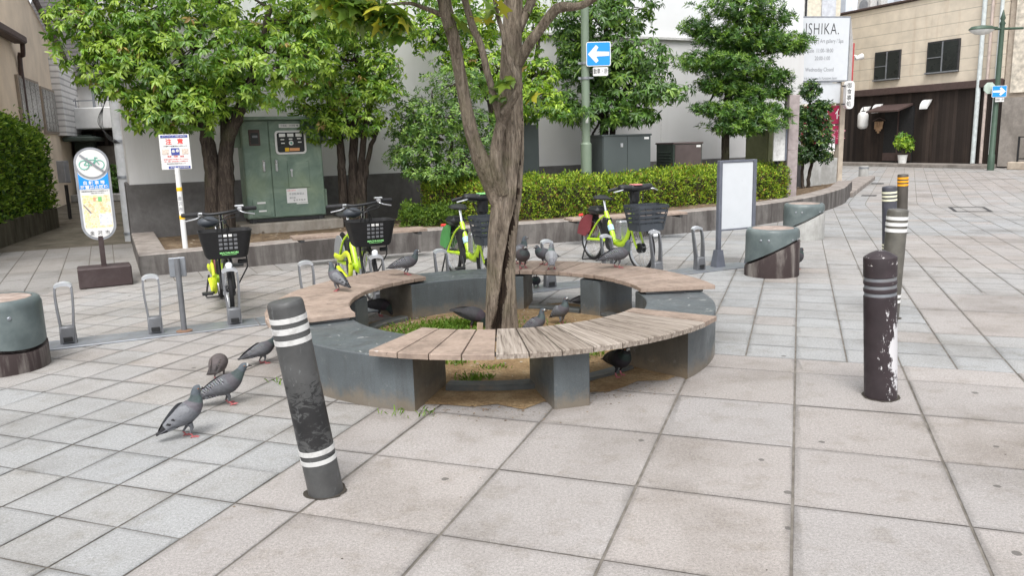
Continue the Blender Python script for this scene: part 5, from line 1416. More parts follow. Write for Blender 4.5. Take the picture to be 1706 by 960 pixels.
# palmate leaves
def maple_leaves(lobes, size, pal, name, parent):
    prof = [(0, 0), (.10, .16), (.42, .02), (.30, .26), (.52, .50), (.24, .50), (.16, .62), (0, 1.0), (-.16, .62), (-.24, .50), (-.52, .50), (-.30, .26), (-.42, .02), (-.10, .16)]
    V = []; Fc = []; C_ = []; per = []
    for (c, r, n) in lobes:
        p, v = lobe_points(c, r, n, .2)
        for q in p:
            s = size * random.uniform(.65, 1.15); yaw = random.uniform(0, 2 * PI)
            E_ = (Matrix.Rotation(yaw, 3, 'Z') @ Matrix.Rotation(R(random.gauss(-38, 22)), 3, 'X') @ Matrix.Rotation(R(random.gauss(0, 22)), 3, 'Y'))
            w, lo, hi = random.choices(pal, weights=[x[0] for x in pal])[0]; u = random.random(); col = [lo[j] * (1 - u) + hi[j] * u for j in range(3)]
            k0 = len(V)
            cen = E_ @ Vector((0, .42 * s, .0)) + Vector(q) - off
            V.append(tuple(cen))
            for (x, y) in prof:
                w_ = E_ @ Vector((x * s, y * s, -.25 * s * (x * x + (y - .4) ** 2))) + Vector(q) - off; V.append(tuple(w_))
            m = len(prof)
            for i in range(m): Fc += [k0, k0 + 1 + i, k0 + 1 + (i + 1) % m]; per.append(3)
            C_ += [col] * (m + 1)
    return npmesh(name, V, Fc, per, np.array(C_), M['leaf'], parent)
MPAL = [(3, (.10, .18, .02), (.22, .30, .035)), (3, (.055, .12, .018), (.12, .20, .03)), (.8, (.33, .32, .03), (.44, .42, .05))]
maple_leaves([LB(600, 12, 4.9, 48, 22, 75), LB(650, 20, 4.85, 36, 20, 45), LB(560, -10, 4.9, 40, 24, 40), LB(660, 50, 4.9, 12, 10, 7), LB(630, -75, 5.0, 150, 50, 170), LB(850, -190, 5.3, 330, 90, 330), LB(1000, -140, 5.2, 160, 60, 120), LB(800, -150, 4.2, 260, 60, 90), LB(840, -170, 6.3, 300, 80, 180), LB(720, -60, 5.2, 60, 30, 40),
              LB(850, 150, 5.35, 16, 30, 6), LB(885, 165, 5.2, 14, 12, 5), LB(815, 150, 5.2, 12, 12, 3), LB(840, 125, 5.1, 10, 12, 4), LB(895, 20, 5.4, 20, 14, 8), LB(760, 40, 5.2, 10, 10, 3), LB(822, 20, 5.1, 30, 16, 8)], .125, MPAL, 'crown', t)
# ================================================================== PLANTER
wp = [(-4.17, 8.80), (-2.9, 9.42), (-2.2, 9.80), (-1.03, 10.27), (.1, 10.62), (1.24, 10.94), (2.13, 11.24), (3.44, 11.92), (4.25, 12.55), (5.25, 13.6), (6.43, 15.3), (7.0, 16.4), (7.55, 17.5)]
wc = [Vector((p.x, p.y, 0)) for p in curve([(x, y, 0) for x, y in wp], 4)]
side0 = Vector((wp[0][0], wp[0][1], 0)) + Vector((VW.x, VW.y, 0)) * 2.72
full = [side0, (side0 + wc[0]) / 2] + wc
topz = lambda i, n: .245 + .075 * min(1, max(0, (i - 2) / (n * .55)))
def offs(P, d):
    out = []
    for i, p in enumerate(P):
        a = (p - P[i - 1]).normalized() if i else None; c = (P[i + 1] - p).normalized() if i < len(P) - 1 else None
        if a is None: a = c
        if c is None: c = a
        na = Vector((-a.y, a.x, 0)); nc = Vector((-c.y, c.x, 0)); nn = (na + nc).normalized(); out.append(p + nn * (d / max(.4, nn.dot(na))))
    return out
NW = len(full); THK = .30
sec = [(0, -.02, 0), (0, None, -.012), (.012, None, 0), (THK - .012, None, 0), (THK, None, -.012), (THK, .05, 0)]
rows_ = [offs(full, o) for (o, z, dz) in sec]
b = MB(); vs = []
for i in range(NW):
    for j, (o, z, dz) in enumerate(sec):
        q = rows_[j][i]; vs.append((q.x, q.y, z if z is not None else topz(i, NW) + dz))
fs = []; ms = []
for i in range(NW - 1):
    for j in range(5): fs.append((i * 6 + j, (i + 1) * 6 + j, (i + 1) * 6 + j + 1, i * 6 + j + 1)); ms.append(1 if j in (1, 2, 3) else 0)  # top and chamfer faces coloured paler than the sides; no separate coping
fs += [tuple(range(6)), tuple((NW - 1) * 6 + k for k in range(6))[::-1]]; ms += [0, 0]
b.v = vs; b.f = fs; b.m = ms; b.c = [(1, 1, 1)] * len(vs)
o = b.build('planter_wall', [M['wallconc'], M['brownconc']], smooth=30); tag(o, 'long low curved concrete wall with dark stains holding in the planted bed', 'wall')
# fresh patch of concrete under the left wall seat
def on_wall(x0, x1): return [p for p in wc if x0 <= p.x <= x1]
BC = Vector((-5.36, 11.28, 0)); U3 = Vector((UW.x, UW.y, 0)); V3 = Vector((VW.x, VW.y, 0)); BROT = math.atan2(UW.y, UW.x)
def BW(s, o=0, z=0): return BC + U3 * s + V3 * o + Vector((0, 0, z))
inner = offs(full, THK - .03)
g = MB(); vs = []; m = len(inner); fs = []
for i, p in enumerate(inner):
    s = (p - BC).dot(U3); q = BW(max(-.05, s), .2)
    if i == 0: q = p + U3 * .05
    for k in range(7):
        w = p.lerp(q, k / 6); vs.append((w.x, w.y, .155 + .05 * math.sin(math.pi * min(1, k / 4.0)) + .015 * math.sin(w.x * 3) * math.cos(w.y * 2.3) + topz(i, NW) - .245))
for i in range(m - 1):
    for k in range(6): fs.append((i * 7 + k, (i + 1) * 7 + k, (i + 1) * 7 + k + 1, i * 7 + k + 1))
g.add(vs, fs); tag(g.build('planter_soil', M['soil'], smooth=80), kind='structure')
sp = []
for _ in range(420):
    i = random.randrange(len(inner) - 1); p = inner[i].lerp(inner[i + 1], random.random()); p = p + V3 * random.uniform(.05, 1.6)
    if (p - BC).dot(V3) > -.1: continue
    sp.append((p.x, p.y, .205 + topz(i, NW) - .245, random.uniform(.008, .03), random.choice([(.26, .17, .09), (.36, .28, .18), (.16, .10, .06), (.42, .36, .28), (.1, .07, .045)])))
debris(sp, 'leaf_litter', 'brown dead leaves scattered on the dark soil of the planter', 'litter')
def wall_seat(label, p0, p1, nb):
    a = Vector((p0[0], p0[1], 0)); c = Vector((p1[0], p1[1], 0)); d = (c - a).normalized(); n_ = Vector((-d.y, d.x, 0)); L = (c - a).length
    t = thing('plank_bench', label, 'bench', a, math.atan2(d.y, d.x), 'wooden seats on the planter wall')
    z = .35
    b = MB()
    for k in range(nb):
        b.box((L / 2, .065 + k * .098, z), (L, .092, .034), .004)
    b.build('seat_boards', M['deck'], t)
    b = MB()
    for x in (.1, L / 2, L - .1): b.box((x, .17, z - .034), (.05, .30, .032), .002)
    b.build('support_frame', M['steeldark'], t); return t
a_ = G(489, 397, .365); c_ = G(713, 381, .365); wall_seat('wooden slat seat on the planter wall below the green cabinet', (a_.x, a_.y), (c_.x, c_.y), 3)
a_ = G(954, 365, .37); c_ = G(1147, 353, .37); wall_seat('wooden slat seat on the planter wall behind the bicycle with the red console', (a_.x, a_.y), (c_.x, c_.y), 3)
# kerb strip beyond the planter
p0 = G(1421, 328); p1 = G(1458, 299); d = (p1 - p0).normalized(); L = (p1 - p0).length
b = MB(); mid = (p0 + p1) / 2; b.box((mid.x - .25, mid.y, .05), (L, .45, .12), .015, rz=math.atan2(d.y, d.x)); tag(b.build('kerb_strip', M['brownconc']), 'low pale kerb strip running from the planter wall to the short grey post', 'kerb')
# ================================================================== GREEN CABINET
def cab_frame(pl, pr, zc):
    a = pl; c = pr; d = Vector((c.x - a.x, c.y - a.y, 0)); return d.length, math.atan2(d.y, d.x)
pl = G(414, 366, .40); W_, rz_ = 1.10, BROT
t = thing('electrical_cabinet', 'large faded green electrical cabinet with meter window, stickers and handles on a concrete base', 'cabinet', (pl.x, pl.y, .17), rz_)
zb = .23; Hc = 1.37; D_ = .40
b = MB(); b.box((W_ / 2 + .04, D_ / 2 + .0, .07), (W_ + .36, D_ + .24, .20), .012); b.build('concrete_base', M['concbase'], t)
b = MB()
for x in (.08, W_ - .08): b.box((x, .05, zb - .03), (.06, .06, .07), .004)
b.box((W_ / 2, D_ / 2, zb - .025), (W_ - .04, D_ - .06, .05), .004); b.build('feet', M['steeldark'], t)
b = MB(); b.box((W_ / 2, D_ / 2, zb + Hc / 2), (W_, D_, Hc), .006); b.build('body', M['green'], t)
b = MB(); b.box((W_ / 2, D_ / 2 - .03, zb + Hc + .02), (W_ + .14, D_ + .18, .045), .006); b.build('roof', M['green'], t)
for (x0, x1, nm) in ((.012, .36, 'narrow_door'), (.372, W_ - .012, 'wide_door')):
    b = MB(); b.box(((x0 + x1) / 2, -.008, zb + Hc / 2), (x1 - x0, .02, Hc - .03), .004); dr = b.build('door', M['green'], t)
    hx = x1 - .09 if nm == 'narrow_door' else x0 + .07
    b = MB(); b.box((hx, -.024, zb + .74), (.036, .014, .16), .006); b.box((hx, -.034, zb + .79), (.03, .022, .045), .008); b.box((hx + .002, -.034, zb + .70), (.018, .014, .09), .004); b.build('handle', M['alu'], dr)
b = MB(); b.box((.17, -.022, zb + 1.13), (.15, .014, .22), .004); mw_ = b.build('meter_window', M['brown'], t)
b = MB(); b.box((.17, -.031, zb + 1.12), (.105, .006, .15), .002); b.build('pane', M['glass'], mw_); b = MB(); b.box((.175, -.036, zb + 1.145), (.07, .004, .03)); b.build('dial', M['greyink'], mw_)
b = MB(); b.plate(roundrect(.43, .33, .05, 6, .66, zb + 1.055), -.036, -.012, 0); mf = b.build('display_window', M['white'], t)
b = MB(); b.plate(roundrect(.375, .275, .03, 5, .66, zb + 1.055), -.042, -.030, 0); b.build('pane', M['glass'], mf)
b = MB()
for k in range(3): b.box((.545 + k * .115, -.044, zb + 1.155), (.085, .006, .045), .002)
for (x, z) in ((.545, 1.095), (.66, 1.10), (.775, 1.105), (.55, 1.045), (.785, 1.055)): b.box((x, -.044, zb + z), (.05, .006, .016), .001)
b.lathe([(.033, 0), (.03, .005), (.0, .006)], 24, 0, Matrix.Translation((.665, -.042, zb + 1.045)) @ Matrix.Rotation(PI / 2, 4, 'X'))
b.build('gauges', M['paper'], mf)
b = MB(); b.lathe([(.016, 0), (.014, .004), (0, .004)], 16, 0, Matrix.Translation((.665, -.048, zb + 1.045)) @ Matrix.Rotation(PI / 2, 4, 'X')); b.build('knob', M['teal'], mf)
b = MB(); b.box((.60, -.045, zb + .955), (.055, .005, .05)); b.build('yellow_label', M['yellow'], mf)
b = MB(); b.box((.705, -.045, zb + .955), (.14, .005, .04)); b.build('orange_label', simple('faded_orange_label', (.75, .36, .16), .6), mf)
b = MB(); b.box((.74, -.024, zb + .60), (.30, .016, .37), .004); sd = b.build('small_door', M['green'], t); b = MB(); b.box((.64, -.038, zb + .62), (.022, .018, .10), .004); b.lathe([(.018, -.01), (.018, .01)], 12, 0, Matrix.Translation((.64, -.036, zb + .665)) @ Matrix.Rotation(PI / 2, 4, 'X')); b.build('handle', M['alu'], sd)
b = MB(); b.box((.19, -.024, zb + .16), (.24, .016, .24), .004); sd = b.build('lower_flap', M['green'], t)
b = MB(); b.box((.19, -.034, zb + .225), (.115, .004, .026)); b.box((.20, -.034, zb + .11), (.105, .004, .022)); b.build('label', M['paper'], sd)
b = MB(); b.box((.66, -.021, zb + 1.285), (.29, .005, .052)); l = b.build('nameplate', M['paper'], t); text('分電盤・計測盤 ◆', .03, M['greyink'], l, .66, zb + 1.285, -.0245)
b = MB(); b.plate([(.55, zb + .20), (.84, zb + .20), (.84, zb + .40), (.55, zb + .40)], -.0225, -.018); b.plate([(.68, zb + .18), (.845, zb + .18), (.845, zb + .195), (.68, zb + .195)], -.0225, -.018); l = b.build('notice', M['paper'], t)
text('お問い合わせ', .020, M['red'], l, .62, zb + .375, -.0235); text('市営駐車場は', .036, M['greyink'], l, .69, zb + .325, -.0235, sx=1); text('御注意', .03, M['greyink'], l, .63, zb + .27, -.0235); text('金 沢 市 役 所', .028, M['ink'], l, .725, zb + .235, -.0235)
for c_, d_ in (((-.05, .2, zb + 1.13), (.10, .22, .26)), ((W_ + .055, .16, zb + 1.19), (.13, .26, .24)), ((W_ + .02, .16, zb + .24), (.05, .22, .26))): b = MB(); b.box(c_, d_, .006); b.build('vent_hood', M['green'], t)
# ================================================================== OTHER CABINETS
def box_cab(name, label, px0, px1, ytop, Y, depth, body, door=None, zb=.2, side=None, seam=True, lab=True, cat='cabinet'):
    a = A(px0, ytop, Y); c = A(px1, ytop, Y); W = (c.x - a.x) / math.cos(BROT * .8); 
    t = thing(name, label, cat, (a.x, Y, zb), BROT * .8, None)
    h = a.z - zb
    b = MB(); b.box((W / 2, depth / 2, h / 2 - .01), (W, depth, h), .006); b.build('body', side or body, t)
    b = MB(); b.box((W / 2, depth / 2, h), (W + .03, depth + .04, .03), .006); b.build('top', body, t)
    if seam:
        for x0, x1 in ((.01, W / 2 - .004), (W / 2 + .004, W - .01)):
            b = MB(); b.box(((x0 + x1) / 2, -.008, h / 2), (x1 - x0, .016, h - .04), .003); b.build('door', door or body, t)
    else: b = MB(); b.box((W / 2, -.008, h / 2), (W - .05, .016, h - .05), .003); b.build('door', door or body, t)
    if lab: b = MB(); b.box((W - .09, -.019, h - .055), (.085, .006, .035)); b.build('label', M['paper'], t)
    return t, W, h
t, W, h = box_cab('utility_cabinet', 'tall narrow dark grey cabinet against the white wall just right of the maple trunk', 842, 898, 201, 12.75, .4, M['greycab'], seam=False)
t, W, h = box_cab('utility_cabinet', 'wide dark grey two door cabinet right of the green pole, behind the hedge', 1004, 1090, 226, 13.0, .55, M['greycab'])
b = MB(); b.box((W * .38, -.02, h - .16), (.045, .012, .065), .003); b.build('lock', M['alu'], t)
t, W, h = box_cab('utility_cabinet', 'low cabinet with brown front and dark green louvred side, right of the wide grey one', 1122, 1175, 239, 13.9, .55, M['cabbrown'], M['cabbrown'], side=M['cabgreen'], seam=False)
b = MB()
for k in range(9): b.box((-.006, .28, h - .16 - k * .05), (.018, .40, .022), .004)
b.build('louvres', M['cabgreen'], t)
t, W, h = box_cab('utility_cabinet', 'olive green box standing behind the notice board and the pinkish stone pillar', 1278, 1326, 218, 14.6, .6, M['olive'], M['olive'], seam=False, lab=False)
p = A(1314, 327, 14.15)
t = thing('stone_pillar', 'square pinkish stone pillar at the end of the hedge behind the white board', 'pillar', (p.x, p.y, .2), R(8))
b = MB(); b.box((0, 0, .43), (.19, .19, .92), .008); b.box((0, 0, 1.365), (.19, .19, .95), .008); b.build('shaft', M['pinkstone'], t); b = MB(); b.box((0, 0, -.02), (.34, .3, .1), .02); b.build('footing', M['conclight'], t)
p = A(1297, 268, 14.0)
t = thing('notice_board', 'narrow white notice board with dark edge fixed left of the pinkish stone pillar', 'board', (p.x, p.y, p.z), R(8))
b = MB(); b.box((0, 0, .315), (.215, .03, .63), .004); b.build('panel', M['offwhite'], t); b = MB(); b.box((.125, .02, .315), (.032, .075, .63), .003); b.build('edge_frame', M['boardgrey'], t); b = MB(); b.box((.02, .09, .0), (.05, .12, .9), .003); b.build('bracket', M['steeldark'], t)
# ================================================================== POLE WITH ARROW SIGN
def arrow_sign(name, label, P, rz, w, hgt, flip, sub):
    t = thing(name, label, 'road sign', P, rz)
    b = MB(); b.plate(roundrect(w, hgt, .03, 5), -.004, .006); b.build('rim', M['white'], t, smooth=30)
    b = MB(); b.plate(roundrect(w - .025, hgt - .025, .022, 5), -.0055, -.002); b.build('face', M['blue'], t, smooth=30)
    s = -1 if flip else 1; k = w / .5; q = hgt / .42
    pts = [(-.22 * k, -.035 * q), (.045 * k, -.045 * q), (.0 * k, -.115 * q), (.05 * k, -.155 * q), (.215 * k, 0), (.05 * k, .155 * q), (.0 * k, .115 * q), (.045 * k, .045 * q), (-.22 * k, .035 * q)]
    b = MB(); b.plate([(x * s, z) for x, z in pts], -.0075, -.004); b.build('arrow', M['white'], t, smooth=0)
    b = MB(); b.plate(roundrect(w * .62, hgt * .36, .02, 4, .03, -hgt * .72), -.004, .004); pl_ = b.build('supplementary_plate', M['white'], t, smooth=30)
    text(sub, hgt * .24, M['ink'], pl_, .03, -hgt * .72, -.0055, sx=.62)
    return t
p = A(977, 300, 12.9)
t = thing('sign_pole', 'pale green steel pole standing behind the hedge and carrying the blue left arrow sign', 'pole', (p.x, p.y, .2))
b = MB(); b.tube([(0, 0, .0), (0, 0, 1.10)], .088, 24); b.tube([(0, 0, 1.10), (0, 0, 1.13)], [.088, .07], 24); b.tube([(0, 0, 1.12), (0, 0, 6.5)], [.068, .055], 24); b.build('shaft', M['polegreen'], t, smooth=40)
b = MB()
for z in (2.56, 2.33): b = MB(); b.lathe([(.068, -.02), (.078, -.02), (.078, .02), (.068, .02)], 24, 0, Matrix.Translation((0, 0, z - .2 + .0))); b.box((.075, -.03, z - .2), (.10, .05, .03), .004); b.box((-.09, 0, z - .2), (.05, .03, .04), .004); b.build('clamp', M['galv'], t)
b = MB(); b.lathe([(.0665, -.05), (.0665, .05)], 20, 0, Matrix.Translation((0.003, -.004, 1.62 - .2 + .2))); 
b = MB(); b.box((.01, -.066, 1.50), (.045, .008, .13), .003); b.build('sticker', M['paper'], t)
q = A(997, 89.5, 12.80)
arrow_sign('arrow_sign', 'blue sign with white arrow pointing left, clamped to the pale green pole', q, 0, .385, .37, True, '自動車・原付')
# ================================================================== STREET LAMP on the right
p = A(1650, 283, 26.0); LZ = .0
t = thing('street_lamp', 'dark green street lamp with flat arm and finial at the right edge', 'street lamp', (p.x, p.y, 0))
b = MB(); b.tube([(0, 0, 0), (0, 0, .5), (0, 0, .52), (0, 0, 4.55)], [.105, .10, .085, .07], 20); b.build('pole', M['lampgreen'], t, smooth=40)
b = MB(); b.lathe([(.05, 4.5), (.09, 4.6), (.05, 4.68), (.08, 4.76), (.045, 4.86), (.015, 5.0), (0, 5.02)], 20); b.build('finial', M['lampgreen'], t, smooth=50)
b = MB(); b.box((-.10, 0, 4.44), (1.55, .08, .07), .02); b.prism([(-.95, -.10), (-.2, -.10), (-.2, .1), (-.95, .10)], 4.42, 4.50); b.build('arm', M['lampgreen'], t)
b = MB(); b.lathe([(0, -.16), (.25, -.13), (.42, -.04), (.45, 0)], 28, 0, Matrix.Translation((-.64, 0, 4.42)) @ Matrix.Diagonal((.85, .55, 1, 1))); hd = b.build('globe', M['lampglass'], t, smooth=60)
b = MB(); b.lathe([(.47, 0), (.47, .03), (.38, .1), (0, .14)], 28, 0, Matrix.Translation((-.64, 0, 4.425)) @ Matrix.Diagonal((.85, .55, 1, 1))); b.build('hood', M['lampgreen'], t, smooth=40)
b = MB(); b.lathe([(0, -.03), (.19, -.02), (.19, .02), (0, .03)], 8, 0, Matrix.Translation((-.26, -.02, 2.62)) @ Matrix.Rotation(PI / 2, 4, 'X') @ Matrix.Rotation(R(22.5), 4, 'Z')); b.box((-.1, 0, 2.62), (.2, .03, .03)); b.build('mirror', simple('pale_green_plate', (.42, .50, .44), .5), t)
q = A(1665, 152, 25.85)
arrow_sign('arrow_sign', 'blue sign with white arrow pointing right on the dark green street lamp', q, 0, .47, .36, False, '自動車・原付')
# ================================================================== UTILITY POLE, left
p = A(219, 401, 12.45); 
t = thing('utility_pole', 'grey utility pole with cables at the mouth of the alley, left of the white building', 'utility pole', (p.x, p.y, 0))
b = MB(); b.tube([(0, 0, -.02), (0, 0, 7)], [.092, .078], 20); b.build('shaft', M['polegrey'], t, smooth=50)
b = MB()
for z in (.12, 1.0, 1.55): b.lathe([(.094, -.02), (.099, -.02), (.099, .02), (.094, .02)], 20, 0, Matrix.Translation((0, 0, z)))
b.build('steel_band', M['galv'], t)
b = MB(); b.tube([(.11, .02, 0), (.11, .02, 6)], .022, 8); b.tube([(.15, .06, 0), (.15, .06, 6)], .016, 8); b.build('conduit', M['galv'], t, smooth=50)
for k in range(4):
    b = MB(); x0 = -.02 + k * .02; b.tube(curve([(x0, -.1, 1.52), (x0 - .12 - k * .03, -.12, 1.62 + k * .03), (x0 - .16 - .04 * k, -.1, 1.9), (x0 - .05, -.1, 2.35), (x0 + .02, -.09, 3.2)], 6), .0045, 6)
    o = b.build('cable', M['wirebk'], t, smooth=60)
# ================================================================== CAUTION SIGN
p = G(309, 414, .245)
t = thing('caution_sign', 'white caution sign on a white post with two yellow bands', 'sign', (p.x, p.y, .17), BROT * .6)
b = MB(); b.tube([(0, 0, 0), (0, 0, 1.02)], .030, 20); b.build('post', M['white'], t, smooth=50)
b = MB()
for z in (.42, .75): b.lathe([(.0305, 0), (.0315, .002), (.0315, .043), (.0305, .045)], 20, 0, Matrix.Translation((0, 0, z)))
b.build('yellow_band', M['yellow'], t)
for i, ch in enumerate('金沢市'): text(ch, .05, M['greyink'], t, 0, .665 - i * .065, -.0312, ext=.0004)
b = MB(); b.box((0, 0, 1.20), (.325, .012, .40), .004); pn = b.build('panel', M['white'], t)
b = MB(); b.box((.0, -.0075, 1.378), (.29, .003, .03)); b.box((.03, -.0075, 1.025), (.235, .003, .03)); b.build('blue_bar', M['navy'], pn)
text('スケートボード・迷惑行為 禁止', .018, M['white'], pn, 0, 1.378, -.0095); text('注   意', .068, M['red'], pn, 0, 1.315, -.008, bold=.0015); text('この場所での危険行為はやめましょう', .0155, M['ink'], pn, 0, 1.268, -.008)
b = MB(); b.box((0, -.0075, 1.205), (.09, .003, .08)); b.build('picture', M['navy'], pn)
pm_ = simple('faded_sticker', (.62, .52, .45), .6, vs=60, var=.3)
for x in (-.105, .105): b = MB(); b.box((x, -.0075, 1.205), (.07, .003, .06)); b.build('picture', pm_, pn)
b = MB(); b.lathe([(.018, 0), (0, .001)], 12, 0, Matrix.Translation((-.02, -.0095, 1.21)) @ Matrix.Rotation(PI / 2, 4, 'X')); b.lathe([(.018, 0), (0, .001)], 12, 0, Matrix.Translation((.024, -.0095, 1.215)) @ Matrix.Rotation(PI / 2, 4, 'X')); b.build('face_marks', M['offwhite'], pn)
text('危険    迷惑    騒音', .022, M['red'], pn, 0, 1.15, -.008)
for k, s in enumerate(('通行者の迷惑となる行為はしないでください', '花火・球技・自転車の乗り入れは禁止です', '他の利用者の安全を守りましょう')): text(s, .0135, M['red'] if k < 2 else M['ink'], pn, 0, 1.118 - k * .025, -.008)
text('金沢市・金沢中警察署', .02, M['white'], pn, .03, 1.025, -.0095)
# ================================================================== NO BICYCLE PARKING SIGN
pa = G(127, 483); pb_ = G(217, 474); d = pb_ - pa; rz = math.atan2(d.y, d.x)
t = thing('no_parking_sign', 'tall oval sign forbidding bicycle parking, grey framed, on a dark brown block base', 'sign', ((pa.x + pb_.x) / 2 - .03, (pa.y + pb_.y) / 2 + .12, 0), rz)
L = d.length
b = MB(); b.box((0, 0, .105), (L, .30, .21), .012); b.build('base_block', M['brownpaint'], t)
b = MB(); b.box((0, 0, .36), (.05, .05, .34), .004); b.build('post', M['brownpaint'], t)
cz = .965; wS, hS = .325, .96
b = MB(); b.plate(roundrect(wS, hS, wS / 2 - .001, 14, 0, cz), -.02, .02); b.build('frame', M['signgrey'], t, smooth=30)
wi, hi = wS - .05, hS - .05
b = MB(); b.plate(roundrect(wi, hi, wi / 2 - .001, 14, 0, cz), -.0235, -.018); fc = b.build('face', M['white'], t, smooth=0)
zc = cz + hS / 2 - wS / 2
def disc(r, n=40, cx=0, cz_=0): return [(cx + r * math.cos(2 * PI * k / n), cz_ + r * math.sin(2 * PI * k / n)) for k in range(n)]
zt_ = zc - .165; zb_ = zc - .265
bl = [(-wi / 2, zt_ + .08), (-wi / 2, zb_), (wi / 2, zb_), (wi / 2, zt_ + .08)] + [(wS * .5 * math.sin(R(a)) * 1.0, zc - wS * .5 * math.cos(R(a)) * 1.0 - .012) for a in range(56, -57, -8)]
b = MB(); b.plate(bl, -.0255, -.022); b.build('blue_field', M['blue'], fc, smooth=0)
b = MB(); b.plate([(x, z) for x, z in disc(wS / 2 - .003, 48, 0, zc)], -.0275, -.022); b.build('ring', M['signgrey'], fc, smooth=0)
b = MB(); b.plate(disc(wi / 2 + .002, 48, 0, zc), -.0295, -.024); b.build('white_disc', M['white'], fc, smooth=0)
b = MB()
T = Matrix.Translation((0, -.0305, zc)) @ Matrix.Rotation(PI / 2, 4, 'X')
for x in (-.07, .07):
    b.tube([(x + .045 * math.cos(2 * PI * k / 24), -.015 + .045 * math.sin(2 * PI * k / 24), 0) for k in range(24)], .005, 6, 0, T, closed=True)
for s in (((-.07, -.015), (-.035, .035)), ((-.035, .035), (.04, .035)), ((.04, .035), (.07, -.015)), ((-.035, .035), (0, -.02)), ((0, -.02), (.04, .035)), ((-.07, -.015), (0, -.02)), ((-.035, .035), (-.042, .052)), ((-.055, .052), (-.03, .052)), ((.04, .035), (.032, .058)), ((.032, .058), (.06, .055))):
    b.tube([(s[0][0], s[0][1], 0), (s[1][0], s[1][1], 0)], .0048, 6, 0, T)
b.build('bicycle_symbol', M['teal'], fc, smooth=50)
b = MB(); b.box((0, -.0345, zc), (wi * .98, .004, .022), M=Matrix.Translation((0, 0, zc)) @ Matrix.Rotation(R(41), 4, 'Y') @ Matrix.Translation((0, 0, -zc))); b.build('slash', M['signgrey'], fc)
text('自 転 車 等', .042, M['white'], fc, 0, zt_ - .036, -.0262, bold=.0012); text('放置禁止区域', .044, M['white'], fc, 0, zt_ - .082, -.0262, bold=.0012, sx=.98)
text('自転車等を放置することは条例により', .0145, M['ink'], fc, 0, zb_ - .022, -.0245); text('禁止されています。', .0145, M['ink'], fc, .03, zb_ - .042, -.0245)
b = MB(); b.plate([(-.125, zb_ - .40), (.128, zb_ - .40), (.128, zb_ - .062), (-.125, zb_ - .062)], -.0245, -.022); mp = b.build('map', M['mapcol'], fc, smooth=0)
b = MB(); b.plate([(.01, zb_ - .38), (.124, zb_ - .38), (.124, zb_ - .255), (.01, zb_ - .255)], -.0255, -.024); b.build('inset', simple('map_inset', (.66, .68, .74), .6, vs=50, var=.15), mp, smooth=0)
b = MB(); b.plate([(.018, zb_ - .13), (.055, zb_ - .13), (.055, zb_ - .08), (.018, zb_ - .08)], -.0256, -.024); b.build('park_patch', simple('map_green', (.2, .5, .2), .6), mp, smooth=0)
b = MB(); b.plate([(-.025, zb_ - .125), (.0, zb_ - .125), (.0, zb_ - .085), (-.025, zb_ - .085)], -.0256, -.024); b.build('pink_patch', simple('map_pink', (.85, .35, .22), .6), mp, smooth=0)
b = MB(); b.plate([(-.125, zb_ - .16), (-.115, zb_ - .155), (-.05, zb_ - .245), (-.065, zb_ - .25)], -.0256, -.024); b.build('river', M['greyink'], mp, smooth=0)
text('金  沢  市', .046, M['ink'], fc, 0, cz - hS / 2 + .075, -.0245)
# ================================================================== WHITE BUILDING
t = thing('white_building', 'long white windowless building with dark plinth behind the planter trees', 'building', BC, BROT)
LB_ = 13.0
b = MB(); b.box((LB_ / 2, 4.0, 1.6), (LB_, 8.0, 3.2)); b.build('wall', M['bwall'], t, smooth=0)
b = MB(); b.box((LB_ / 2, 4.06, 6.2), (LB_ - .02, 8.0, 6.0)); b.build('upper_wall', M['bwall2'], t, smooth=0)
b = MB(); b.box((LB_ / 2, -.02, 3.2), (LB_ + .06, .08, .05), .005); b.build('ledge', M['offwhite'], t)
b = MB(); b.box((LB_ / 2, -.0, .45), (LB_ + .08, .09, .95), .006); b.box((-.0, 4, .45), (.09, 8, .95), .006); b.build('plinth', M['plinth'], t)
b = MB()
for x in (3.1, 6.2, 9.3, 11.6): b.box((x, -.002, 2.05), (.012, .008, 2.2))
b.build('panel_joint', M['offwhite'], t)
# ================================================================== SHOP SIGNBOARD
YS = 18.6
a_ = A(1318, 29, YS); c_ = A(1414, 32, YS + .25); W_ = (Vector((c_.x, c_.y, 0)) - Vector((a_.x, a_.y, 0))).length; rz = math.atan2(c_.y - a_.y, c_.x - a_.x)
t = thing('shop_signboard', 'tall shop signboard with large white panel and crimson panels between beige pillars', 'signboard', (a_.x, a_.y, .12), rz)
zt, zm = a_.z - .12, A(1326, 136, YS).z - .12
b = MB(); b.box((W_ / 2, 0, (zt + zm) / 2), (W_ + .05, .10, zt - zm + .05), .006); b.build('panel_frame', M['galv'], t)
b = MB(); b.box((W_ / 2, -.052, (zt + zm) / 2), (W_ - .02, .02, zt - zm - .03), .003); pn = b.build('main_panel', M['panelwhite'], t)
text('ISHIKA.', .36, M['ink'], pn, W_ / 2 + .03, zt - .265, -.064, sx=.66, spacing=1.12, bold=-.0035); text('Cafe & Bar | Art gallery / Spa', .125, M['greyink'], pn, W_ / 2 + .04, zt - .52, -.064, sx=.72)
for k, (s, z) in enumerate((('Cafe  11:00-18:00', .73), ('20:00-1:00', .90), ('Wednesday Closed', 1.15), ('1F 4-6-3, Katamachi Kanazawa Japan', 1.34))): text(s, .125 if k < 3 else .085, M['greyink'], pn, W_ / 2 + .0 + (.06 if k == 1 else 0), zt - z, -.064, sx=.72)
b = MB(); b.box((-.12, .05, zt / 2 - .02), (.17, .25, zt - .02), .006); b.box((W_ - .07, .04, zm / 2), (.12, .2, zm - .03), .006); b.build('pillar', simple('beige_pillar', (.42, .36, .29), .8, dirt=(.2, .17, .14)), t)
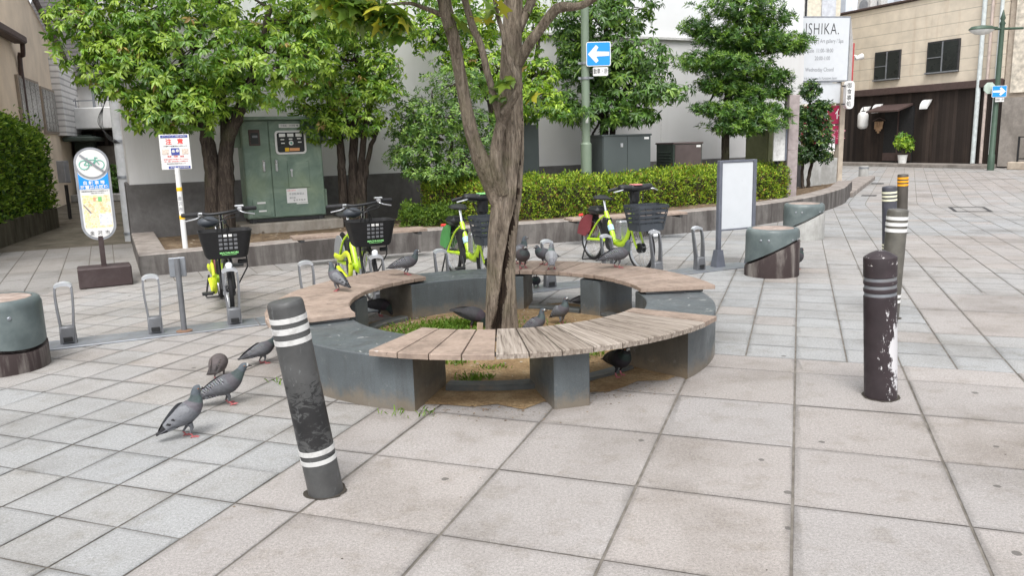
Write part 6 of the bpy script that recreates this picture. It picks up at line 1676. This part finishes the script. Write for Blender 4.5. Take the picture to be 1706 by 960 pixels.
b = MB(); b.box((W_ / 2 - .03, .05, .33), (W_ - .2, .16, .66), .006); b.build('base_wall', M['conclight'], t)
b = MB(); b.box((W_ / 2 - .02, .01, zm - .27), (W_ - .22, .05, .46), .004); b.build('upper_small_panel', M['panelwhite'], t)
crim = simple('crimson_panel', (.26, .012, .05), .35)
for k, s in enumerate(('花  化', '美容室')):
    b = MB(); b.box((W_ / 2 - .02, .01, zm - .76 - k * .46), (W_ - .22, .05, .42), .004); q_ = b.build('crimson_panel', crim, t); text(s, .25, M['white'] if k == 0 else simple('pale_pink_ink', (.5, .2, .26), .5), q_, W_ - .32, zm - .76 - k * .46, -.02)
b = MB(); b.box((W_ - .33, .01, zm - 1.42), (.25, .05, .36), .004); b.build('paper_notice', M['paper'], t)
b = MB(); b.add([(W_ + .03, -.04, zm + .02), (W_ + .42, .42, zm - .2), (W_ + .42, .42, zt - .55), (W_ + .03, -.04, zt)], [(0, 1, 2, 3)]); b.add([(W_ + .03, .02, zm + .02), (W_ + .42, .48, zm - .2), (W_ + .42, .48, zt - .55), (W_ + .03, .02, zt)], [(3, 2, 1, 0)]); b.build('side_panel', M['offwhite'], t, smooth=0)
b = MB(); b.box((W_ + .42, .44, (zt + zm) / 2 - .34), (.06, .07, zt - zm - .35), .004); b.build('red_edge', simple('dull_red', (.4, .06, .06), .5), t)
q = A(1414, 158, YS - .1)
t2 = thing('lantern_sign', 'rounded white upright sign with black characters at the right edge of the shop signboard', 'sign', q, rz)
b = MB(); b.plate(roundrect(.20, .62, .09, 8), -.06, .06); bd = b.build('body', M['white'], t2, smooth=40)
for k, ch in enumerate('御食事処'): text(ch, .125, M['ink'], bd, -.03, .2 - k * .135, -.0625)
b = MB(); b.box((-.12, .0, .2), (.1, .03, .03)); b.box((-.12, 0, -.2), (.1, .03, .03)); b.build('bracket', M['steeldark'], t2)
p = A(1432, 95, YS + 1.0)
t2 = thing('spotlight', 'small white spotlight sticking out to the right of the shop signboard', 'lamp', p, 0)
b = MB(); b.lathe([(.04, -.1), (.07, .08), (0, .09)], 16, 0, Matrix.Rotation(R(70), 4, 'Y')); b.build('head', M['white'], t2, smooth=40); b = MB(); b.tube([(-.12, .05, .05), (0, 0, 0)], .018, 8); b.build('arm', M['white'], t2)
# ================================================================== RIGHT SHOP HOUSE
RL = Vector((14.25, 33.2, 0)); RR_ = Vector((16.75, 27.4, 0))
e = (RR_ - RL); LR = e.length; rz = math.atan2(e.y, e.x)
RL = RL - e.normalized() * 3.0; LR += 3.0
t = thing('wooden_front_house', 'beige sided house with dark wooden ground floor and two upper windows', 'building', RL, rz)
DP = 9.0; ZB, ZW, ZT = .12, 2.95, 6.08
b = MB(); b.box((LR / 2, DP / 2, (ZW + ZT) / 2), (LR, DP, ZT - ZW)); b.build('upper_wall', M['beigesiding'], t, smooth=0)
b = MB(); b.box((LR / 2, DP / 2 + .02, (ZB + ZW) / 2), (LR, DP, ZW - ZB)); b.build('wooden_front', M['darkboards'], t, smooth=0)
b = MB(); b.box((LR / 2, -.06, ZW - .08), (LR, .18, .26), .02); b.build('cornice', M['brown'], t)
b = MB(); b.box((LR / 2, DP / 2, ZT + .06), (LR + .16, DP + .16, .09), .02); b.build('roof', M['brown'], t)
b = MB(); b.box((LR / 2, -.35, .06), (LR, .8, .14), .02); b.build('step', M['rearconc'], t)
def onr(px, py):      # point of the facade seen at a pixel, in house coordinates
    d_ = ray(px, py); n_ = Vector((-e.y, e.x, 0)).normalized(); tt = (RL - Vector((0, 0, H))).dot(n_) / d_.dot(n_); P_ = Vector((0, 0, H)) + d_ * tt
    return (P_ - RL).dot(e.normalized()), P_.z
for (q0, q1, q2, q3) in (((1461, 89), (1501, 83), (1461, 134), (1501, 128)), ((1549, 72), (1600, 64), (1549, 122), (1598, 115))):
    xa, za = onr(*q0); xb, zb2 = onr(*q1); xc, zc_ = onr(*q2)
    w_ = xb - xa; h_ = za - zc_; cx = (xa + xb) / 2; cz2 = (za + zc_) / 2
    b = MB(); b.box((cx, -.02, cz2), (w_ + .08, .10, h_ + .08), .01); wf = b.build('window', M['steeldark'], t)
    b = MB(); b.box((cx - w_ / 4, -.065, cz2), (w_ / 2 - .06, .02, h_ - .06)); b.box((cx + w_ / 4, -.072, cz2), (w_ / 2 - .04, .02, h_ - .06)); b.build('pane', M['glass'], wf)
    b = MB(); b.box((cx, -.085, cz2), (.05, .03, h_)); b.box((cx - w_ / 4, -.085, cz2), (w_ / 2, .02, .03)); b.box((cx, -.09, cz2 - h_ / 2), (w_ + .1, .08, .05)); b.build('mullion', M['galv'], wf)
xa, za = onr(1476, 190); xb, zb2 = onr(1518, 270)
b = MB(); b.box(((xa + xb) / 2, -.01, 1.2), (xb - xa, .08, 2.1)); dr = b.build('door', M['blackmatte'], t)
b = MB(); b.box(((xa + xb) / 2, -.06, 1.2), (.05, .03, 2.1)); b.box(((xa + xb) / 2, -.06, .35), (xb - xa, .03, .3)); b.build('door_frame', M['brown'], dr)
xa, za = onr(1468, 180); xb, zb2 = onr(1522, 172)
b = MB(); b.add([(xa, -.02, za + .12), (xb, -.02, za + .12), (xb, -.8, za - .12), (xa, -.8, za - .12), (xa, -.02, za + .05), (xb, -.02, za + .05), (xb, -.8, za - .18), (xa, -.8, za - .18)], [(3, 2, 1, 0), (4, 5, 6, 7), (0, 1, 5, 4), (1, 2, 6, 5), (2, 3, 7, 6), (3, 0, 4, 7)]); b.build('canopy', M['brown'], t, smooth=0)
for (px, py) in ((1446, 184), (1466, 180), (1547, 173)):
    x, z = onr(px, py); b = MB(); vs = []; fs = []; n = 8
    for k in range(n + 1):
        a = PI / 2 * k / n
        for xx in (-.27, .27): vs.append((x + xx * .62, -.42 * math.sin(a) * .6 - .02, z - .18 + .34 * math.cos(a)))
    for k in range(n): fs.append((2 * k, 2 * k + 1, 2 * k + 3, 2 * k + 2))
    fs += [tuple(range(0, 2 * n + 2, 2)) , tuple(range(2 * n + 1, 0, -2))]
    b.add(vs, fs); b.build('vent_hood', M['white'], t, smooth=40)
for (px, m, w, dy) in ((1629, 'bluepipe', .075, -.1), (1641, 'pinkpipe', .05, -.06), (1656, 'bluepipe', .06, -.05)):
    x, z = onr(px, 200); b = MB(); b.tube([(x, dy, .15), (x, dy, 9 if m == 'bluepipe' else 7)], w, 12); b.build('drainpipe', M[m], t, smooth=50)
x, z = onr(1453, 200)
P_ = RL + e.normalized() * x; n_ = Vector((e.y, -e.x, 0)).normalized()
tl = thing('paper_lantern', 'white paper lantern hanging by the dark wooden shop front', 'lantern', (P_.x + n_.x * .5, P_.y + n_.y * .5, z), 0)
b = MB(); b.lathe([(.06, -.34), (.16, -.30), (.2, -.2), (.2, .2), (.16, .30), (.06, .34)], 20); b.build('shade', M['white'], tl, smooth=50); b = MB(); b.tube([(0, 0, .33), (0, 0, .55)], .01, 6); b.lathe([(.07, .33), (.07, .37), (0, .37)], 12); b.lathe([(0, -.37), (.07, -.37), (.07, -.33)], 12); b.build('cap', M['blackmatte'], tl)
x, z = onr(1467, 213); P_ = RL + e.normalized() * x
tl = thing('wall_ornament', 'pale straw ornament hanging on the dark wood left of the shop door', 'ornament', (P_.x + n_.x * .1, P_.y + n_.y * .1, z), rz)
b = MB()
for k in range(5): b.tube([((k - 2) * .09, 0, .25), ((k - 2) * .07, -.02, -.2 + abs(k - 2) * .08)], [.03, .045], 7)
b.build('tassels', simple('straw', (.42, .27, .16), .8), tl); b = MB(); b.tube([(-.3, 0, .28), (0, 0, .4), (.3, 0, .28)], .02, 6); b.build('cord', M['brown'], tl)
# pot plant
x, z = onr(1521, 262); P_ = RL + e.normalized() * x + n_ * .55
t = thing('potted_plant', 'bright green potted plant in a white pot outside the dark wooden shop', 'plant', (P_.x, P_.y, .12))
b = MB(); b.lathe([(.13, 0), (.14, .05), (.17, .30), (.18, .32), (.155, .32), (.15, .28), (0, .28)], 24); b.build('pot', M['terracotta'], t, smooth=40)
b = MB()
for k in range(7): a = k * .9; b.tube([(0, 0, .33), (.1 * math.cos(a), .1 * math.sin(a), .7), (.25 * math.cos(a), .25 * math.sin(a), 1.0 + .1 * (k % 3))], [.018, .014, .008], 6)
b.build('stems', M['barkdark'], t)
V, C_ = rosettes([((0, 0, .82), (.32, .30, .25), 42), ((-.1, 0, .98), (.2, .2, .18), 18), ((.15, 0, .66), (.2, .2, .15), 16)], 6, .14, .06, [(3, (.16, .30, .02), (.32, .46, .04)), (2, (.08, .2, .02), (.14, .26, .03))], .3)
leaves('foliage', V, C_, M['leaf'], t)
# roof units
for k, (px, py) in enumerate(((1444, 14), (1462, 4))):
    q = A(px, py, 34.5 + 0 * k); t = thing('rooftop_unit', 'grey air conditioning unit on the roof of the beige house, ' + ('left one' if k == 0 else 'right one, standing higher'), 'air conditioner', (q.x, q.y, 6.2), rz)
    b = MB(); b.box((0, 0, .32 + .1 * k), (.75, .35, .6 + .2 * k), .03); b.build('casing', M['offwhite'], t); b = MB(); b.lathe([(.22, 0), (.22, .02), (0, .03)], 24, 0, Matrix.Translation((0, -.18, .32)) @ Matrix.Rotation(PI / 2, 4, 'X')); b.build('fan_grille', M['signgrey'], t)
# house at far right and its lower wall
q0 = RR_ + e.normalized() * .05
e2 = Vector((.62, -.78, 0)); rz2 = math.atan2(e2.y, e2.x)
t = thing('blotchy_house', 'tall blotchy beige walled house at the right edge behind the street lamp', 'building', q0, rz2)
b = MB(); b.box((5, 4, 4.8), (10, 8, 5.0)); b.build('upper_wall', M['oldconc'], t, smooth=0)
b = MB(); b.box((5, 3.97, 1.2), (10, 8.06, 2.3)); b.build('lower_wall', M['rearconc'], t, smooth=0)
b = MB(); b.box((.45, -.03, 4.9), (.5, .08, 4.8)); b.build('exposed_strip', simple('peeling_white_strip', (.55, .50, .42), .85, var=.3, vs=6), t)
b = MB(); b.box((5, 4, 7.4), (10.3, 8.3, .2)); b.build('roof', M['brown'], t)
b = MB(); mid = e2 * 4 + q0 + Vector((-e2.y, e2.x, 0)) * -.7
P_ = q0 + e2 * .9 - Vector((-e2.y, e2.x, 0)) * .9
t = thing('metal_fence', 'low dark metal fence on a stone kerb by the grey wall at the right edge', 'fence', P_, rz2)
b = MB(); b.box((3, 0, .12), (6.5, .3, .26), .03); b.build('kerb', M['oldconc'], t)
for k in range(7): b = MB(); b.box((k * .95, 0, .62), (.05, .05, .9)); b.build('post', M['blackmatte'], t)
for z_ in (1.05, .35): b = MB(); b.box((3, 0, z_), (6.0, .03, .035)); b.build('rail', M['blackmatte'], t)
# ================================================================== BACKGROUND BUILDINGS, centre right
p = A(1395, 20, 46)
t = thing('clad_building', 'pale blue grey clad building rising behind the shop signboard', 'building', (p.x - 2.2, 44, 0), R(-6))
b = MB(); b.box((3.4, 4, 4.6), (7.5, 8, 9.2)); b.build('wall', M['greysiding'], t, smooth=0)
b = MB(); b.box((3.4, 4, 9.3), (7.7, 8.2, .25)); b.build('roof', M['galv'], t)
p = A(1345, 20, 30)
t = thing('cream_tower', 'narrow cream building with barred window and dark louvre strip above the shop signboard', 'building', (p.x - 1.0, 30, 0), 0)
b = MB(); b.box((1.0, 2, 5), (2.4, 4, 10)); b.build('wall', simple('cream_wall', (.60, .56, .46), .8), t, smooth=0)
b = MB(); b.box((-.05, -.04, 5.9), (.34, .1, 2.6)); b.build('louvre_strip', M['signgrey'], t)
wf = MB(); wf.box((.78, -.02, 6.0), (.40, .08, 1.1)); wf = wf.build('window', M['offwhite'], t)
b = MB()
for k in range(3): b.box((.66 + k * .13, -.07, 6.0), (.07, .03, 1.0))
b.build('pane', M['blackmatte'], wf)
b = MB(); b.box((1.75, -.03, 5), (.5, .1, 10)); b.build('pilaster', simple('bluish_pilaster', (.5, .52, .56), .7), t)
# ================================================================== ALLEY: left house, end house
LP = Vector((-8.4, 11.5, 0)); le = Vector((-.342, .94, 0)).normalized(); lrz = math.atan2(le.y, le.x); ln = Vector((le.y, -le.x, 0))
def onl(px, py):
    d_ = ray(px, py); tt = (LP - Vector((0, 0, H))).dot(ln) / d_.dot(ln); P_ = Vector((0, 0, H)) + d_ * tt
    return (P_ - LP).dot(le), P_.z
t = thing('beige_house', 'old beige plastered house with sloping gable above the hedge at the left edge', 'building', LP, lrz)
x_e = onl(112, 150)[0]; g0 = onl(48, 0); g1 = onl(98, 96)
sl = (g1[1] - g0[1]) / (g1[0] - g0[0]); xr = 1.0
poly = [(-4, 0), (x_e, 0), (x_e, g1[1] + sl * (x_e - g1[0])), (xr, g0[1] + sl * (xr - g0[0])), (-4, g0[1] + sl * (xr - g0[0]) - .8)]
T = Matrix(((1, 0, 0, 0), (0, 0, 1, 0), (0, 1, 0, 0), (0, 0, 0, 1)))
b = MB(); b.prism(poly, 0, 7, 0, T); o = b.build('wall', M['beigewall'], t, smooth=0)
bm = bmesh.new(); bm.from_mesh(o.data); bmesh.ops.recalc_face_normals(bm, faces=bm.faces); bm.to_mesh(o.data); bm.free()
b = MB(); ztop = g0[1] + sl * (xr - g0[0]); b.tube([(x_e + .2, -.12, g1[1] + sl * (x_e + .2 - g1[0]) + .06), (xr, -.12, ztop + .06)], [(.06, .12)] * 2, 8); b.build('verge_board', M['brown'], t)
xg, zg = onl(18, 70); x2 = onl(2, 60)
b = MB(); b.box((xg - 1.6, -.16, zg + .06), (3.4, .28, .16), .03); gt = b.build('gutter', M['brown'], t); b = MB(); b.tube(curve([(xg + .1, -.2, zg), (xg + .25, -.15, zg - .25), (xg + .32, -.06, zg - .5), (xg + .32, -.06, .3)], 5), .05, 10); b.build('downpipe', M['brown'], gt)
for (qa, qb, hz) in (((23, 122), (59, 138), 1.15), ((63, 142), (86, 152), 1.15)):
    xa, za = onl(*qa); xb, zb2 = onl(*qb); cx = (xa + xb) / 2; zz = (za + zb2) / 2
    b = MB(); b.box((cx, -.0, zz - hz / 2), (xb - xa, .12, hz)); wf = b.build('window', simple('window_frame_taupe', (.30, .25, .2), .7), t)
    n_p = 4
    for k in range(n_p):
        b = MB(); w_ = (xb - xa - .1) / n_p; b.box((xa + .05 + w_ * (k + .5), -.065, zz - hz / 2), (w_ - .06, .02, hz - .12)); b.build('pane', simple('dusty_glass', (.24, .23, .21), .3), wf)
xa, za = onl(76, 80); xb, zb2 = onl(109, 110); zlo = onl(100, 226)[1]
b = MB(); b.box(((xa + xb) / 2 + .15, -.10, (za - .2 + zlo) / 2), (xb - xa, .22, za - .2 - zlo)); b.build('louvred_screen', M['louvre'], t, smooth=0)
b = MB(); b.box(((xa + xb) / 2 + .4, -.45, onl(100, 232)[1]), (xb - xa, .8, .12), .02); b.build('awning', M['cabgreen'], t)
b = MB(); b.box((xb - .2, -.35, .95), (1.4, .5, 1.9), .03); b.build('porch_box', M['cabgreen'], t)
q = A(97, 310, 16.9); tm = thing('wall_box', 'small grey utility box at the end of the hedge in the alley', 'utility box', (q.x + .15, 16.9, .55), R(-15)); b = MB(); b.box((0, 0, .45), (.2, .14, .46), .01); b.build('casing', M['signgrey'], tm); b = MB(); b.box((0, .02, -.2), (.05, .05, .75)); b.build('post', M['steeldark'], tm)
YE = 24.5
pa = A(96, 300, YE); pb_ = A(236, 300, YE)
t = thing('alley_end_house', 'house at the end of the alley with grey tiled roof and white balcony', 'building', (pa.x - 1, YE, 0), 0)
W_ = pb_.x - pa.x + 3.5
z = lambda y: A(160, y, YE).z
b = MB(); b.box((W_ / 2, 3, 1.15), (W_, 6, 2.3)); b.build('wall', simple('alley_beige', (.33, .29, .25), .85, dirt=(.2, .17, .15), ds=1.2), t, smooth=0)
b = MB(); b.box((W_ / 2, -.03, (z(243) + z(218)) / 2), (W_, .1, z(218) - z(243))); b.build('slatted_wall', M['slatwall'], t, smooth=0)
b = MB(); b.box((W_ / 2, -.45, (z(181) + z(216)) / 2), (W_, .9, z(181) - z(216)), .03); b.build('balcony', M['white'], t)
b = MB(); b.box((W_ / 2, 3.4, (z(182) + z(134)) / 2), (W_, 6, z(134) - z(182) + .6)); b.build('upper_wall', M['white'], t, smooth=0)
b = MB(); zr = z(136)
b.add([(-.3, .1, zr), (W_ + .3, .1, zr), (W_ + .3, 5.6, zr + 7.3), (-.3, 5.6, zr + 7.3), (-.3, 11, zr), (W_ + .3, 11, zr)], [(0, 1, 2, 3), (3, 2, 5, 4), (0, 3, 4), (1, 5, 2)]); b.build('roof', M['rooftile'], t, smooth=0)
b = MB()
for k in range(9): b.box((.8 + k * .75, -.86, z(176)), (.02, .02, .35))
b.box((W_ / 2, -.86, z(170)), (W_, .03, .03)); b.build('balcony_rail', M['galv'], t)
b = MB(); b.box((2.45, -.1, z(120)), (.06, .06, 3)); b.build('downpipe', M['galv'], t)
q = A(186, 326, 23.6); t = thing('small_shrub', 'small green shrub on the low step at the end of the alley', 'shrub', (q.x, q.y, .0))
V, C_ = rosettes([((0, 0, .55), (.5, .35, .42), 80)], 6, .14, .06, [(3, (.04, .11, .016), (.10, .2, .03)), (1, (.02, .06, .012), (.05, .1, .02))], .2); leaves('foliage', V, C_, M['leafdark'], t)
b = MB(); b.tube([(0, 0, 0), (0, 0, .5)], .03, 8); b.build('stem', M['barkdark'], t)
b = MB(); q = A(200, 335, 22.8); b.box((q.x, q.y, .1), (2.6, .5, .2), .02); tag(b.build('stone_step', M['conclight']), 'low pale stone step at the end of the alley', 'step')
# ================================================================== LIGHT
w = bpy.data.worlds.new('World'); S.world = w; w.use_nodes = True
nt = w.node_tree; sky = nt.nodes.new('ShaderNodeTexSky'); sky.sky_type = 'NISHITA'; sky.sun_disc = False
SE, SR = R(58), R(188)
sky.sun_elevation = SE; sky.sun_rotation = SR; sky.dust_density = 4.0; sky.air_density = 1.0; sky.ozone_density = 1.0
hs = nt.nodes.new('ShaderNodeHueSaturation'); hs.inputs['Saturation'].default_value = .22      # overcast: grey white sky
nt.links.new(sky.outputs[0], hs.inputs['Color'])
bg = nt.nodes['Background']; bg.inputs['Strength'].default_value = .15
nt.links.new(hs.outputs[0], bg.inputs['Color'])
sun = bpy.data.lights.new('sun', 'SUN'); sun.energy = 1.0; sun.angle = R(25); sun.color = (1, .98, .955)
so = bpy.data.objects.new('sun', sun); COL.objects.link(so)
dv = Vector((math.sin(SR) * math.cos(SE), math.cos(SR) * math.cos(SE), math.sin(SE)))
so.rotation_euler = dv.to_track_quat('Z', 'Y').to_euler(); so.location = (0, 0, 20)
S.view_settings.view_transform = 'Standard'; S.view_settings.look = 'None'; S.view_settings.gamma = 1; S.view_settings.exposure = 0.97
S.cycles.max_bounces = 8; S.cycles.transparent_max_bounces = 4
